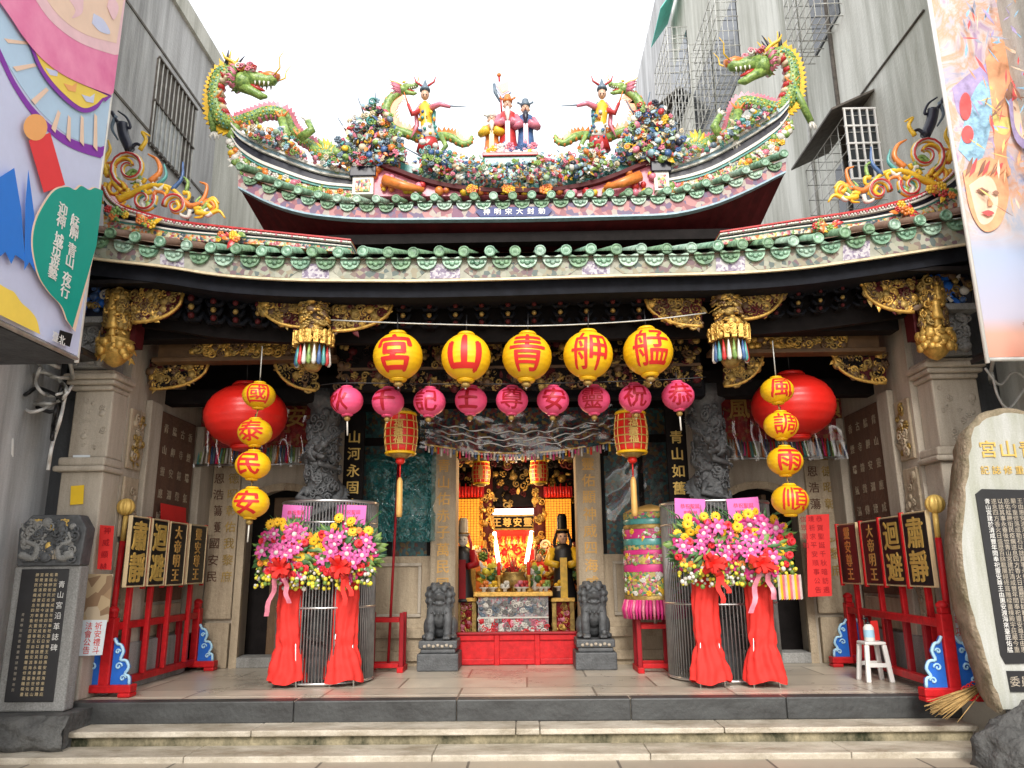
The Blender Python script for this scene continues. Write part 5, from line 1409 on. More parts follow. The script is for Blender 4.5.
# ---------------------------------------------------------------- lanterns
def lantern_mesh(R_, H, ribs, m, cap, ch=None, ink=None, chsize=1.0, capr=0.32, caph=0.10, yaw=0.0):
    """paper lantern round its own centre: bulb with hoops, caps, a character wrapped on the front"""
    n = ribs * 4
    prof = []
    z1 = H * 0.97
    for i in range(n + 1):
        z = -z1 + 2 * z1 * i / n
        r = R_ * math.sqrt(max(0.02, 1 - (z / H) ** 2)) * (1 - 0.012 * (1 if i % 4 == 0 else 0))
        prof.append((r, z))
    b = MB(); b.lathe(prof, (0, 0, 0), m, 32)
    k = MB()
    for s_ in (-1, 1):
        k.lathe([(R_ * capr, s_ * z1 * 0.985), (R_ * capr * 1.05, s_ * (z1 + caph * H * 0.5)), (R_ * capr * 0.92, s_ * (z1 + caph * H))], (0, 0, 0), cap, 20)
        k.lathe([(R_ * capr * 1.12, s_ * (z1 - 0.004)), (R_ * capr * 1.12, s_ * (z1 + 0.008))], (0, 0, 0), cap, 20)
    t = None
    if ch:
        t = MB(); gv, gf = glyph_cut(ch)
        vs = []
        S = R_ * 1.55 * chsize
        for x, y, zz in gv:
            a = x * S / R_ + yaw; z = y * S * (H / R_) * 0.98
            r = R_ * math.sqrt(max(0.02, 1 - (z / H) ** 2)) * 1.012 + 0.001 + zz * 0.15
            vs.append((r * math.sin(a), -r * math.cos(a), z))
        t.add(vs, gf, ink, True)
    return b, k, t
def hang(name, label, group, px, py, Y, R_, H, m, cap, ch, ink, chsize=1.0, yaw=0.0, wire=None, tassel=None, cat='lantern', ribs=9, capr=0.32):
    root = thing(name, label, cat, at(px, py, Y), group)
    root.rotation_euler = (R(random.uniform(-2, 2)), R(random.uniform(-3, 3)), 0)
    b, k, t = lantern_mesh(R_, H, ribs, m, cap, ch, ink, chsize, yaw=yaw, capr=capr)
    b.build('bulb', root, local=True)
    for kk in (0,): k.build('cap', root, local=True)
    if t: t.build('character', root, local=True)
    c = MB()
    c.tube([(0, 0, H), (0, 0, H + (wire or 0.12))], 0.006, K['black'], 5); c.build('hanging_wire', root, local=True)
    if tassel:
        tm, tl = tassel
        c = MB(); c.lathe([(R_ * 0.16, 0), (R_ * 0.2, -0.03), (R_ * 0.1, -0.05)], (0, 0, -H * 1.07), tm, 10); c.tube([(0, 0, -H * 1.07), (0, 0, -H - tl)], 0.008, G['white'], 5)
        c.build('tassel', root, local=True)
    return root
K['crimson'] = mat('crimson_lettering', (0.42, 0.006, 0.02), 0.5, var=0.1)
YL = 6.95
for ch, px, py, nm in (('宮', 398, 356.5, 'palace hall'), ('山', 466, 357.5, 'mountain'), ('青', 527, 357, 'green'), ('舺', 588, 355, 'boat'), ('艋', 648, 352, 'sampan')):
    hang('yellow_lantern', f'big round yellow lantern under the eave with the red character {ch} meaning {nm}', 'big yellow lanterns under the eave', px, py, YL, 0.232, 0.226, K['yellow'], K['yellow'], ch, K['redink'], 1.1, wire=0.2, tassel=(K['goldold'], 0.08))
b = MB(); b.tube([at(x, y, YL) for x, y in cr([(330, 320), (398, 323), (466, 325), (527, 326), (588, 324), (648, 320), (706, 313)], 4)], 0.007, K['bar'], 5)
tag(b.build('lantern_cable', origin=at(527, 326, YL)), 'thin cable strung under the eave that carries the big yellow lanterns', 'cable')
YP = 7.35
pk = (('秋', 347, 401, -.55), ('千', 388, 402, -.2), ('記', 429.5, 402, -.15), ('王', 471, 400.5, -.2), ('尊', 512, 400.5, 0), ('安', 553, 400.5, 0.05), ('靈', 594, 400, -.2), ('祝', 635, 398, -.1), ('恭', 678, 396, 0))
PKN = dict(秋='autumn', 千='thousand', 記='record', 王='king', 尊='honoured', 安='peace', 靈='spirit', 祝='to wish', 恭='respectful')
for ch, px, py, yw in pk:
    hang('pink_lantern', f'small round pink lantern in the lower row with the red character {ch} meaning {PKN[ch]}', 'pink lanterns in a row', px, py, YP, 0.158, 0.140, K['pink'], K['pink'], ch, K['crimson'], 1.08, yaw=yw, wire=0.1, tassel=(K['goldold'], 0.20 if ch in '秋恭' else 0.07), ribs=7)
b = MB(); b.tube([at(x, y, YP) for x, y in cr([(320, 385), (347, 383), (430, 384), (512, 384), (600, 382), (678, 379), (706, 377)], 4)], 0.006, K['black'], 5)
tag(b.build('lantern_cable', origin=at(512, 384, YP)), 'black cable that carries the row of pink lanterns', 'cable')
SD = dict(left='above the brown door leaf', right='beside the hanging red notice')
for chs, pts_, sd in (('國泰民安', ((259, 395.5), (255, 432.5), (253, 465), (251, 503)), 'left'), ('風調雨順', ((777, 390.5), (781, 425.5), (785, 461), (790, 500)), 'right')):
    for i, (ch, (px, py)) in enumerate(zip(chs, pts_)):
        hang('string_lantern', f'yellow lantern with the red character {ch}, {["topmost", "second from the top", "third from the top", "lowest"][i]} {SD[sd]}', 'yellow lanterns hanging in strings of four', px, py, 7.3, 0.158 + 0.004 * i, 0.128 + 0.005 * i, K['yellow'], K['yellow'], ch, K['redink'], 1.08, yaw=(0.25 if ch == '國' else 0), wire=0.05, tassel=(K['goldold'], 0.22) if i == 3 and ch == '安' else None, ribs=7)
    q = [at(px, py, 7.3) for px, py in pts_]
    b = MB()
    b.tube([q[0] + V((0, 0, 0.5)), q[0] + V((0, 0, 0.15))], 0.006, K['bar'], 5)
    for i in range(3): b.tube([q[i] - V((0, 0, 0.14)), q[i + 1] + V((0, 0, 0.14))], 0.007, K['goldold'], 5)
    tag(b.build('hanging_cord', origin=q[0]), f'cord linking the four yellow lanterns {SD[sd]}', 'cord')
for px, py, where in ((246, 416, 'string over the brown door leaf'), (793, 406, 'string beside the red notice')):
    hang('giant_lantern', f'giant plain red lantern hanging behind the yellow lantern {where}', 'giant red lanterns', px, py, 8.15, 0.435, 0.345, K['redsilk'], K['redsilk'], None, None, ribs=8, wire=0.5)
# barrel-shaped palace lanterns with gilt ribs
def barrel(label, px, py, Y, s_, tassel):
    root = thing('palace_lantern', label, 'lantern', at(px, py, Y), 'red and gold palace lanterns')
    R_, H = 0.165 * s_, 0.20 * s_
    prof = [(R_ * (0.74 + 0.26 * math.cos((i / 10 - 0.5) * 2.2) ** 1), -H + 2 * H * i / 10) for i in range(11)]
    b = MB(); b.lathe(prof, (0, 0, 0), K['redsilk'], 24); b.build('bulb', root, local=True)
    b = MB()
    for k in range(12):
        an = 2 * math.pi * k / 12
        b.tube([(r * 1.02 * math.cos(an), r * 1.02 * math.sin(an), z) for r, z in prof], 0.006 * s_, K['goldpaint'], 5)
    for i in (0, 2, 4, 6, 8, 10):
        r, z = prof[i]; b.tube([(r * 1.03 * math.cos(a), r * 1.03 * math.sin(a), z) for a in [2 * math.pi * k / 24 for k in range(25)]], (0.016 if i in (0, 10) else 0.007) * s_, K['yellow'] if i in (0, 10) else K['goldpaint'], 5)
    b.lathe([(R_ * 0.8, H), (R_ * 0.9, H + 0.02 * s_), (R_ * 0.45, H + 0.06 * s_)], (0, 0, 0), K['goldold'], 18); b.lathe([(R_ * 0.4, -H - 0.05 * s_), (R_ * 0.82, -H)], (0, 0, 0), K['goldold'], 18)
    b.build('gilt_frame', root, local=True)
    b = MB()
    for z in (0.38, 0.0, -0.38): b.text('壽' if z == 0 else '福', (0, -R_ * 1.06, z * H), (1, 0, 0), (0, 0, 1), 0.10 * s_, K['goldpaint'], 0.002)
    b.build('gilt_character', root, local=True)
    b = MB(); b.tube([(0, 0, H), (0, 0, H + 0.2)], 0.005, K['black'], 5)
    b.build('hanging_wire', root, local=True)
    if tassel:
        b = MB(); b.lathe([(0.045, 0), (0.05, -0.04), (0.03, -0.06)], (0, 0, -H - 0.05), K['redsilk'], 10)
        b.tube([(0, 0, -H - 0.1), (0, 0, -H - 0.25)], 0.008, K['redsilk'], 5)
        b.lathe([(0.015, 0), (0.03, -0.04), (0.032, -0.36), (0.028, -0.40)], (0, 0, -H - 0.25), K['goldink'], 10)
        b.build('tassel', root, local=True)
barrel('red palace lantern with gilt ribs in front of the painted door wrapped in plastic', 401, 434, 7.9, 1.02, True)
barrel('red palace lantern with gilt ribs hanging over the embroidered umbrella', 631, 433, 7.9, 1.02, True)
barrel('small glowing red and gold lantern in the hall above the white hatted guardian', 481, 473, 10.4, 0.72, False)
barrel('small glowing red and gold lantern in the hall above the black hatted guardian', 539, 472, 10.4, 0.72, False)

# ---------------------------------------------------------------- flower stands
def petal_flower(npet, L, W, m, cm, cup=0.35, double=False):
    b = MB()
    for ring in range(2 if double else 1):
        for k in range(npet):
            an = 2 * math.pi * (k + 0.5 * ring) / npet
            pts = []
            for t, w, y in ((0.12, 0.35, 0), (0.45, 1.0, -cup * 0.5), (0.8, 0.75, -cup * 0.55), (1.0, 0.05, -cup * 0.2)):
                for q in (-1, 0, 1):
                    pts.append(V((q * w * W, y * L - (0.0 if q else 0.05 * L) - 0.02 * ring, t * L * (1 - 0.25 * ring))))
            rot = Matrix.Rotation(an, 3, 'Y'); pts = [rot @ p for p in pts]
            b.add(pts, [(3 * i + q, 3 * i + q + 1, 3 * i + q + 4, 3 * i + q + 3) for i in range(3) for q in range(2)], m, True)
    b.blob((0, -0.015, 0), (L * 0.30, L * 0.18, L * 0.30), cm, u=8, v=5)
    return b
proto = {}
def proto_mesh(key, mb):
    o = mb.build(key, local=True); me = o.data; bpy.data.objects.remove(o); proto[key] = me
proto_mesh('lily', petal_flower(6, 0.088, 0.022, K['lily'], G['white'], 0.6))
proto_mesh('sunflower', petal_flower(13, 0.062, 0.014, K['sunflower'], K['seed'], 0.2, True))
proto_mesh('rose', petal_flower(7, 0.042, 0.026, K['redpetal'], K['redpetal'], 0.9, True))
proto_mesh('gerbera', petal_flower(12, 0.045, 0.012, K['orangepetal'], K['seed'], 0.2, True))
proto_mesh('magenta_orchid', petal_flower(5, 0.05, 0.026, K['magenta'], G['white'], 0.4))
def flower_stand(label, loc, seed, card, side, ribbon):
    rnd = random.Random(seed)
    root = thing('flower_stand', label, 'flower stand', loc, 'congratulatory flower stands on the platform', rz=R(rnd.uniform(-6, 6)))
    # red draped skirt: flared foot, gathered at the knee, straight above
    b = MB()
    prof = [(0.0, 0.19), (0.06, 0.188), (0.16, 0.168), (0.28, 0.135), (0.33, 0.108), (0.38, 0.128), (0.55, 0.124), (0.80, 0.125), (1.0, 0.118)]
    def fn(u, v):
        z = v * 1.0; r = interp(prof, z); an = u * 2 * math.pi
        fold = 0.014 * math.sin(an * 9 + 2 * math.sin(z * 7 + seed)) * (1.0 if z < 0.36 else 0.5) + 0.008 * noise.noise(V((math.cos(an) * 3, math.sin(an) * 3 + seed, z * 6))) + 0.02 * noise.noise(V((math.cos(an) * 2.2, math.sin(an) * 2.2, z * 13 + seed))) * (1 if z < 0.5 else 0.4)
        hem = 0.02 * math.sin(an * 3 + seed) if z < 0.02 else 0
        return V(((r + fold) * math.cos(an), (r * 0.72 + fold) * math.sin(an), 0.05 + z + hem))
    b.grid(fn, 56, 34, K['redcloth']); b.build('red_skirt', root, local=True)
    b = MB()
    for x, y in ((-0.12, -0.06), (0.12, -0.06), (0, 0.08)): b.tube([(x, y, 0), (x * 0.9, y * 0.9, 0.15), (x * 0.35, y * 0.35, 1.1)], 0.009, K['steel'], 6)
    b.build('tripod_leg', root, local=True)
    CZ = 1.31
    b = MB()      # foliage
    for _ in range(420):
        an = rnd.uniform(-math.pi, math.pi); q = math.sqrt(rnd.random())
        p = V((0.29 * q * math.cos(an), -0.12 + rnd.uniform(-0.08, 0.14) - 0.12 * (1 - q), CZ + 0.24 * q * math.sin(an)))
        d = V((math.cos(an), -0.5, math.sin(an) + 0.15)); A = frame_of(V((0, -1, 0)) + d * 0.3) @ rotm('Y', math.pi / 2 - an + rnd.uniform(-.6, .6)) * rnd.uniform(0.08, 0.15)
        b.put(rnd.choice((T_LEAF, T_NARROW, T_NARROW)), A, p, rnd.choice((K['leaf'], K['leaf'], K['leaf2'])))
    for _ in range(9):
        x = rnd.uniform(-0.2, 0.2); b.tube([(x, -0.05, CZ + 0.2), (x * 1.4, -0.08, CZ + 0.3), (x * 2.1, -0.06, CZ + rnd.uniform(0.32, 0.42))], [0.008, 0.007, 0.002], K['leaf'], 5)
    b.build('foliage', root, local=True)
    b = MB()      # sprays of small yellow buds along the bottom edge
    for _ in range(120):
        x = rnd.uniform(-0.31, 0.31); z = CZ - 0.27 + rnd.uniform(-0.12, 0.08) + 0.1 * abs(x)
        b.blob((x, -0.24 + rnd.uniform(-.05, .1), z), rnd.uniform(0.013, 0.026), rnd.choice((K['yellowbud'], K['yellowbud'], K['leaf2'], G['white'])), u=6, v=4)
    b.build('bud_spray', root, local=True)
    def place(kind, n, rx, rz, cz, depth, smin=0.85, smax=1.2):
        for _ in range(n):
            for _try in range(30):
                an = rnd.uniform(-math.pi, math.pi); q = math.sqrt(rnd.random()); x, z = rx * q * math.cos(an), cz + rz * q * math.sin(an)
                if all((x - a) ** 2 + (z - c) ** 2 > 0.0030 for a, c in used): break
            used.append((x, z))
            o = bpy.data.objects.new(kind, proto[kind]); col.objects.link(o); o.parent = root
            y = -depth - 0.10 * (1 - (x / 0.4) ** 2) + rnd.uniform(-.03, .03)
            o.location = (x, y, z); o.rotation_euler = (R(rnd.uniform(-25, 20) - 40 * (z - CZ)), R(rnd.uniform(0, 360)), R(70 * x + rnd.uniform(-20, 20)))
            s_ = rnd.uniform(smin, smax); o.scale = (s_, s_, s_)
    used = []
    place('lily', 14, 0.26, 0.18, CZ + 0.03, 0.17, 0.75, 1.1)
    place('sunflower', 10, 0.30, 0.26, CZ + 0.07, 0.14, 0.7, 1.0)
    place('rose', 12, 0.31, 0.26, CZ, 0.14)
    place('gerbera', 9, 0.31, 0.24, CZ, 0.12, 0.8, 1.1)
    place('magenta_orchid', 16, 0.31, 0.28, CZ - 0.02, 0.12)
    # bow with hanging tails
    b = MB()
    for k in range(15):
        an = 2 * math.pi * k / 15 + rnd.uniform(-.2, .2); L = rnd.uniform(0.07, 0.14)
        c0 = V((0, -0.29 - 0.02 * (k % 3), CZ - 0.17)); d = V((math.cos(an), -0.15 - 0.3 * (k % 3), math.sin(an) * 0.9)); sd = V((-math.sin(an), 0.5 * (k % 2), math.cos(an))).normalized() * rnd.uniform(0.018, 0.03)
        loop = [c0, c0 + d * L * 0.6 + V((0, -0.05, 0)), c0 + d * L * 0.95 + V((0, -0.03, 0)), c0 + d * L, c0 + d * L * 0.7 + V((0, 0.03, 0)), c0 + V((0, 0.02, 0))]
        b.add([p - sd for p in loop] + [p + sd for p in loop], [(i, i + 1, 7 + i, 6 + i) for i in range(5)], K['redcloth'] if k % 4 else K['redsilk'], True)
    b.build('bow', root, local=True)
    for x, L in ((-0.10, 0.42), (0.07, 0.30)) if ribbon else ((0.05, 0.33), (0.10, 0.24)):
        b = MB(); n_ = 9
        b.add([V((x * (0.3 + i / n_) + 0.012 * math.sin(i * 1.3 + seed) + q * 0.024, -0.32 - 0.012 * math.sin(i), CZ - 0.2 - L * i / n_)) for i in range(n_ + 1) for q in (-1, 1)], [(2 * i, 2 * i + 1, 2 * i + 3, 2 * i + 2) for i in range(n_)], G['pink'] if ribbon else K['redcloth'], True)
        b.build('ribbon', root, local=True)
    b = MB(); T = Matrix.Rotation(R(rnd.uniform(-4, 4)), 3, 'Y')
    cx = card
    b.cbox((cx, -0.02, CZ + 0.37), (0.31, 0.012, 0.20), K['palepink'], T); po = b.build('pink_placard', root, local=True)
    b = MB(); b.text('恭祝聖誕', (cx, -0.027, CZ + 0.395), (1, 0, 0), (0, 0, 1), 0.05, K['redink'], 0.001, 0.0); b.text('神威顯赫', (cx, -0.027, CZ + 0.335), (1, 0, 0), (0, 0, 1), 0.035, K['redink'], 0.001, 0.0); b.build('writing', po, local=True)
    b = MB(); b.tube([(cx - 0.1, 0, CZ + 0.1), (cx - 0.1, 0, CZ + 0.42)], 0.005, K['steel'], 5); b.tube([(cx + 0.1, 0, CZ + 0.1), (cx + 0.1, 0, CZ + 0.42)], 0.005, K['steel'], 5); b.build('placard_stake', root, local=True)
fs_y = {}
for px, py, seed, card, lab, rib in ((286, 690, 3, 0.02, 'flower stand with red skirt and long pink ribbons, nearer the black doorway with brown leaf', True), (343, 689, 11, 0.02, 'flower stand with red skirt standing nearer the red rack that holds a pole', False),
                                     (711, 690, 23, -0.10, 'flower stand with red skirt standing nearer the embroidered umbrella', False), (766, 690, 31, -0.08, 'flower stand with red skirt standing nearer the hanging red notice', True)):
    flower_stand(lab, atZ(px, py - 3, FLOOR), seed, card, px, rib)
# ---------------------------------------------------------------- steel cages round the dragon columns
K['barsteel'] = mat('brushed_bar_steel', (0.30, 0.30, 0.30), 0.42, metal=0.7, var=0.25, vs=9)
def col_cage(label, pxl, pxr, ptop, Y=8.35):
    x0, x1 = at(pxl, 600, Y).x, at(pxr, 600, Y).x; xc, r = (x0 + x1) / 2, (x1 - x0) / 2
    z1 = at((pxl + pxr) / 2, ptop, Y - r).z
    root = thing('column_cage', label, 'railing', (xc, Y + 0.12, FLOOR), 'steel guards round the dragon columns')
    yc = Y + 0.12
    b = MB()
    for k in range(96):
        an = 2 * math.pi * k / 96; x, y = xc + r * math.cos(an), yc + r * 0.9 * math.sin(an); b.tube([(x, y, FLOOR + 0.02), (x, y, z1)], 0.0085, K['barsteel'], 5)
    b.build('upright_bars', root)
    b = MB()
    for z, w in ((FLOOR + 0.03, 0.014), (FLOOR + 0.75, 0.013), (z1 - 0.22, 0.012), (z1, 0.018)):
        b.tube([(xc + r * math.cos(2 * math.pi * k / 40), yc + r * 0.9 * math.sin(2 * math.pi * k / 40), z) for k in range(41)], w, K['steel'], 6)
    b.build('hoop', root)
col_cage('round stainless steel cage guarding the dragon column behind the flower stand with pink ribbons', 276, 372, 499)
col_cage('round stainless steel cage guarding the dragon column next to the embroidered umbrella', 668, 778, 499)
# ---------------------------------------------------------------- the lit hall behind the main door
HX0, HX1, HY1, HZ = at(440, 560, YB).x - 0.5, at(592, 560, YB).x + 0.5, 13.4, 3.6
b = MB()
b.box((HX0 - 0.1, YB + 0.31, FLOOR), (HX0, HY1, HZ), K['wood']); b.box((HX1, YB + 0.31, FLOOR), (HX1 + 0.1, HY1, HZ), K['wood'])
b.box((HX0 - 0.1, HY1, FLOOR), (HX1 + 0.1, HY1 + 0.1, HZ), K['wood']); b.box((HX0 - 0.1, YB + 0.31, HZ), (HX1 + 0.1, HY1, HZ + 0.1), K['wood'])
b.build('hall_wall', temple)
b = MB()
for y in (10.9, 11.8, 12.6):
    b.box((HX0, y, HZ - 0.42), (HX1, y + 0.14, HZ - 0.22), K['woodbrown'])
    carve(b, lambda: V((random.uniform(HX0, HX1), y - 0.005, random.uniform(HZ - 0.62, HZ - 0.2))), 60, 0.11, [K['goldold'], K['woodred'], K['wood']])
for yy_, z0_, z1_, n_ in ((12.55, 2.2, 3.0, 170), (11.75, 2.75, 3.15, 120)):
    b.box((HX0, yy_ + 0.1, z0_ + 0.25), (HX1, yy_ + 0.16, z1_), K['wood'])
    carve(b, lambda: V((random.uniform(HX0, HX1), yy_ + 0.09, random.uniform(z0_ + 0.25, z1_))), n_, 0.12, [K['goldold'], K['gold'], K['woodred'], K['wood']])
b.build('hall_beam', temple)
for px in (486, 541):
    xx = at(px, 540, 12.3).x; b = MB(); b.lathe([(0.11, FLOOR), (0.11, HZ)], (xx, 12.3, 0), K['woodred'], 14)
    carve(b, lambda: (lambda an: V((xx + 0.11 * math.cos(an), 12.3 + 0.11 * math.sin(an), random.uniform(FLOOR + .5, 2.7))))(random.uniform(math.pi, 2 * math.pi)), 90, 0.1, [K['gold'], K['goldold'], K['gold']], nrm=lambda p_: V((p_.x - xx, p_.y - 12.3, 0)))
    b.build('hall_column', temple)
K['lamp_orange'] = mat('prayer_lamp_amber', (0.90, 0.30, 0.02), 0.5, var=0.3, vs=30, emit=0.42)
K['tube_light'] = mat('fluorescent_tube', (1.0, 0.90, 0.66), 0.5, var=0.0, emit=5.0)
K['white_screen'] = mat('lit_screen', (0.95, 0.80, 0.84), 0.5, var=0.05, emit=1.6)
K['glow'] = mat('lit_altar_gilding', (0.80, 0.40, 0.08), 0.4, metal=0.4, var=0.3, vs=20)
def lamp(loc, e, c, r=0.12):
    l = bpy.data.lights.new('altar_or_fill_lamp', 'POINT'); l.energy = e; l.color = c; l.shadow_soft_size = r
    o = bpy.data.objects.new('altar_or_fill_lamp', l); col.objects.link(o); o.location = loc
for lab, (pa, pb) in (('amber wall of prayer lamps behind the figure with the white hat', (455, 483)), ('amber wall of prayer lamps behind the black dressed figure', (545, 573))):
    Y = 12.2; p, q = at(pa, 499, Y), at(pb, 575, Y)
    root = thing('prayer_lamp_wall', lab, 'lamp wall', ((p.x + q.x) / 2, Y, FLOOR), 'amber prayer lamp walls in the hall')
    b = MB(); b.box((p.x, Y + 0.02, FLOOR), (q.x, Y + 0.2, p.z), K['woodbrown']); b.build('cabinet', root)
    b = MB()
    nx, nz = 9, 30
    for i in range(nx):
        for j in range(nz):
            x0 = p.x + (q.x - p.x) * (i + 0.08) / nx; x1 = p.x + (q.x - p.x) * (i + 0.92) / nx; z1 = p.z - (p.z - q.z) * (j + 0.08) / nz; z0 = p.z - (p.z - q.z) * (j + 0.92) / nz
            b.add([(x0, Y, z0), (x1, Y, z0), (x1, Y, z1), (x0, Y, z1)], [(0, 1, 2, 3)], K['lamp_orange'])
    b.build('lamps', root)
    b = MB(); zt = at(pa, 487, Y).z
    b.box((p.x - 0.02, Y - 0.05, p.z + 0.02), (q.x + 0.02, Y + 0.1, zt), K['reddark'])
    for k in range(9):
        x = p.x + (q.x - p.x) * (k + 0.5) / 9; b.tube([(x, Y - 0.06, p.z + 0.02), (x, Y - 0.06, zt + 0.05 * (k % 2))], [0.02, 0.006], K['redsilk'], 6)
    b.build('red_valance', root)
lamp(((at(470, 530, 11.6).x), 11.5, 2.0), 8, (1.0, 0.5, 0.15)); lamp(((at(560, 530, 11.6).x), 11.5, 2.0), 8, (1.0, 0.5, 0.15))
# god shrine
Y = 12.6
root = thing('altar_shrine', 'glowing red and gold shrine with white tube lights in the middle of the hall', 'shrine', at(513, 600, Y))
b = MB()
p, q = at(486, 506, Y), at(541, 600, Y)
b.box((p.x, Y + 0.5, q.z), (q.x, Y + 0.6, p.z), K['red'])
b.box((p.x - 0.06, Y, q.z), (p.x + 0.04, Y + 0.5, p.z - 0.4), K['reddark']); b.box((q.x - 0.04, Y, q.z), (q.x + 0.06, Y + 0.5, p.z - 0.4), K['reddark'])
b.box((p.x - 0.1, Y - 0.02, FLOOR), (q.x + 0.1, Y + 0.5, q.z), K['reddark'])
b.build('niche', root)
b = MB()
p, q = at(497, 532, Y), at(530, 575, Y)
carve(b, lambda: V((random.uniform(p.x, q.x), Y + 0.42, random.uniform(q.z, p.z))), 120, 0.14, [K['glow'], K['red'], K['glow'], K['goldpaint']])
b.build('gilded_back', root)
b = MB()
p, q = at(489, 515, Y), at(536, 530, Y)
b.box((p.x, Y - 0.06, q.z), (q.x, Y - 0.02, p.z), K['goldold']); b.box((p.x + 0.04, Y - 0.07, q.z + 0.03), (q.x - 0.04, Y - 0.055, p.z - 0.03), K['wood'])
for i, ch in enumerate('靈安尊王'): b.text(ch, (p.x + (q.x - p.x) * (0.17 + 0.22 * (3 - i)), Y - 0.073, (p.z + q.z) / 2), (1, 0, 0), (0, 0, 1), 0.15, K['goldpaint'], 0.002)
b.build('name_board', root)
b = MB(); p, q = at(491, 509, Y - 0.1), at(535, 514, Y - 0.1); b.box((p.x, Y - 0.12, q.z), (q.x, Y - 0.08, p.z), K['white_screen']); b.build('lit_sign', root)
b = MB(); p, q = at(494, 531, Y), at(533, 536, Y); b.box((p.x, Y - 0.08, q.z), (q.x, Y - 0.03, p.z), K['redcloth'])
for k in range(14): b.tube([(p.x + (q.x - p.x) * k / 13, Y - 0.09, q.z), (p.x + (q.x - p.x) * k / 13, Y - 0.09, q.z - 0.12)], 0.02, K['orangepetal'] if k % 2 else K['redcloth'], 5)
b.build('valance', root)
for (x0, y0, x1, y1) in ((494, 532, 500, 571), (532, 531, 525, 571)):
    b = MB(); b.tube([at(x0, y0, Y - 0.1), at(x1, y1, Y - 0.1)], 0.03, K['tube_light'], 8); b.build('tube_light', root)
lamp(at(513, 548, Y - 0.12), 14, (1.0, 0.55, 0.2)); lamp(at(513, 500, Y - 0.9), 9, (1.0, 0.75, 0.5)); lamp(at(516, 478, 10.35), 16, (1.0, 0.72, 0.42), 0.2)  # last one is an added fill light for the fronts of the statues
# sculpted figures of the hall
def idol(name, label, px, top, bot, Y, robe, robe2, hat, tallhat=False, w=1.0, face=None, group=None):
    x = at(px, bot, Y).x; z0 = at(px, bot, Y).z; H = at(px, top, Y).z - z0
    root = thing(name, label, 'statue', (x, Y, z0), group)
    hh = H * (0.80 if tallhat else 0.88)
    b = MB()
    b.lathe([(0.24 * w * hh, 0), (0.24 * w * hh, 0.02), (0.17 * w * hh, 0.3 * hh), (0.15 * w * hh, 0.5 * hh), (0.20 * w * hh, 0.70 * hh), (0.15 * w * hh, 0.78 * hh), (0.05 * hh, 0.83 * hh)], (x, Y, z0), robe, 14, sy=0.7)
    b.blob((x, Y - 0.02, z0 + 0.91 * hh), (0.075 * hh, 0.08 * hh, 0.10 * hh), face or G['skin'], u=10, v=8)
    b.blob((x, Y - 0.02 - 0.085 * hh, z0 + 0.90 * hh), 0.017 * hh, face or G['skin'], u=6, v=5)
    for s_ in (-1, 1):
        b.blob((x + s_ * 0.03 * hh, Y - 0.02 - 0.075 * hh, z0 + 0.925 * hh), 0.011 * hh, G['black'], u=5, v=4)
        b.tube([(x + s_ * 0.17 * w * hh, Y, z0 + 0.74 * hh), (x + s_ * 0.25 * w * hh, Y - 0.08 * hh, z0 + 0.55 * hh), (x + s_ * 0.08 * hh, Y - 0.18 * hh, z0 + 0.52 * hh)], [0.07 * hh, 0.07 * hh, 0.05 * hh], robe2, 8)
    b.box((x - 0.05 * hh, Y - 0.20 * w * hh, z0 + 0.05 * hh), (x + 0.05 * hh, Y - 0.12 * w * hh, z0 + 0.62 * hh), robe2)
    b.build('robed_body', root)
    b = MB(); zt = z0 + 0.97 * hh
    b.lathe([(0.088 * hh, 0), (0.10 * hh, 0.04 * hh), (0.075 * hh, 0.06 * hh), (0.07 * hh, (H - 0.97 * hh) * 0.85), (0.05 * hh, H - 0.97 * hh)], (x, Y, zt), hat, 12)
    if tallhat:
        b.lathe([(0.103 * hh, 0.035 * hh), (0.103 * hh, 0.055 * hh)], (x, Y, zt), K['gold'], 12)
        for s_ in (-1, 1): b.tube([(x + s_ * 0.08 * hh, Y - .01, zt + 0.02), (x + s_ * 0.12 * hh, Y, zt - 0.12 * hh), (x + s_ * 0.11 * hh, Y, zt - 0.3 * hh)], [0.02 * hh, 0.03 * hh, 0.006], G['black'] if hat is K['black'] else G['red'], 6); b.build('hat', root)
idol('guardian_figure', 'tall guardian figure in black with a white hat beside the amber lamp wall', 463, 518, 602, 10.6, K['black'], K['reddark'], G['white'], True, 0.75, G['white'])
idol('guardian_figure', 'tall guardian figure in black robe and black hat beside the amber lamp wall', 564, 514, 602, 10.7, K['black'], G['yellow'], K['black'], True, 0.85, G['skin'])
idol('god_idol', 'dark robed chief god idol enthroned in front of the glowing shrine', 513, 555, 596, 11.6, K['woodred'], K['goldold'], K['goldold'], False, 1.2)
idol('god_idol', 'small god idol in orange robe next to the white hatted guardian', 474, 545, 598, 11.2, K['orangepetal'], K['gold'], K['goldold'], False, 1.2)
idol('god_idol', 'small god idol in red and gold robe next to the black hatted guardian', 540, 548, 598, 11.2, K['redcloth'], K['gold'], K['goldold'], False, 1.2)
idol('god_idol', 'red robed idol with a raised gold crown behind the orange robed idol', 484, 540, 590, 11.9, K['redcloth'], K['orangepetal'], K['gold'], True, 1.1)
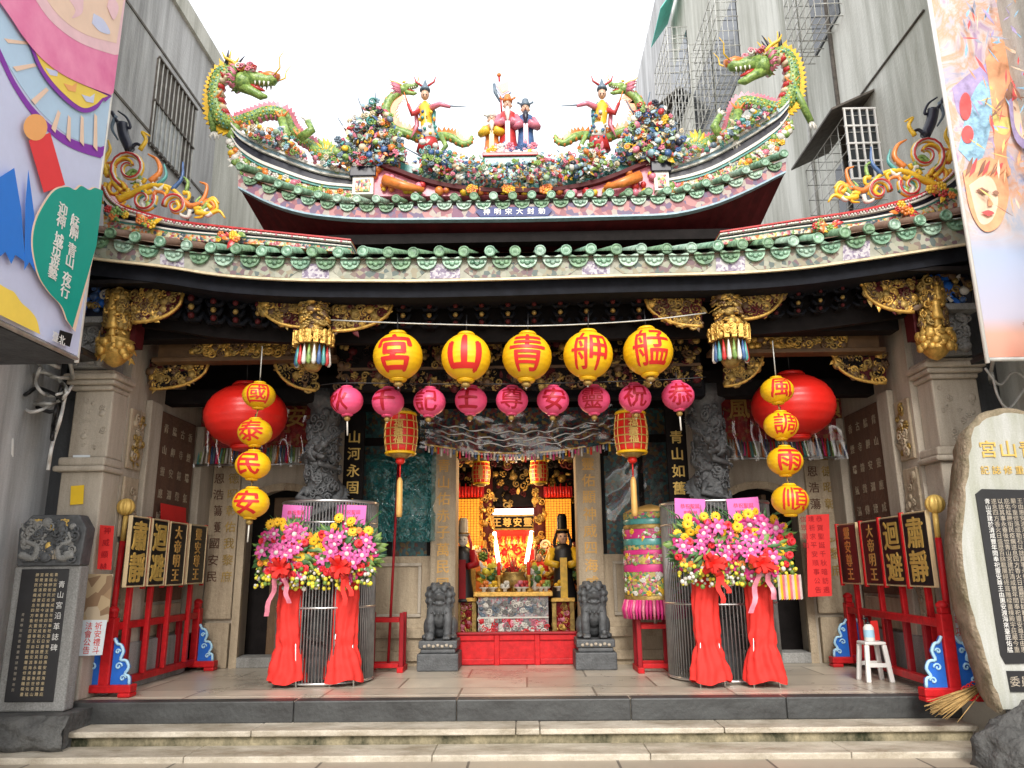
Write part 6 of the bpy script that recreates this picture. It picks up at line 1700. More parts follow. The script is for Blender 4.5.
# altar table
Y = 10.35
p, q = at(478, 597, Y), at(549, 640, Y)
root = thing('altar_table', 'altar table with a carved pink and grey relief front behind the red panel', 'table', ((p.x + q.x) / 2, Y, FLOOR))
b = MB(); b.box((p.x - 0.06, Y - 0.03, p.z), (q.x + 0.06, Y + 0.75, p.z + 0.06), K['gold']); b.build('tabletop', root, bevel=0.01)
b = MB(); b.box((p.x, Y + 0.02, FLOOR), (q.x, Y + 0.7, p.z - 0.002), K['relief'])
carve(b, lambda: V((random.uniform(p.x + .02, q.x - .02), Y + 0.018, random.uniform(FLOOR + 0.3, p.z - 0.28))), 120, 0.075, [G['white'], G['pink'], K['stonegrey'], G['white'], K['redpetal']])
carve(b, lambda: V((random.uniform(p.x + .02, q.x - .02), Y + 0.018, random.uniform(p.z - 0.24, p.z - 0.02))), 110, 0.065, [G['white'], K['stonegrey'], K['stonegrey'], G['bluegrey']])
b.box((p.x, Y - 0.01, p.z - 0.27), (q.x, Y + 0.018, p.z - 0.25), G['white'])
b.build('carved_front', root)
for lab, (xa, xb) in (('gilded red side table between the altar table and the white hatted guardian', (455, 477)), ('gilded red side table between the altar table and the black hatted guardian', (551, 575))):
    a, c_ = at(xa, 598, 10.5), at(xb, 598, 10.5)
    root = thing('side_table', lab, 'table', ((a.x + c_.x) / 2, 10.5, FLOOR), 'gilded side tables in the hall')
    b = MB(); b.box((a.x, 10.5, a.z - 0.05), (c_.x, 11.0, a.z), K['gold']); b.build('tabletop', root, bevel=0.006)
    for x in (a.x + 0.04, c_.x - 0.04):
        b = MB(); b.box((x - 0.03, 10.53, FLOOR), (x + 0.03, 10.6, a.z - 0.052), K['goldold']); b.build('leg', root, bevel=0.006)
    b = MB(); b.box((a.x + 0.02, 10.62, FLOOR), (c_.x - 0.02, 10.66, a.z - 0.052), K['reddark']); carve(b, lambda: V((random.uniform(a.x + .03, c_.x - .03), 10.615, random.uniform(FLOOR + 0.3, a.z - 0.08))), 60, 0.07, [K['gold'], K['reddark'], K['goldold'], G['pink']]); b.build('apron', root)
# crowd of small gilded figures, tassels and tablets behind the altar table
root = thing('gilded_tableau', 'dense tableau of small gilded and painted figures banked up behind the altar table', 'figurines', at(513, 600, 11.1))
b = MB()
for (x0, x1, y0, y1, Yt, n_) in ((456, 500, 566, 600, 11.3, 150), (526, 576, 562, 600, 11.3, 150), (456, 484, 548, 572, 11.8, 60), (540, 576, 545, 570, 11.8, 60), (490, 536, 574, 598, 11.0, 110)):
    pp, qq = at(x0, y0, Yt), at(x1, y1, Yt)
    carve(b, lambda: V((random.uniform(pp.x, qq.x), Yt + random.uniform(-.15, .15), random.uniform(qq.z, pp.z))), n_ + 60, 0.12, [K['gold'], K['goldold'], K['red'], K['black'], K['gold'], K['orangepetal'], K['woodred'], G['white'], K['leaf']], tms=[T_FIG, T_FIG, T_BLOB, T_ROSE, T_LEAF, T_CURL])
    b.box((pp.x, Yt + 0.16, qq.z - 0.4), (qq.x, Yt + 0.22, qq.z + 0.3 * (pp.z - qq.z)), K['woodred'])
b.build('figures', root)
# offerings on the tables
OZ = p.z + 0.06
def bouquet_vase(px, cols, lab, Y=10.6):
    x = at(px, 590, Y).x; root = thing('flower_vase', lab, 'vase', (x, Y, OZ), 'flower vases on the altar')
    b = MB(); b.lathe([(0.04, 0), (0.06, 0.05), (0.035, 0.12), (0.045, 0.15)], (x, Y, OZ), G['white'], 12); b.build('vase', root)
    b = MB(); carve(b, lambda: V((x + random.gauss(0, .07), Y + random.gauss(0, .05), OZ + 0.24 + random.gauss(0, .055))), 46, 0.08, cols, tms=[T_ROSE, T_LEAF, T_BLOB]); b.build('blossoms', root)
bouquet_vase(490, [G['yellow'], K['yellowbud'], K['leaf'], G['white']], 'vase of yellow flowers on the altar table nearer the orange robed idol')
bouquet_vase(536, [G['yellow'], K['leaf2'], K['leaf'], G['white'], K['yellowbud']], 'vase of yellow and green flowers on the altar table nearer the red robed idol')
bouquet_vase(568, [K['yellowbud'], K['leaf'], G['yellow'], K['leaf2']], 'tall vase of yellow lilies in front of the black hatted guardian', 10.75)
x = at(514, 592, 10.5).x
root = thing('incense_burner', 'dark incense burner with gold rim in the middle of the altar table', 'incense burner', (x, 10.55, OZ))
b = MB(); b.lathe([(0.07, 0.05), (0.15, 0.09), (0.17, 0.16), (0.13, 0.22), (0.16, 0.25)], (x, 10.55, OZ), K['goldold'], 18); b.build('bowl', root)
b = MB()
for k in range(3): b.tube([(x + 0.1 * math.cos(2.1 * k + .5), 10.55 + 0.1 * math.sin(2.1 * k + .5), OZ), (x + 0.09 * math.cos(2.1 * k + .5), 10.55 + 0.09 * math.sin(2.1 * k + .5), OZ + 0.1)], 0.025, K['goldold'], 7)
b.build('feet', root)
for s_ in (-1, 1):
    b = MB(); b.tube([(x + s_ * 0.16, 10.55, OZ + 0.14), (x + s_ * 0.24, 10.55, OZ + 0.2), (x + s_ * 0.2, 10.55, OZ + 0.3)], 0.018, K['gold'], 7); b.build('handle', root)
b = MB()
for _ in range(14): b.tube([(x + random.uniform(-.07, .07), 10.55, OZ + 0.22), (x + random.uniform(-.1, .1), 10.55, OZ + random.uniform(0.38, 0.5))], 0.004, K['redpetal'], 4)
b.build('incense_sticks', root)
for i, (px, lab) in enumerate(((499, 'gold candlestick with red candle next to the yellow flower vase'), (529, 'gold candlestick with red candle next to the yellow and green flower vase'))):
    x = at(px, 592, 10.5).x; root = thing('candlestick', lab, 'candlestick', (x, 10.5, OZ), 'candlesticks on the altar')
    b = MB(); b.lathe([(0.06, 0), (0.055, 0.02), (0.018, 0.05), (0.03, 0.12), (0.018, 0.16), (0.05, 0.2), (0.05, 0.21)], (x, 10.5, OZ), K['gold'], 12); b.build('stick', root)
    b = MB(); b.lathe([(0.024, 0.21), (0.024, 0.38), (0.006, 0.385)], (x, 10.5, OZ), K['redcloth'], 10); b.build('candle', root)
for i in range(9):
    px = [484, 493, 505, 519, 524, 541, 546, 463, 559][i]; Yb = 10.42 if i < 7 else 10.6; x = at(px, 594, Yb).x
    m_ = [G['orange'], G['yellow'], G['white'], G['pink'], G['red'], G['orange'], G['green'], G['orange'], G['yellow']][i]
    nm = ['orange', 'yellow', 'white', 'pink', 'red', 'second orange', 'green', 'third orange', 'second yellow'][i]
    root = thing('offering_dish', f'dish heaped with {nm.split()[-1]} offerings, {["left end", "beside the yellow vase", "left of the burner", "right of the burner", "beside the red candle", "beside the green vase", "right end of the table", "on the side table by the white hat", "on the side table by the black hat"][i]}', 'dish', (x, Yb, OZ), 'offering dishes on the altar')
    b = MB(); b.lathe([(0.03, 0), (0.025, 0.03), (0.065, 0.05), (0.07, 0.06)], (x, Yb, OZ), G['white'], 12); b.build('dish', root)
    b = MB()
    for k in range(7): b.blob((x + 0.035 * math.cos(k), Yb + 0.035 * math.sin(k), OZ + 0.075 + (0.04 if k > 4 else 0)), 0.03, m_, u=7, v=5)
    b.build('fruit', root)
# red panel across the threshold
p, q = at(456, 635, 9.72), at(579, 664, 9.72)
root = thing('red_threshold_panel', 'low red lacquered panel of three fields closing the main doorway', 'panel', ((p.x + q.x) / 2, 9.7, FLOOR))
b = MB(); b.box((p.x, 9.72, FLOOR), (q.x, 9.78, p.z), K['red']); b.build('board', root)
b = MB()
W_ = (q.x - p.x)
for x in (p.x, p.x + W_ * .335, p.x + W_ * .665, q.x): b.box((x - 0.03, 9.69, FLOOR), (x + 0.03, 9.719, p.z), K['red'])
for z in (FLOOR + 0.045, p.z - 0.03):
    for k in range(3): b.box((p.x + W_ * (0, .335, .665)[k] + 0.032, 9.692, z - 0.035), (p.x + W_ * (.335, .665, 1)[k] - 0.032, 9.719, z + 0.028), K['red'])
b.build('frame', root, bevel=0.006)
b = MB(); b.box((p.x - 0.02, 9.67, p.z + 0.001), (q.x + 0.02, 9.79, p.z + 0.03), K['reddark']); b.build('cap_rail', root, bevel=0.008)

# ---------------------------------------------------------------- stone lions
def lion(label, px, mirror):
    p = atZ(px, 672, FLOOR); x, y = p.x, 9.18
    root = thing('stone_lion', label, 'lion statue', (x, y, FLOOR), 'pair of stone lions at the main door')
    b = MB()
    b.box((x - 0.235, y - 0.02, FLOOR), (x + 0.235, y + 0.5, FLOOR + 0.19), K['darkstone']); b.box((x - 0.20, y + 0.01, FLOOR + 0.191), (x + 0.20, y + 0.47, FLOOR + 0.24), K['darkstone']); b.box((x - 0.22, y - 0.01, FLOOR + 0.241), (x + 0.22, y + 0.48, FLOOR + 0.33), K['darkstone'])
    b.build('pedestal', root, bevel=0.015)
    m = K['darkstone']; z = FLOOR + 0.33; b = MB(); s = 1.0
    yy = y + 0.24
    # haunches, trunk, chest
    b.blob((x, yy + 0.10, z + 0.17), (0.165, 0.15, 0.17), m, u=14, v=10)
    b.blob((x, yy - 0.02, z + 0.30), (0.135, 0.135, 0.19), m, u=14, v=10)
    b.blob((x, yy - 0.08, z + 0.36), (0.12, 0.10, 0.12), m, u=14, v=10)
    for q in (-1, 1):
        b.tube([(x + q * 0.085, yy - 0.09, z + 0.34), (x + q * 0.10, yy - 0.135, z + 0.2), (x + q * 0.095, yy - 0.13, z + 0.05)], [0.065, 0.052, 0.045], m, 10)
        b.blob((x + q * 0.095, yy - 0.165, z + 0.03), (0.055, 0.075, 0.035), m, u=10, v=8)
        for t in (-1, 0, 1): b.blob((x + q * 0.095 + t * 0.03, yy - 0.225, z + 0.026), (0.017, 0.025, 0.022), m, u=7, v=5)
        b.blob((x + q * 0.145, yy + 0.06, z + 0.13), (0.06, 0.13, 0.12), m, u=10, v=8)
        b.blob((x + q * 0.165, yy - 0.06, z + 0.03), (0.045, 0.09, 0.032), m, u=10, v=8)
    # head: skull, brow, muzzle, jaws
    hz = z + 0.50
    b.blob((x, yy - 0.05, hz), (0.135, 0.13, 0.12), m, u=14, v=10)
    b.blob((x, yy - 0.17, hz - 0.02), (0.085, 0.07, 0.045), m, u=12, v=8)
    b.blob((x, yy - 0.15, hz - 0.095), (0.07, 0.06, 0.03), m, u=12, v=8)
    b.blob((x, yy - 0.225, hz + 0.005), (0.04, 0.03, 0.028), m, u=10, v=7)
    for q in (-1, 1):
        b.blob((x + q * 0.062, yy - 0.165, hz + 0.055), (0.03, 0.028, 0.027), m, u=9, v=7)
        b.tube([(x + q * 0.02, yy - 0.17, hz + 0.075), (x + q * 0.065, yy - 0.165, hz + 0.10), (x + q * 0.12, yy - 0.13, hz + 0.08)], [0.018, 0.024, 0.012], m, 7)
        b.blob((x + q * 0.135, yy - 0.04, hz + 0.05), (0.03, 0.035, 0.05), m, u=8, v=6)
        b.tube([(x + q * 0.06, yy - 0.20, hz - 0.035), (x + q * 0.085, yy - 0.17, hz - 0.09)], [0.014, 0.012], m, 6)
    b.tube([(x, yy + 0.2, z + 0.08), (x, yy + 0.27, z + 0.25), (x + 0.03, yy + 0.22, z + 0.42), (x, yy + 0.18, z + 0.48)], [0.05, 0.06, 0.07, 0.02], m, 9)
    # mane of spiral curls
    for ring, (rz, rr, nn) in enumerate(((0.11, 0.09, 6), (0.065, 0.135, 9), (0.0, 0.155, 10), (-0.07, 0.15, 10), (-0.13, 0.13, 9))):
        for k in range(nn):
            an = R(-40 + 260 * k / (nn - 1)); b.blob((x + rr * math.cos(an), yy - 0.02 + rr * 0.85 * math.sin(an), hz + rz), 0.034, m, u=8, v=6)
    if mirror: b.blob((x - 0.10, yy - 0.20, z + 0.04), 0.055, m, u=10, v=8)
    else:
        b.blob((x + 0.10, yy - 0.19, z + 0.05), (0.05, 0.06, 0.045), m, u=10, v=8); b.blob((x + 0.10, yy - 0.24, z + 0.075), 0.032, m, u=8, v=6)
    o = b.build('lion_body', root); remesh(o, 0.0105, 2)
    b = MB()
    for k in range(9):
        an = math.pi + math.pi * k / 8; b.blob((x + 0.12 * math.cos(an), yy - 0.07 + 0.13 * math.sin(an), hz - 0.16 - 0.05 * math.sin(math.pi * k / 8)), 0.016, m, u=6, v=5)
    b.build('bell_collar', root)
    b = MB()
    for k in range(7): b.blob((x - 0.15 + 0.05 * k, y - 0.012, FLOOR + 0.27 + 0.01 * (k % 2)), (0.022, 0.016, 0.018), K['stone'], u=6, v=5)
    b.build('pedestal_carving', root)
lion('dark stone lion with a ball on a pedestal, nearer the leaning thin red pole', 437, True)
lion('dark stone lion with a cub, on a pedestal nearer the embroidered umbrella', 598, False)
# ---------------------------------------------------------------- procession boards and their racks
K['paleframe'] = mat('pale_gilt_frame', (0.66, 0.52, 0.30), 0.5, var=0.15)
def board_rack(label, X, s, pf, pb, boards, bulb, key):
    """s=+1: stands along the left wall and faces +x"""
    yf, yb = pf[1], pb[1]
    xf, xb = pf[0], pb[0]
    root = thing('board_rack', label, 'rack', (xf, yf, FLOOR), 'red racks for procession boards')
    def P(t, dz=0, dx=0): return V((xf + (xb - xf) * t + dx, yf + (yb - yf) * t, FLOOR + dz))
    for t in (0.0, 1.0):
        b = MB(); c = P(t)
        b.cbox(c + V((0, 0, 0.075)), (0.54, 0.13, 0.07), K['red'])
        for q in (-1, 1): b.cbox(c + V((q * 0.21, 0, 0.02)), (0.12, 0.135, 0.04), K['red'])
        b.build('foot', root, bevel=0.012)
        b = MB(); b.cbox(c + V((0, 0, 0.40)), (0.10, 0.10, 0.60), K['red']); b.cbox(c + V((0, 0, 0.73)), (0.075, 0.075, 0.06), K['red']); b.lathe([(0.05, 0), (0.055, 0.03), (0.02, 0.06)], c + V((0, 0, 0.75)), K['red'], 12)
        b.build('end_post', root, bevel=0.01)
        for q in (-1, 1):
            b = MB()
            prof = [(0.055, 0.11), (0.235, 0.11), (0.225, 0.18), (0.185, 0.20), (0.215, 0.26), (0.185, 0.32), (0.13, 0.33), (0.15, 0.40), (0.12, 0.46), (0.085, 0.47), (0.055, 0.52)]
            b.prism([c + V((q * x, -0.022, z)) for x, z in prof], (0, 0.044, 0), K['bluepaint'])
            b.tube([c + V((q * x, -0.026, z)) for x, z in cr(prof[1:], 3)], 0.014, K['bluepale'], 6)
            for (cx, cz, r) in ((0.17, 0.165, 0.03), (0.12, 0.27, 0.035), (0.10, 0.40, 0.025)):
                b.tube([c + V((q * (cx + r * (1 - i / 14) * math.cos(i * 0.6)), -0.028, cz + r * (1 - i / 14) * math.sin(i * 0.6))) for i in range(13)], 0.009, K['bluepale'], 5)
            b.build('cloud_bracket', root)
    for z, w in ((0.10, 0.07), (0.62, 0.07)):
        b = MB(); b.bar(P(0, z), P(1, z), 0.07, w, K['red']); b.build('rail', root, bevel=0.008)
    for t in (0.18, 0.36, 0.55, 0.78):
        b = MB(); b.bar(P(t, 0.10, -s * 0.02), P(t, 0.62, -s * 0.02), 0.05, 0.07, K['reddark'], up=(0, 1, 0)); b.build('baluster', root, bevel=0.006)
    u_ = V((0, 1, 0)) if s > 0 else V((0, -1, 0)); n_ = V((s, 0, 0))
    for i, (st, px0, px1, yt, ybm, lab) in enumerate(boards):
        Xb = X
        a, c = atX(px0, (yt + ybm) / 2, Xb), atX(px1, (yt + ybm) / 2, Xb); y0, y1 = min(a.y, c.y), max(a.y, c.y)
        zt = atX((px0 + px1) / 2, yt, Xb).z; zb = atX((px0 + px1) / 2, ybm, Xb).z; ym = (y0 + y1) / 2
        r2 = thing('procession_board', lab, 'sign board', (Xb, ym, FLOOR + 0.12), f'gold lettered procession boards')
        b = MB(); b.box((Xb - 0.02, y0 + 0.02, zb + 0.02), (Xb + 0.015, y1 - 0.02, zt - 0.02), K['black']); b.build('panel', r2)
        b = MB(); w = 0.014
        m_ = K['paleframe']
        b.box((Xb - 0.018, y0, zb), (Xb + 0.022, y0 + w, zt), m_); b.box((Xb - 0.018, y1 - w, zb), (Xb + 0.022, y1, zt), m_); b.box((Xb - 0.017, y0 + w, zb), (Xb + 0.021, y1 - w, zb + w), m_); b.box((Xb - 0.017, y0 + w, zt - w), (Xb + 0.021, y1 - w, zt), m_)
        b.build('gilt_frame', r2, bevel=0.004)
        b = MB(); n = len(st); H = zt - zb - 0.07; size = min(H / n, 0.42) * (1.0 if n == 2 else 1.0); wsc = min(1.15, (y1 - y0 - 0.06) / size)
        for k, ch in enumerate(st):
            z = zt - 0.035 - H * (k + 0.5) / n
            b.text(ch, V((Xb + s * 0.018, ym, z)), u_, V((0, 0, 1)), size * 0.97, K['goldpaint'] if i < 2 else K['goldink'], 0.004, 0.028 if n == 2 else 0.02, sx=wsc)
        b.build('lettering', r2)
        b = MB(); b.bar(V((Xb - s * 0.03, ym, FLOOR + 0.135)), V((Xb - s * 0.03, ym, zt - 0.05)), 0.05, 0.05, K['red'], up=(0, 1, 0)); b.build('pole', r2, bevel=0.006)
        b = MB(); b.box((Xb - 0.03, y1 + 0.002, zb - 0.02), (Xb + 0.01, y1 + 0.035, zt + 0.01), K['red']); b.build('red_edge', r2)
    (bx, by), (ex, ey), lab = bulb
    Yb = yf + 0.12
    r3 = thing('melon_mace', lab, 'ceremonial staff', at(ex, ey, Yb), 'red staffs with gilded melon heads')
    top, bot = at(bx, by + 9, Yb), at(ex, ey, Yb)
    b = MB(); b.tube([bot, top.lerp(bot, 0.18)], 0.028, K['red'], 10); b.build('shaft', r3)
    b = MB(); b.tube([top.lerp(bot, 0.18), top], 0.024, K['goldpaint'], 10)
    c = at(bx, by, Yb)
    vs = []; nn, mm = 40, 10
    for j in range(mm + 1):
        ph = math.pi * j / mm
        for k in range(nn):
            an = 2 * math.pi * k / nn; r = 0.078 * math.sin(ph) * (1 + 0.10 * math.cos(an * 10))
            vs.append(c + V((r * math.cos(an), r * math.sin(an), 0.085 * math.cos(ph))))
    b.add(vs, [(j * nn + k, j * nn + (k + 1) % nn, (j + 1) * nn + (k + 1) % nn, (j + 1) * nn + k) for j in range(mm) for k in range(nn)], K['goldpaint'], True)
    b.build('melon_head', r3)
LS = 'on the rack by the carved plaque stele'
RS = 'on the rack by the white stool'
board_rack('red board rack with blue cloud brackets, nearer the stele topped by a dragon plaque', XL + 0.20, 1, atZ(104, 697, FLOOR), V((XL + 0.13, 9.45, 0)),
    (('肅靜', 127, 146, 516, 587, 'black board with gold 肅靜 (be silent) ' + LS), ('迴避', 148.5, 165, 519, 586, 'black board with gold 迴避 (stand aside) ' + LS), ('大帝明王', 166.5, 184, 522, 585.5, 'brown gold board reading 大帝明王 ' + LS), ('靈安尊王', 187, 204, 524.5, 584, 'dull board reading 靈安尊王, last ' + LS)),
    ((126, 507), (107, 660), 'red staff with gold melon head leaning ' + LS), 'l')
board_rack('red board rack with blue cloud brackets, standing behind the white stool', XR - 0.26, -1, atZ(955, 701, FLOOR), V((XR - 0.18, 9.3, 0)),
    (('肅靜', 907, 932, 511, 587, 'black board with gold 肅靜 (be silent) ' + RS), ('迴避', 884, 906, 516, 586, 'black board with gold 迴避 (stand aside) ' + RS), ('大帝明王', 865, 882.5, 520, 585, 'brown gold board reading 大帝明王 ' + RS), ('靈安尊王', 841, 860, 523, 584, 'dull board reading 靈安尊王, last ' + RS)),
    ((935, 504), (953, 655), 'red staff with gold melon head leaning ' + RS), 'r')

# ---------------------------------------------------------------- steles
p = at(34, 705, 6.95); q = at(54, 517, 6.95)
root = thing('stone_stele', 'grey granite stele with dragon plaque and black inscribed panel on a dark rock base', 'stele', (at(34, 705, 6.95).x, 7.0, 0))
Y = 6.95
xl, xr_, z0, z1 = at(5, 640, Y).x, at(72, 640, Y).x, at(34, 712, Y).z, at(54, 566, Y).z
b = MB(); b.box((xl, Y, z0), (xr_, Y + 0.15, z1), K['stonegrey']); b.build('granite_slab', root, bevel=0.015)
b = MB(); zt = at(54, 515, Y).z
pts = [(xl + 0.02, z1 + .002), (xr_ - 0.0, z1 + .002), (xr_ + 0.02, zt - 0.12), (xr_ - 0.06, zt), (xl + 0.10, zt), (xl + 0.0, zt - 0.12)]
b.prism([(x, Y - 0.02, z) for x, z in pts], (0, 0.16, 0), K['darkstone']); po = b.build('dragon_plaque', root, bevel=0.012)
b = MB()
xm = (xl + xr_) / 2
carve(b, lambda: V((random.uniform(xl + .06, xr_ - .06), Y - 0.022, random.uniform(z1 + .05, zt - .07))), 90, 0.085, [K['darkstone'], K['darkstone'], K['stonegrey']])
for s_ in (-1, 1):
    pts_ = cr([(xm + s_ * 0.24, z1 + 0.10), (xm + s_ * 0.12, z1 + 0.07), (xm + s_ * 0.10, z1 + 0.17), (xm + s_ * 0.20, z1 + 0.22), (xm + s_ * 0.16, z1 + 0.29)], 5)
    b.tube([(x, Y - 0.03, z) for x, z in pts_], [0.035 - 0.02 * i / len(pts_) for i in range(len(pts_))], K['stonegrey'], 7)
for k in range(7): b.tube([(xm - 0.09 + 0.03 * k, Y - 0.03, z1 + 0.06), (xm - 0.06 + 0.02 * k, Y - 0.035, z1 + 0.14)], [0.014, 0.006], K['stone'], 5)
b.blob((xm, Y - 0.03, z1 + 0.17), (0.03, 0.02, 0.04), K['goldpaint'])
for i, ch in enumerate('青山宮'): b.text(ch, (xm + (-0.12, 0, 0.12)[i], Y - 0.03, zt - (0.075, 0.10, 0.075)[i]), (1, 0, 0), (0, 0, 1), 0.085, K['goldpaint'], 0.004)
b.build('relief', po)
pl, pr_, pt, pb_ = xl + 0.07, xr_ - 0.095, at(50, 569, Y).z, at(34, 702, Y).z
b = MB(); b.box((pl, Y - 0.012, pb_), (pr_, Y - 0.001, pt), K['black']); po = b.build('black_panel', root, bevel=0.006)
TXT = '青山宮建於清咸豐年間奉祀靈安尊王由惠安渡海來臺庇佑艋舺街民疫癘遂息四方香火日盛歷百餘載屢經修葺雕樑畫棟殿宇莊嚴今重修落成勒石以誌其事永垂後世'
b = MB(); nrow, ncol = 24, 5
W_ = pr_ - pl; H_ = pt - pb_
for c_ in range(ncol):
    for r_ in range(nrow):
        b.text(TXT[(c_ * nrow + r_) % len(TXT)], (pl + W_ * (0.75 - 0.10 * c_), Y - 0.0145, pt - H_ * (0.045 + 0.039 * r_)), (1, 0, 0), (0, 0, 1), 0.032, K['paleframe'], 0.0, 0.0)
for r_ in range(15): b.text(TXT[(r_ * 7) % len(TXT)], (pl + W_ * 0.16, Y - 0.0145, pt - H_ * (0.35 + 0.04 * r_)), (1, 0, 0), (0, 0, 1), 0.028, K['stone'], 0.0, 0.0)
for r_, ch in enumerate('青山宮沿革誌碑'): b.text(ch, (pl + W_ * 0.89, Y - 0.0145, pt - H_ * (0.12 + 0.08 * r_)), (1, 0, 0), (0, 0, 1), 0.062, K['white'], 0.0, 0.0)
b.build('inscription', po)
b = MB()
b.grid(lambda u, v: V((xl - 0.25 + (xr_ - xl + 0.42) * u + 0.03 * noise.noise(V((u * 5, v * 4, 1))), Y - 0.20 + 0.09 * math.sin(v * math.pi) * -1 + 0.06 * noise.noise(V((u * 6, v * 5, 2))), z0 * v)), 30, 12, K['rock'])
b.box((xl - 0.20, Y - 0.17, 0), (xr_ + 0.12, Y + 0.36, z0 - 0.004), K['rock']); b.build('rock_base', root)

Y = 6.35
root = thing('boulder_stele', 'natural boulder stele with pale polished face, gold title and large inscribed black panel', 'stele', (at(1030, 715, Y).x, Y + 0.2, 0))
out = [(1001, 716), (992, 690), (983, 660), (974, 630), (966, 600), (960, 565), (959, 530), (962, 495), (966, 462), (968, 432), (976, 418), (990, 409), (1010, 406), (1032, 409), (1060, 412), (1086, 430), (1100, 500), (1110, 600), (1116, 716)]
oc = [tuple(p) for p in cr(out, 3)]
def S_(x, y, dy): return at(x, y, Y) + V((0.018 * noise.noise(V((x * .12, y * .12, dy * 3))), dy, 0.018 * noise.noise(V((x * .1, y * .1, 7 + dy)))))
n = len(oc)
cx_, cy_ = 1040, 570
rings = []
for k, (f, dy) in enumerate(((0.955, 0.0), (0.985, 0.012), (0.995, 0.06), (0.96, 0.2), (0.9, 0.34), (0.6, 0.40))):
    rings.append([S_(cx_ + (x - cx_) * f, cy_ + (y - cy_) * f, dy) for x, y in oc])
b = MB(); b.add(rings[0], [tuple(range(n))], K['white']); K['polished'] = weathered('polished_pale_stone', (0.50, 0.51, 0.50), (0.24, 0.25, 0.16), scale=1.2, streak=(2.5, 2.5, 0.35), rough=0.35, bump=0.05, amount=0.75)
b.mats = [K['polished']]
b.build('polished_face', root)
K['boulderskin'] = weathered('boulder_crust', (0.34, 0.27, 0.19), (0.10, 0.09, 0.04), scale=4, streak=(1, 1, 1), bump=0.9, amount=0.8)
b = MB()
vs = [p for r_ in rings for p in r_]; fs = []
for k in range(len(rings) - 1):
    for i in range(n - 1): fs.append((k * n + i, (k + 1) * n + i, (k + 1) * n + i + 1, k * n + i + 1))
fs.append(tuple((len(rings) - 1) * n + i for i in range(n)))
b.add(vs, fs, K['boulderskin'], True); b.build('rough_edge', root)
PB = [(976, 494), (982, 489), (1086, 491), (1100, 662), (1006, 664), (1001, 655)]
b = MB(); b.prism([at(x, y, Y - 0.014) for x, y in PB], (0, 0.013, 0), K['black']); po = b.build('black_panel', root)
b = MB()
p, q = at(981, 497, Y - 0.017), at(1090, 659, Y - 0.017)
px_m = sc(1000, 560, Y)
for c_ in range(17):
    for r_ in range(30):
        x = p.x + 0.045 + 0.052 * c_; z = p.z - 0.035 - 0.0455 * r_
        if z < q.z + 0.03 or x > q.x: continue
        # the panel's edge leans, as the stone does
        if x < at(976 + (1003 - 976) * r_ / 30.0, 494 + r_ * 5.6, Y).x + 0.035: continue
        b.text(TXT[(c_ * 31 + r_ * 1) % len(TXT)], (x, Y - 0.0165, z), (1, 0, 0), (0, 0, 1), 0.046, K['stone'] if c_ else K['white'], 0.0, 0.0)
b.build('inscription', po)
b = MB()
for i, ch in enumerate('宮山青舺艋'): b.text(ch, at(988 + 20 * i, 449, Y - 0.006), (1, 0, 0), (0, 0, 1), 0.15, K['goldpaint'], 0.003, 0.012)
for i, ch in enumerate('記誌修重廟建'): b.text(ch, at(985 + 11.5 * i, 470, Y - 0.006), (1, 0, 0), (0, 0, 1), 0.075, K['goldpaint'], 0.003, 0.0)
b.build('gold_title', root)
b = MB(); b.prism([at(x, y, Y - 0.014) for x, y in ((1007, 671), (1100, 671), (1102, 692), (1011, 692))], (0, 0.013, 0), K['black']); po = b.build('small_black_panel', root)
b = MB()
for i, ch in enumerate('委員會立'): b.text(ch, at(1015 + 11 * i, 681.5, Y - 0.0175), (1, 0, 0), (0, 0, 1), 0.08, K['stone'], 0.0, 0.0)
b.build('inscription', po)
# base rock
root = thing('base_rock', 'dark rough boulder at the foot of the pale boulder stele', 'rock', (at(1010, 740, 6.1).x, 6.2, 0))
c = at(1028, 745, 6.25)
b = MB()
def rockf(u, v):
    an = u * 2 * math.pi; ph = v * math.pi * 0.52
    d = V((math.cos(an) * math.cos(ph), math.sin(an) * math.cos(ph), math.sin(ph)))
    k = 1 + 0.22 * noise.noise(d * 1.8) + 0.10 * noise.noise(d * 5) + 0.04 * noise.noise(d * 13)
    return V((c.x + 0.07 + d.x * 0.46 * k, 6.2 + d.y * 0.34 * k, 0.40 * d.z * k * 1.12 - 0.01))
b.grid(rockf, 64, 26, K['rock']); b.build('boulder', root)

# ---------------------------------------------------------------- festival banners
BX = -3.62
root = thing('festival_banner', 'pink lilac and teal printed banner hung along the shop house', 'banner', (BX, 5.2, 3.15))
K['lilac'] = mat('banner_lilac', (0.60, 0.64, 0.86), 0.6, var=0.04); K['b_pink'] = mat('banner_pink', (0.82, 0.12, 0.36), 0.6, var=0.12, vs=1.5, c2=(0.84, 0.30, 0.48)); K['b_cream'] = mat('banner_cream', (0.86, 0.62, 0.48), 0.6, var=0.04)
K['b_rose'] = mat('banner_rose', (0.84, 0.55, 0.60), 0.6, var=0.08); K['b_purple'] = mat('banner_purple', (0.24, 0.03, 0.40), 0.6, var=0.04); K['b_yellow'] = mat('banner_yellow', (0.90, 0.66, 0.10), 0.6, var=0.05)
K['b_sky'] = mat('banner_sky', (0.48, 0.66, 0.86), 0.6, var=0.04); K['b_teal'] = mat('banner_teal', (0.0, 0.33, 0.26), 0.6, var=0.03); K['b_blue'] = mat('banner_blue', (0.02, 0.19, 0.70), 0.6, var=0.03); K['b_orange'] = mat('banner_orange', (0.90, 0.42, 0.14), 0.6, var=0.04)
K['b_red'] = mat('banner_red', (0.80, 0.04, 0.05), 0.6, var=0.03)
p0, p1 = atX(125, 0, BX), atX(75, 355, BX)
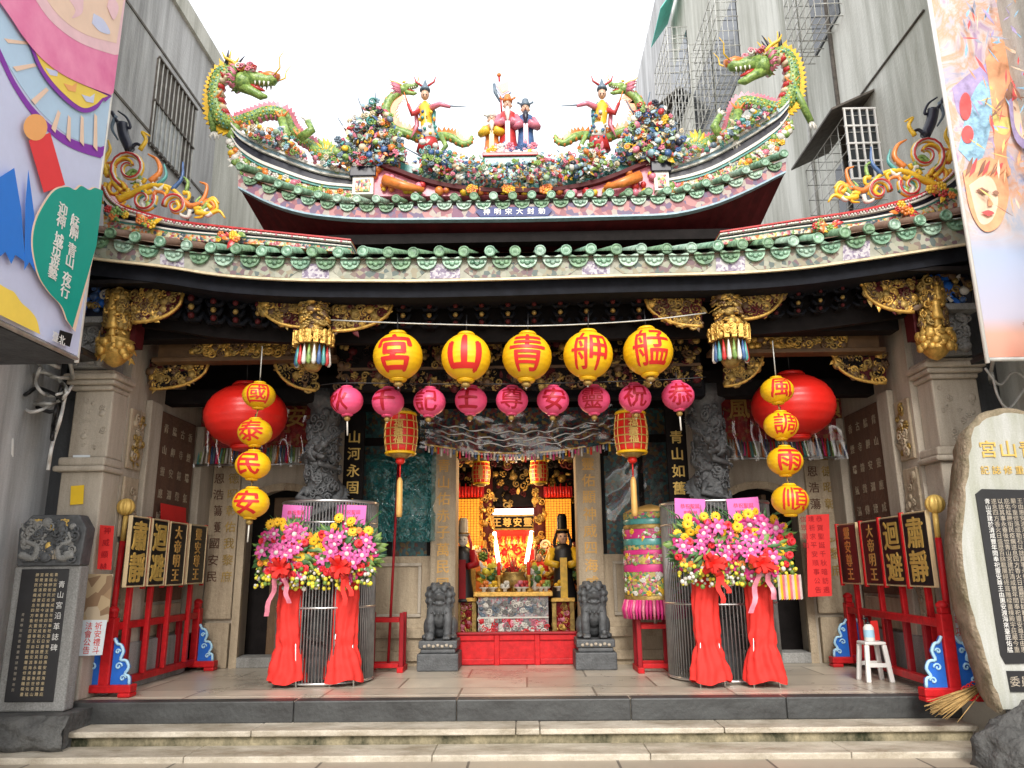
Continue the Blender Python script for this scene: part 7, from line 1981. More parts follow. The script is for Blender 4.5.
ye = 0.5 * (p0.y + p1.y); zb = p1.z
b = MB(); b.box((BX - 0.03, 2.6, zb), (BX, ye, 8.6), K['lilac']); b.build('sheet', root)
b = MB(); b.tube([(BX - 0.01, ye + 0.015, zb - 0.05), (BX - 0.01, ye + 0.015, 8.6)], 0.018, K['white'], 8); b.tube([(BX - 0.01, ye + 0.015, zb - 0.02), (BX - 0.01, 2.6, zb - 0.02)], 0.018, K['bar'], 8); b.build('frame', root)
b = MB(); LAY = [0.0015]
def shape(pts, m):
    LAY[0] += 0.0016
    P_ = [atX(x, y, BX) for x, y in pts]
    P_ = [V((p.x, p.y, max(p.z, zb + 0.01))) for p in P_]
    b.prism([(BX + LAY[0], min(p.y, ye - 0.004), p.z) for p in P_], (-0.0012, 0, 0), m)
def arc(pts): return [tuple(p) for p in cr(pts, 5)]
SC3 = lambda L: [(x / 3, y / 3) for x, y in L]
o1 = arc(SC3([(-60, -60), (20, 50), (60, 110), (120, 180), (200, 235), (325, 285), (400, 300)]))
sk = arc(SC3([(-60, 60), (20, 190), (70, 270), (130, 345), (210, 410), (300, 440), (400, 450)]))
shape(o1 + sk[::-1], K['b_sky'])
pu0 = arc(SC3([(-60, 30), (0, 150), (45, 245), (110, 335), (200, 410), (300, 442), (400, 455)])); pu1 = arc(SC3([(-60, 60), (0, 185), (40, 265), (100, 350), (190, 432), (300, 474), (400, 486)]))
shape(pu0 + pu1[::-1], K['b_purple'])
for (xa, ya, xb, yb) in ((10, 115, 80, 125), (35, 200, 100, 190), (90, 300, 135, 262), (150, 385, 170, 330), (195, 412, 200, 345), (235, 425, 238, 345), (275, 440, 278, 340)):
    shape(SC3([(xa, ya), (xb, yb), (xb + 8, yb + 9), (xa + 12, ya + 14)]), K['b_cream'])
cre = arc(SC3([(80, 130), (115, 215), (170, 285), (235, 335), (280, 330), (305, 300)])); shape([(x / 3, y / 3) for x, y in ((76, 126), (100, 140), (200, 228), (330, 288), (310, 305))][1:] + cre[::-1], K['b_purple'])
cre2 = arc(SC3([(92, 140), (125, 210), (178, 275), (238, 322), (276, 316), (300, 295)])); shape(SC3([(110, 150), (200, 235), (318, 288)]) + cre2[::-1], K['b_yellow'])
for (x, y) in ((150, 215), (205, 262), (258, 295)):
    shape(SC3([(x - 22, y - 12), (x + 4, y - 4), (x + 18, y - 14), (x + 14, y + 14), (x - 8, y + 10)]), K['b_orange'] if x == 205 else K['lilac'])
o2 = arc(SC3([(60, -70), (100, 5), (150, 70), (230, 128), (335, 165), (400, 175)]))
shape(o1 + o2[::-1], K['b_pink'])
shape(o2 + SC3([(420, -100), (60, -120)]), K['b_rose'])
o3 = arc(SC3([(95, -70), (130, 0), (180, 60), (250, 105), (340, 130)])); shape(o3 + SC3([(420, -80), (100, -100)]), K['b_cream'])
for L in (((190, -10), (215, 30), (205, 55), (235, 40), (240, 0)), ((270, 40), (300, 60), (320, 100), (290, 95), (265, 70)), ((320, -20), (345, 20), (330, 60), (310, 20))): shape(SC3(arc(list(L))), K['b_rose'] if L[0][0] != 270 else K['lilac'])
shape(SC3([(72, 422), (137, 398), (182, 555), (118, 578)]), K['b_red']); shape(SC3([(92 + 36 * math.cos(k * .3), 382 + 40 * math.sin(k * .3)) for k in range(21)]), K['b_orange'])
shape([(-30, 290), (-10, 180), (9, 168), (16, 210), (20, 262), (10, 255), (6, 264), (0, 252), (-12, 262)], K['b_blue']); shape([(23, 170), (29, 215), (30, 272), (24, 262), (19, 270), (20, 205)], K['b_blue'])
shape(arc([(-30, 270), (0, 288), (8, 292), (16, 303), (25, 311), (32, 322), (36, 345)]) + [(36, 352), (-30, 352)], K['b_yellow'])
tc_ = arc([(62, 321), (56, 306), (44, 293), (33, 275), (27, 246), (30, 222), (40, 202), (50, 190), (62, 187), (70, 190), (76, 186), (84, 190), (90, 188), (98, 191)])
shape([(x - 1.6, y - 1) for x, y in tc_] + [(97, 250), (70, 332)], K['b_cream']); shape(tc_ + [(97, 250), (67, 328)], K['b_teal'])
shape([(54, 330), (67, 334), (64, 347), (51.5, 342)], K['b_blue'] if False else K['black'])
b.build('printed_artwork', root)
b = MB(); LX = BX + LAY[0] + 0.002
for (px, py, ch) in ((75, 222, '艋'), (74, 233, '舺'), (72, 250, '青'), (70, 261, '山'), (67, 279, '夜'), (65, 291, '行'), (63, 210, '迎'), (61, 221, '神'), (59, 240, '城'), (57, 250, '市'), (55, 261, '遊'), (53, 272, '藝')):
    q = atX(px, py, LX); b.text(ch, q, (0, 1, 0), (0, 0, 1), 0.12, K['white'], 0.001, 0.02, sx=1.0)
q = atX(59, 338.5, LX); b.text('臺北', q, (0, 1, 0), (0, 0, 1), 0.085, K['white'], 0.001, 0.0)
b.build('printed_text', root)

Y = 6.2
root = thing('festival_banner', 'pastel watercolour banner with drawn figures and red lanterns hung on the shop house', 'banner', at(1000, 357, Y))
def watercolour():
    m, nt, p_ = base_mat('watercolour_print'); p_.inputs['Roughness'].default_value = 0.6
    tc = nd(nt, 'ShaderNodeTexCoord')
    n1 = nd(nt, 'ShaderNodeTexNoise', Scale=2.2, Detail=8.0, Roughness=0.65, Distortion=1.2); nt.links.new(tc.outputs['Object'], n1.inputs['Vector'])
    r1 = nd(nt, 'ShaderNodeValToRGB'); cols_ = [(0.25, .22, .18, .36), (0.36, .46, .32, .46), (0.43, .62, .54, .54), (0.49, .66, .36, .24), (0.55, .58, .48, .50), (0.63, .30, .36, .56), (0.75, .18, .14, .30)]
    el = r1.color_ramp.elements
    while len(el) < len(cols_): el.new(0.5)
    for e, c_ in zip(el, cols_): e.position = c_[0]; e.color = (*c_[1:], 1)
    nt.links.new(n1.outputs['Fac'], r1.inputs['Fac'])
    n2 = nd(nt, 'ShaderNodeTexNoise', Scale=1.0, Detail=3.0); nt.links.new(tc.outputs['Object'], n2.inputs['Vector'])
    sx_ = nd(nt, 'ShaderNodeSeparateXYZ'); nt.links.new(tc.outputs['Object'], sx_.inputs[0])
    r2 = nd(nt, 'ShaderNodeValToRGB'); cs = [(0.0, .66, .28, .20), (0.06, .62, .34, .26), (0.10, .46, .44, .54), (0.28, .38, .46, .64), (0.40, .54, .52, .44), (0.55, .66, .40, .20)]
    el = r2.color_ramp.elements
    while len(el) < len(cs): el.new(0.5)
    for e, c_ in zip(el, cs): e.position = c_[0]; e.color = (*c_[1:], 1)
    mr = nd(nt, 'ShaderNodeMapRange'); mr.inputs['From Min'].default_value = 0.0; mr.inputs['From Max'].default_value = 3.4
    nt.links.new(sx_.outputs['Z'], mr.inputs['Value']); nt.links.new(mr.outputs[0], r2.inputs['Fac'])
    mk = nd(nt, 'ShaderNodeMapRange'); mk.inputs['From Min'].default_value = 0.9; mk.inputs['From Max'].default_value = 1.5; nt.links.new(sx_.outputs['Z'], mk.inputs['Value'])
    mx = nd(nt, 'ShaderNodeMixRGB'); nt.links.new(mk.outputs[0], mx.inputs[0]); nt.links.new(r2.outputs[0], mx.inputs[1]); nt.links.new(r1.outputs[0], mx.inputs[2])
    nt.links.new(mx.outputs[0], p_.inputs['Base Color']); return m
K['wc'] = watercolour()
xl0 = at(988, 356, Y).x; zb = at(1000, 357, Y).z
b = MB(); b.box((xl0, Y, zb), (xl0 + 1.7, Y + 0.03, 8.4), K['wc']); b.build('sheet', root)
b = MB(); b.tube([(xl0 - 0.012, Y, zb - 0.05), (xl0 - 0.012, Y, 8.4)], 0.018, K['white'], 8); b.tube([(xl0, Y, zb - 0.02), (xl0 + 1.7, Y, zb - 0.02)], 0.018, K['bar'], 8); b.build('frame', root)
b = MB(); LAY = [0.0015]
def shp(pts, m):
    LAY[0] += 0.0016; b.prism([at(x, y, Y) * 1.0 + V((0, -LAY[0], 0)) for x, y in pts], (0, 0.0012, 0), m)
wcol = {'or': mat('print_orange', (0.80, 0.38, 0.20), 0.6, var=0.3, vs=5), 'sk': mat('print_skin', (0.84, 0.62, 0.46), 0.6, var=0.15, vs=5), 'pu': mat('print_violet', (0.42, 0.34, 0.58), 0.6, var=0.35, vs=6), 're': mat('print_red', (0.74, 0.10, 0.10), 0.6, var=0.25, vs=8), 'bl': mat('print_blue', (0.30, 0.52, 0.72), 0.6, var=0.45, vs=14), 'ye': mat('print_yellow', (0.86, 0.66, 0.22), 0.6, var=0.3, vs=6), 'br': mat('print_brown', (0.30, 0.15, 0.10), 0.6, var=0.3, vs=8), 'gr': mat('print_grey', (0.36, 0.38, 0.48), 0.6, var=0.35, vs=6)}
E_ = lambda cx, cy, rx, ry: [(cx + rx * math.cos(k * .35), cy + ry * math.sin(k * .35)) for k in range(18)]
shp(arc([(952, 88), (975, 70), (1000, 60), (1010, 90), (985, 110), (960, 115), (952, 88)])[:-1], wcol['pu'])
shp(arc([(958, 150), (970, 100), (985, 80), (992, 110), (985, 150), (975, 165), (958, 150)])[:-1], wcol['bl'])
shp(arc([(985, 60), (1000, 40), (1012, 60), (1016, 110), (1006, 150), (1010, 175), (996, 170), (992, 110), (985, 60)])[:-1], wcol['or'])
shp(arc([(992, 112), (1010, 120), (1006, 135), (994, 130), (992, 112)])[:-1], wcol['ye'])
shp(E_(965, 107, 6, 14), wcol['re']); shp(E_(967, 135, 6, 9), wcol['re'])
shp(arc([(962, 172), (985, 158), (1002, 168), (1008, 195), (1000, 224), (984, 232), (970, 212), (962, 172)])[:-1], wcol['or'])
shp(arc([(968, 186), (984, 176), (994, 184), (997, 204), (990, 222), (978, 222), (968, 186)])[:-1], wcol['sk'])
for q in range(9): shp(arc([(964 + 4 * q, 178), (967 + 4.4 * q, 166), (972 + 4.2 * q, 158 + q), (970 + 4 * q, 172)]), wcol[('br', 're', 'or')[q % 3]])
shp(arc([(974, 192), (981, 189), (987, 193), (981, 196)]), wcol['br']); shp(arc([(990, 194), (994, 192), (997, 195), (994, 197)]), wcol['br']); shp(arc([(986, 198), (991, 206), (986, 208)]), wcol['or']); shp(arc([(979, 214), (986, 212), (992, 215), (986, 218)]), wcol['re'])
shp(arc([(1004, 92), (1020, 82), (1040, 88), (1046, 130), (1030, 152), (1012, 140), (1004, 92)])[:-1], wcol['pu'])
shp(arc([(1010, 102), (1022, 96), (1036, 102), (1038, 128), (1024, 142), (1013, 130), (1010, 102)])[:-1], wcol['sk'])
for q in range(7): shp(arc([(1004 + 5 * q, 104), (1006 + 5 * q, 88), (1012 + 5 * q, 84), (1010 + 5 * q, 100)]), wcol[('br', 're', 'gr')[q % 3]])
shp(arc([(1012, 10), (1030, 0), (1040, 60), (1022, 70), (1012, 40), (1012, 10)])[:-1], wcol['gr'])
for _ in range(230):
    x, y = random.uniform(940, 1045), random.uniform(2, 235); a = random.gauss(1.2, .7); l, w = random.uniform(3, 11), random.uniform(0.5, 1.7)
    if x - 938 < y * 0.17 + 6: continue
    shp([(x - l * math.cos(a), y - l * math.sin(a)), (x + w * math.sin(a), y - w * math.cos(a)), (x + l * math.cos(a), y + l * math.sin(a)), (x - w * math.sin(a), y + w * math.cos(a))], random.choice([wcol[k_] for k_ in (('pu', 'gr', 'bl', 're', 'or', 'sk') if y < 90 else ('or', 're', 'ye', 'bl', 'br', 'pu') if y < 165 else ('or', 'sk', 'ye', 'or', 'br'))]))
for _ in range(16):
    x, y = random.uniform(1000, 1040), random.uniform(170, 235); a = random.uniform(0.8, 2.2); l = random.uniform(6, 14)
    shp([(x - l * math.cos(a), y - l * math.sin(a)), (x + .8, y), (x + l * math.cos(a), y + l * math.sin(a)), (x - .8, y)], random.choice((wcol['or'], wcol['ye'], wcol['sk'])))
b.build('printed_artwork', root)
b = MB(); LY2 = -LAY[0] - 0.002
b.text('2022', at(1026, 300, Y) + V((0, LY2, 0)), (1, 0, 0), (0, 0, 1), 0.19, wcol['br'], 0.001, 0.0); b.text('艋舺', at(1031, 327, Y) + V((0, LY2, 0)), (1, 0, 0), (0, 0, 1), 0.24, wcol['br'], 0.001, 0.01); b.text('青山宮', at(1004, 338, Y) + V((0, LY2, 0)), (1, 0, .1), (-.1, 0, 1), 0.055, wcol['br'], 0.001, 0.0)
b.build('printed_text', root)
# ---------------------------------------------------------------- cloths, plastic sheets, umbrella, papers and small things
def cloth_grid(x0, x1, zt, zb_fn, Y, m, amp=0.03, nu=44, nv=14, freq=3.0):
    b = MB()
    b.grid(lambda u, v: V((x0 + (x1 - x0) * u, Y + amp * math.sin(u * math.pi * 2 * freq + 1.5 * math.sin(v * 3)) * (0.3 + v) + 0.02 * noise.noise(V((u * 9, v * 7, Y))), zt + (zb_fn(u) - zt) * v)), nu, nv, m)
    return b
# embroidered valance over the main door, sagging, wrapped in clear plastic
Y = 9.05
x0, x1 = at(425, 420, Y).x, at(610, 420, Y).x; zt = at(512, 408, Y).z; ze = at(430, 446, Y).z; zm = at(512, 455, Y).z
zbf = lambda u: ze + (zm - ze) * math.sin(u * math.pi)
root = thing('embroidered_valance', 'embroidered valance over the main door, sagging inside a clear plastic wrap', 'embroidery', ((x0 + x1) / 2, Y, zt))
cloth_grid(x0, x1, zt, zbf, Y, K['embroid']).build('cloth', root)
b = MB()
for i in range(60):
    u = (i + .5) / 60; x = x0 + (x1 - x0) * u; z = zbf(u); mm = [G['pink'], G['white'], G['blue'], G['yellow'], K['redcloth'], G['white'], K['magenta']][i % 7]
    b.tube([(x, Y - 0.01, z + 0.02), (x, Y - 0.015, z - 0.05 - 0.02 * (i % 3))], [0.011, 0.013], mm, 5)
b.tube([(x0 + (x1 - x0) * i / 30, Y - 0.015, zbf(i / 30) + 0.02) for i in range(31)], 0.012, K['goldpaint'], 6)
b.build('fringe', root)
b = cloth_grid(x0 - 0.05, x1 + 0.05, zt + 0.02, lambda u: zbf(u) - 0.03, Y - 0.08, K['film'], amp=0.02, freq=2.2)
b.build('plastic_wrap', root)
b = MB()
for k, (dz, am) in enumerate(((0.10, 0.16), (0.17, 0.13), (0.25, 0.07))):
    b.tube([(x0 + (x1 - x0) * (0.06 + 0.88 * i / 24), Y - 0.10, zbf(i / 24) + dz + 0.02 * math.sin(i * 1.7 + k)) for i in range(25)], [0.010 * abs(math.sin(i * 0.9 + k)) + 0.002 for i in range(25)], K['steel'], 5)
b.build('plastic_fold_glint', root)  # bright metal tubes stand in for glints along the plastic folds
# red valances in the two door bays
for lab, pa, pb_, pt, pbm in (('red embroidered cloth under plastic over the doorway with the brown door leaf', 200, 312, 392, 466), ('red embroidered cloth under plastic over the black doorway nearer the white plastic stool', 722, 848, 388, 466)):
    Y = 9.3; x0, x1 = at(pa, 430, Y).x, at(pb_, 430, Y).x; zt, zb_ = at(256, pt, Y).z, at(256, pbm, Y).z
    root = thing('embroidered_valance', lab, 'embroidery', ((x0 + x1) / 2, Y, zt), 'red embroidered valances over the side doors')
    cloth_grid(x0, x1, zt, lambda u: zb_ + 0.22, Y, K['embroid_red']).build('cloth', root)
    b = MB()
    for i in range(44):
        x = x0 + (x1 - x0) * (i + .5) / 44; mm = [G['teal'], G['white'], G['orange'], G['bluegrey'], K['redcloth'], G['green'], G['white'], G['blue'], K['magenta']][(i * 5) % 9]
        b.tube([(x, Y, zb_ + 0.25), (x + random.uniform(-.02, .02), Y - 0.03, zb_ + random.uniform(0.0, 0.05))], [0.010, 0.017], mm, 5)
    b.build('fringe', root)
    b = MB()
    for i, ch in enumerate('國泰民安' if pa < 500 else '風調雨順'): b.text(ch, (x0 + (x1 - x0) * (0.14 + 0.24 * i), Y - 0.05, (zt + zb_) / 2 + 0.13), (1, 0, 0), (0, 0, 1), 0.26, K['goldink'], 0.002)
    b.build('gold_lettering', root)
    cloth_grid(x0 - 0.03, x1 + 0.03, zt, lambda u: zb_ - 0.02, Y - 0.1, K['film'], amp=0.03, freq=5).build('plastic_wrap', root)
    b = MB(); b.tube([(x0 - 0.05, Y - 0.06, zb_ + 0.01), (x1 + 0.05, Y - 0.06, zb_ + 0.01)], 0.012, K['steel'], 6); b.build('lower_rod', root)
# plastic over the painted doors
for lab, pa, pb_, pt, pbm in (('crinkled teal plastic sheet hung over the painted door beside the thin red pole', 366, 436, 454, 542), ('clear plastic sheet over the painted door behind the embroidered umbrella', 606, 664, 440, 520)):
    Y = 9.6; x0, x1 = at(pa, 500, Y).x, at(pb_, 500, Y).x; zt, zb_ = at(pa, pt, Y).z, at(pa, pbm, Y).z
    b = MB()
    b.grid(lambda u, v: V((x0 + (x1 - x0) * u, Y - 0.12 * math.sin(math.pi * u) * math.sin(math.pi * v) - 0.09 * abs(noise.noise(V((u * 2.2 + v + pa, v * 1.6, 0)))) - 0.03 * abs(noise.noise(V((u * 4 + 3 * v, v * 3, pa)))), zt + (zb_ - zt) * v + 0.04 * noise.noise(V((u * 3, pa, 0))) * v)), 30, 30, K['tealfilm'] if pa < 500 else K['film'])
    tag(b.build('plastic_sheet', origin=V(((x0 + x1) / 2, Y, zb_))), lab if len(lab.split()) < 17 else 'crinkled clear plastic sheet over the painted door behind the lantern above the red pole', 'plastic sheet')

# embroidered processional umbrella on a red stand
x = at(653, 560, 9.0).x; Y = 9.05
z_of = lambda py: at(653, py, Y - 0.2).z
root = thing('processional_umbrella', 'tall cylindrical embroidered umbrella in pink green and gold on a red stool', 'umbrella', (x, Y, z_of(615)))
zt, zb_ = z_of(512), z_of(600)
tiers = [('umbrella', 0.07), ('teal', 0.06), ('goldold', 0.05), ('magenta', 0.10), ('teal', 0.07), ('umbrella', 0.05), ('magenta', 0.05), ('umbrella', 0.10), ('magenta', 0.08), ('umbrella', 0.11), ('umbrella', 0.13), ('goldold', 0.05)]
tot = sum(t[1] for t in tiers); z = zt; rr = 0.30
for i, (mn, h) in enumerate(tiers):
    hh = (zt - zb_) * h / tot; m_ = K.get(mn) or G.get(mn)
    b = MB(); b.lathe([(rr, z), (rr + 0.012, z - hh * 0.3), (rr + 0.008, z - hh)], (x, Y, 0), m_, 36, caps=False)
    if i in (3, 7, 9, 10): carve(b, lambda: (lambda an: V((x + (rr + .01) * math.cos(an), Y + (rr + .01) * math.sin(an), z - random.uniform(0.1, 0.9) * hh)))(random.uniform(math.pi, 2 * math.pi)), 46, 0.055, [G['pink'], G['yellow'], G['green'], G['white']], nrm=lambda p_: V((p_.x - x, p_.y - Y, 0)), tms=[T_ROSE, T_LEAF])
    b.build('embroidered_tier', root); z -= hh; rr += 0.002
b = MB()
for k in range(54):
    an = 2 * math.pi * k / 54; d = V((math.cos(an), math.sin(an), 0)); o = V((x, Y, 0))
    b.tube([o + d * (rr) + V((0, 0, zb_)), o + d * (rr + 0.03) + V((0, 0, zb_ - 0.10)), o + d * (rr + 0.02) + V((0, 0, zb_ - 0.2))], [0.018, 0.02, 0.012], K['magenta'] if k % 3 else G['pink'], 5)
b.build('pink_fringe', root)
b = MB(); b.lathe([(0.02, zb_ - 0.26), (0.02, zt + 0.08)], (x, Y, 0), K['steel'], 10); b.lathe([(0.31, zt), (0.22, zt + 0.05), (0.03, zt + 0.1)], (x, Y, 0), K['goldink'], 24); b.build('pole_and_top', root)
def stool(label, pxl, pxr, pt, Y, depth=0.3):
    xa, xb = at(pxl, 660, Y).x, at(pxr, 660, Y).x; zt_ = at(pxl, pt, Y).z
    root = thing('red_stand', label, 'stand', ((xa + xb) / 2, Y, FLOOR), 'red lacquer stands')
    for xx in (xa, xb):
        for yy in (Y, Y + depth):
            b = MB(); b.cbox(V((xx, yy, (FLOOR + zt_) / 2)), (0.05, 0.05, zt_ - FLOOR), K['reddark']); b.build('leg', root, bevel=0.006)
    for yy in (Y, Y + depth):
        for z in (FLOOR + 0.07, zt_ - 0.08):
            b = MB(); b.box((xa + 0.027, yy - 0.02, z - 0.025), (xb - 0.027, yy + 0.02, z + 0.025), K['red']); b.build('rail', root, bevel=0.005)
    for xx in (xa, xb):
        b = MB(); b.cbox(V((xx, Y + depth / 2, FLOOR + 0.03)), (0.07, depth + 0.16, 0.06), K['red']); b.build('foot', root, bevel=0.006)
    return root, (xa + xb) / 2, zt_
rt, xs_, zs_ = stool('red lacquered frame stool under the embroidered umbrella', 640, 671, 619, 8.92)
b = MB(); b.lathe([(0.19, zs_), (0.19, zs_ + 0.03)], (xs_, 9.06, 0), K['reddark'], 24); b.build('seat', rt)
rt, xs_, zs_ = stool('red lacquered open frame holding a long thin red pole beside the stone lion', 369, 401, 613, 9.15, 0.2)
p0_, p1_ = V((xs_ + 0.02, 9.24, FLOOR + 0.06)), at(399, 455, 9.4)
root = thing('thin_pole', 'long thin red pole leaning in the open red frame', 'pole', p0_)
b = MB(); b.tube([p0_, p1_], 0.016, K['reddark'], 8); b.build('shaft', root); b = MB(); b.lathe([(0.03, 0), (0.035, 0.03), (0.005, 0.09)], p1_, K['goldold'], 10); b.build('finial', root)

# white plastic stool with hand gel
c = atZ(881, 683, FLOOR); c = V((c.x, c.y + 0.12, FLOOR))
root = thing('plastic_stool', 'white plastic stool in front of the red rack carrying hand gel', 'stool', c)
H = at(881, 641, c.y).z - FLOOR
b = MB(); b.box((c.x - 0.105, c.y - 0.105, FLOOR + H - 0.03), (c.x + 0.105, c.y + 0.105, FLOOR + H), K['white']); b.build('seat', root, bevel=0.012)
for sx_ in (-1, 1):
    for sy_ in (-1, 1):
        b = MB(); b.bar(c + V((sx_ * 0.115, sy_ * 0.115, 0)), c + V((sx_ * 0.085, sy_ * 0.085, H - 0.031)), 0.045, 0.035, K['white'], up=(0, 1, 0)); b.build('leg', root, bevel=0.008)
b = MB()
for s_ in (-1, 1): b.box((c.x - 0.08, c.y + s_ * 0.104 - 0.01, FLOOR + 0.14), (c.x + 0.08, c.y + s_ * 0.104 + 0.01, FLOOR + 0.18), K['white'])
b.build('stretcher', root, bevel=0.005)
zt_ = FLOOR + H
root = thing('hand_gel_bottle', 'white pump bottle of hand gel on the plastic stool', 'bottle', (c.x - 0.02, c.y - 0.02, zt_))
b = MB(); b.lathe([(0.045, 0), (0.05, 0.01), (0.05, 0.13), (0.035, 0.155), (0.018, 0.165)], (c.x - 0.02, c.y - 0.02, zt_), K['white'], 18); b.build('bottle_body', root)
b = MB(); b.lathe([(0.02, 0.165), (0.02, 0.185), (0.008, 0.187), (0.008, 0.22)], (c.x - 0.02, c.y - 0.02, zt_), K['black'], 12); b.tube([(c.x - 0.02, c.y - 0.02, zt_ + 0.22), (c.x - 0.07, c.y - 0.03, zt_ + 0.215)], 0.011, K['black'], 7); b.build('pump', root)
b = MB(); b.lathe([(0.0508, 0.04), (0.0508, 0.11)], (c.x - 0.02, c.y - 0.02, zt_), K['bluepale'], 18, caps=False); b.build('paper_label', root)
root = thing('red_card', 'small red folded card standing on the plastic stool behind the bottle', 'card', (c.x + 0.07, c.y + 0.03, zt_))
b = MB(); b.prism([(c.x + 0.03, c.y + 0.02, zt_ + 0.002), (c.x + 0.12, c.y + 0.06, zt_ + 0.002), (c.x + 0.12, c.y + 0.075, zt_ + 0.19), (c.x + 0.03, c.y + 0.035, zt_ + 0.19)], (0.004, 0.012, 0), K['redpaper']); b.build('card', root)

# papers on walls and posts
def paper(name, label, pts, m, txt=None, tm=None, size=0.1, step=0.11, cat='notice', Y=None, X=None, s=1, cols=1, rows=None):
    root_o = (lambda x, y: at(x, y, Y)) if Y else (lambda x, y: atX(x, y, X))
    P_ = [root_o(x, y) for x, y in pts]; e = V((0, 0.004, 0)) if Y else V((-s * 0.004, 0, 0))
    c_ = sum((V(p) for p in P_), V()) / len(P_)
    r_ = thing(name, label, cat, c_); b = MB(); b.prism(P_, e, m); b.build('sheet', r_)
    if txt:
        b = MB(); u_ = V((1, 0, 0)) if Y else (V((0, 1, 0)) if s > 0 else V((0, -1, 0))); off = V((0, -0.002, 0)) if Y else V((s * 0.002, 0, 0))
        per = rows or len(txt)
        zt2 = max(p.z for p in P_) - size * 0.75
        for i, ch in enumerate(txt):
            q, r2 = divmod(i, per); b.text(ch, V((c_.x, c_.y, zt2 - step * r2)) + u_ * ((cols - 1) / 2 - q) * size * 1.25 + off, u_, (0, 0, 1), size, tm, 0.0006, 0.0)
        b.build('writing', r_)
    return r_
paper('red_notice', 'large red paper notice hanging beside the lowest yellow lantern near the white stool', [(806, 515), (829, 514), (832, 596), (808, 597)], K['redpaper'], '恭賀聖誕千秋暗訪遶境祈求平安順事公告信眾周知', K['reddark'], 0.075, 0.10, Y=9.2, cols=2, rows=9)
paper('red_notice', 'narrow red paper strip on the stone wall beside the dragon plaque stele', [(100, 525), (114, 526), (111, 570), (97, 569)], K['redpaper'], '神威顯赫', K['reddark'], 0.07, 0.11, Y=7.28)
paper('red_notice', 'square red paper on the inner wall above the boards near the plaque stele', [(161, 503), (186, 508), (186, 526), (161, 522)], K['redpaper'], None, X=XL + 0.09, s=1)
paper('yellow_paper', 'bright yellow paper pasted on the stone post above the dragon plaque stele', [(71, 486), (84, 485), (83, 504), (70, 505)], K['yellowpaper'], None, Y=7.285)
paper('white_paper', 'pale blue white paper pasted just under the moulding of the stone post', [(73, 455), (90, 455), (89, 468), (72, 468)], K['whitepaper'], None, Y=7.285)
K['poster'] = mosaic('old_poster', [(0.34, 0.22, 0.12), (0.46, 0.34, 0.20), (0.26, 0.16, 0.09), (0.50, 0.40, 0.28)], 9, rough=0.6, bump=0.05)
paper('old_poster', 'brown picture poster on the wall behind the front of the stele side rack', [(88, 574), (113, 574), (108, 622), (82, 622)], K['poster'], None, Y=7.282, cat='poster')
paper('white_poster', 'white printed poster with red writing low on the wall behind the stele side rack', [(82, 620), (107, 620), (102, 655), (79, 656)], K['whitepaper'], '祈安禮斗法會公告', K['redink'], 0.07, 0.07, Y=7.279, cols=2, rows=4, cat='poster')
paper('white_poster', 'white printed poster with red writing behind the boulder stele', [(951, 590), (968, 590), (976, 640), (958, 641)], K['whitepaper'], '青山宮遶境公告事項', K['redink'], 0.08, 0.10, Y=7.27, cols=2, rows=5, cat='poster')
for i, (pts, lab) in enumerate((([(205, 498), (214, 498), (214, 535), (205, 535)], 'small buff tablet on the wall beside the brown door leaf'), ([(822, 512), (836, 512), (836, 538), (822, 538)], 'small buff tablet on the wall above the end of the white stool rack'))):
    paper('stone_tablet', lab, pts, K['stonepanel'], None, Y=9.64, cat='tablet')
# a folded paper offering on the last flower stand
c = atZ(789, 690, FLOOR)
root = thing('paper_lantern_box', 'small pale pleated paper tied under the flowers nearest the red notice', 'paper decoration', (c.x + 0.0, c.y - 0.2, at(789, 590, c.y - 0.2).z))
b = MB(); p = at(789, 575, c.y - 0.22); q = at(789, 600, c.y - 0.22)
for k in range(10):
    xa = p.x - 0.11 + 0.022 * k; b.prism([(xa, p.y, p.z), (xa + 0.011, p.y - 0.02, p.z + 0.005), (xa + 0.011, p.y - 0.02, q.z + 0.01), (xa, p.y, q.z)], (0.011, 0.02, 0), [G['white'], K['sunflower'], G['pink']][k % 3])
b.build('pleats', root)

# floodlights, cables
for lab, pts, Yf in (('black floodlight on an arm under the lilac and teal banner', (44, 90, 352, 366), 6.9), ('black floodlight on an arm under the watercolour banner', (978, 1014, 352, 366), 6.9)):
    p, q = at(pts[0], (pts[2] + pts[3]) / 2, Yf), at(pts[1], (pts[2] + pts[3]) / 2 - 4, Yf); root = thing('floodlight', lab, 'floodlight', (p + q) / 2, 'black floodlights')
    b = MB(); b.bar(p, q, 0.26, 0.05, K['black']); b.build('lamp_head', root, bevel=0.01)
    b = MB()
    for k in range(8):
        t = (k + .5) / 8; c_ = p.lerp(q, t); b.bar(c_ + V((0, -0.11, 0.035)), c_ + V((0, 0.11, 0.035)), 0.01, 0.03, K['black'])
    b.build('heat_sink', root)
    b = MB(); m_ = (p + q) / 2; b.tube([m_ + V((0, 0.05, -0.02)), m_ + V((-0.1 if pts[0] < 500 else 0.1, 0.3, -0.12)), m_ + V((-0.3 if pts[0] < 500 else 0.3, 0.62, -0.1))], 0.018, K['bar'], 7); b.build('arm', root)
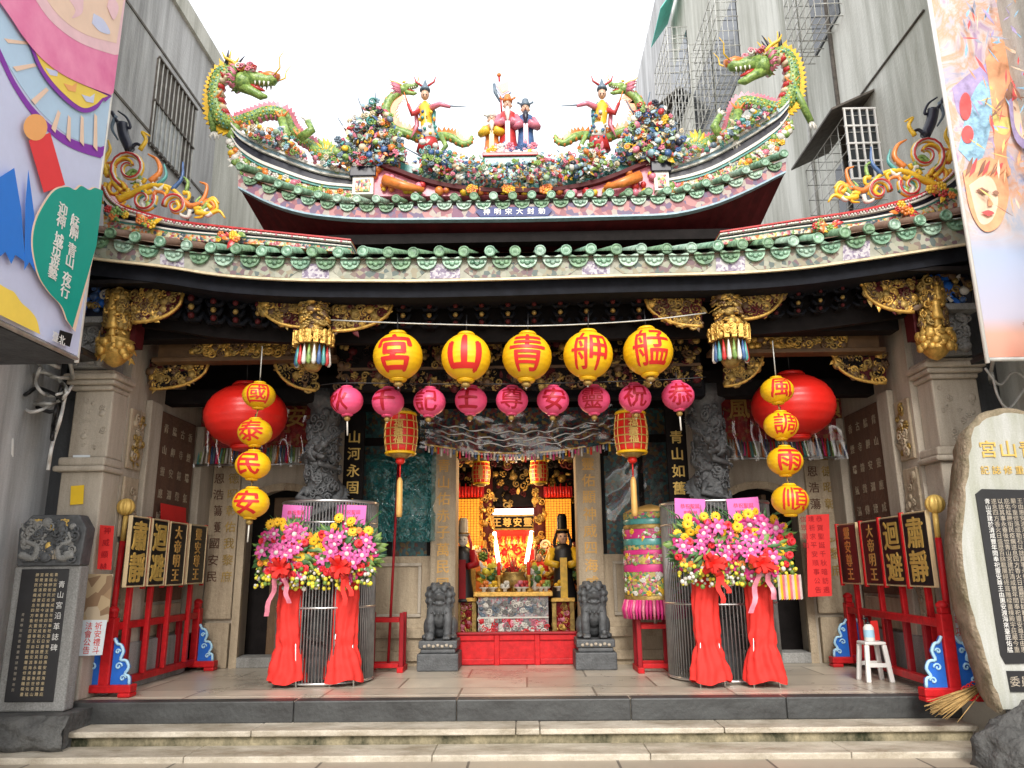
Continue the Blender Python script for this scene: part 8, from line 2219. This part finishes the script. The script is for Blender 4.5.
for k, (pl_, lab, m_) in enumerate((
    ([(-10, 352), (12, 362), (30, 352), (48, 375), (70, 378)], 'pale cable looping under the left banner into the floodlight', 'bar'), ([(-10, 372), (20, 380), (44, 372), (66, 388), (58, 402), (34, 404), (4, 408)], 'white cable running down from the floodlight to the metal wall', 'bar'),
    ([(-10, 340), (20, 350), (60, 368)], 'straight grey support cable along the banner foot', 'bar'), ([(62, 384), (58, 400), (54, 420), (52, 440)], 'black cable hanging beside the stone post capital', 'black'), ([(0, 378), (22, 395), (38, 388), (62, 400), (50, 412), (20, 398)], 'tangled black cable on the dark metal wall', 'black'))):
    b = MB(); b.tube([at(x, y, 7.1 + 0.15 * math.sin(k + i)) for i, (x, y) in enumerate(cr(pl_, 5))], 0.019, K[m_], 6)
    tag(b.build('cable', origin=at(*pl_[0], 7.1)), lab, 'cable')
for k, (pl_, lab) in enumerate((([(985, 368), (1000, 385), (1015, 372), (1040, 392)], 'white cable looping from the floodlight by the boulder stele'), ([(992, 372), (998, 396), (1010, 408), (1030, 380)], 'grey cable hanging down behind the boulder stele'))):
    b = MB(); b.tube([at(x, y, 6.9) for x, y in cr(pl_, 5)], 0.012, K['bar'], 6); tag(b.build('cable', origin=at(*pl_[0], 6.9)), lab, 'cable')
for k, (pl_, lab) in enumerate((([(-10, 388), (14, 392), (30, 412), (60, 400), (72, 386)], 'thick pale cable sagging across the metal wall under the floodlight'), ([(6, 342), (10, 372), (2, 400), (12, 440), (6, 520)], 'pale cable running straight down the metal wall at the picture edge'), ([(40, 368), (36, 384), (48, 396), (64, 392)], 'short loop of white cable tied under the floodlight arm'), ([(66, 392), (60, 420), (52, 446), (48, 470)], 'pale cable hanging down beside the stone post'))):
    b = MB(); b.tube([at(x, y, 7.05 + 0.1 * math.sin(k * 2 + i)) for i, (x, y) in enumerate(cr(pl_, 5))], 0.016, K['white'], 6); tag(b.build('cable', origin=at(*pl_[0], 7.05)), lab, 'cable')
# straw broom lying at the foot of the boulder stele
a = atZ(988, 694, FLOOR + 0.10); e = atZ(946, 716, FLOOR + 0.02); a = V((at(986, 690, 6.72).x, 6.78, FLOOR + 0.14)); e = V((at(944, 712, 6.6).x, 6.66, FLOOR - 0.02))
root = thing('straw_broom', 'old straw broom lying on the step edge against the boulder stele', 'broom', e)
b = MB()
for _ in range(130):
    j = V((random.gauss(0, 0.024), random.gauss(0, 0.022), random.gauss(0, 0.018))); b.tube([a + j * 0.4, a.lerp(e, 0.55) + j * 1.2, e + j * 1.9 + V((0, 0, random.uniform(-0.02, 0.03)))], [0.006, 0.005, 0.002], K['straw'], 4)
b.build('straw_bristles', root)
b = MB()
for t in (0.12, 0.22, 0.32): c_ = a.lerp(e, t); b.tube([c_ + V((0.05 * math.cos(k), 0.035 * math.sin(k), 0.05 * math.sin(k))) for k in [i * 0.6 for i in range(12)]], 0.006, K['redpaper'], 5)
b.build('binding', root)
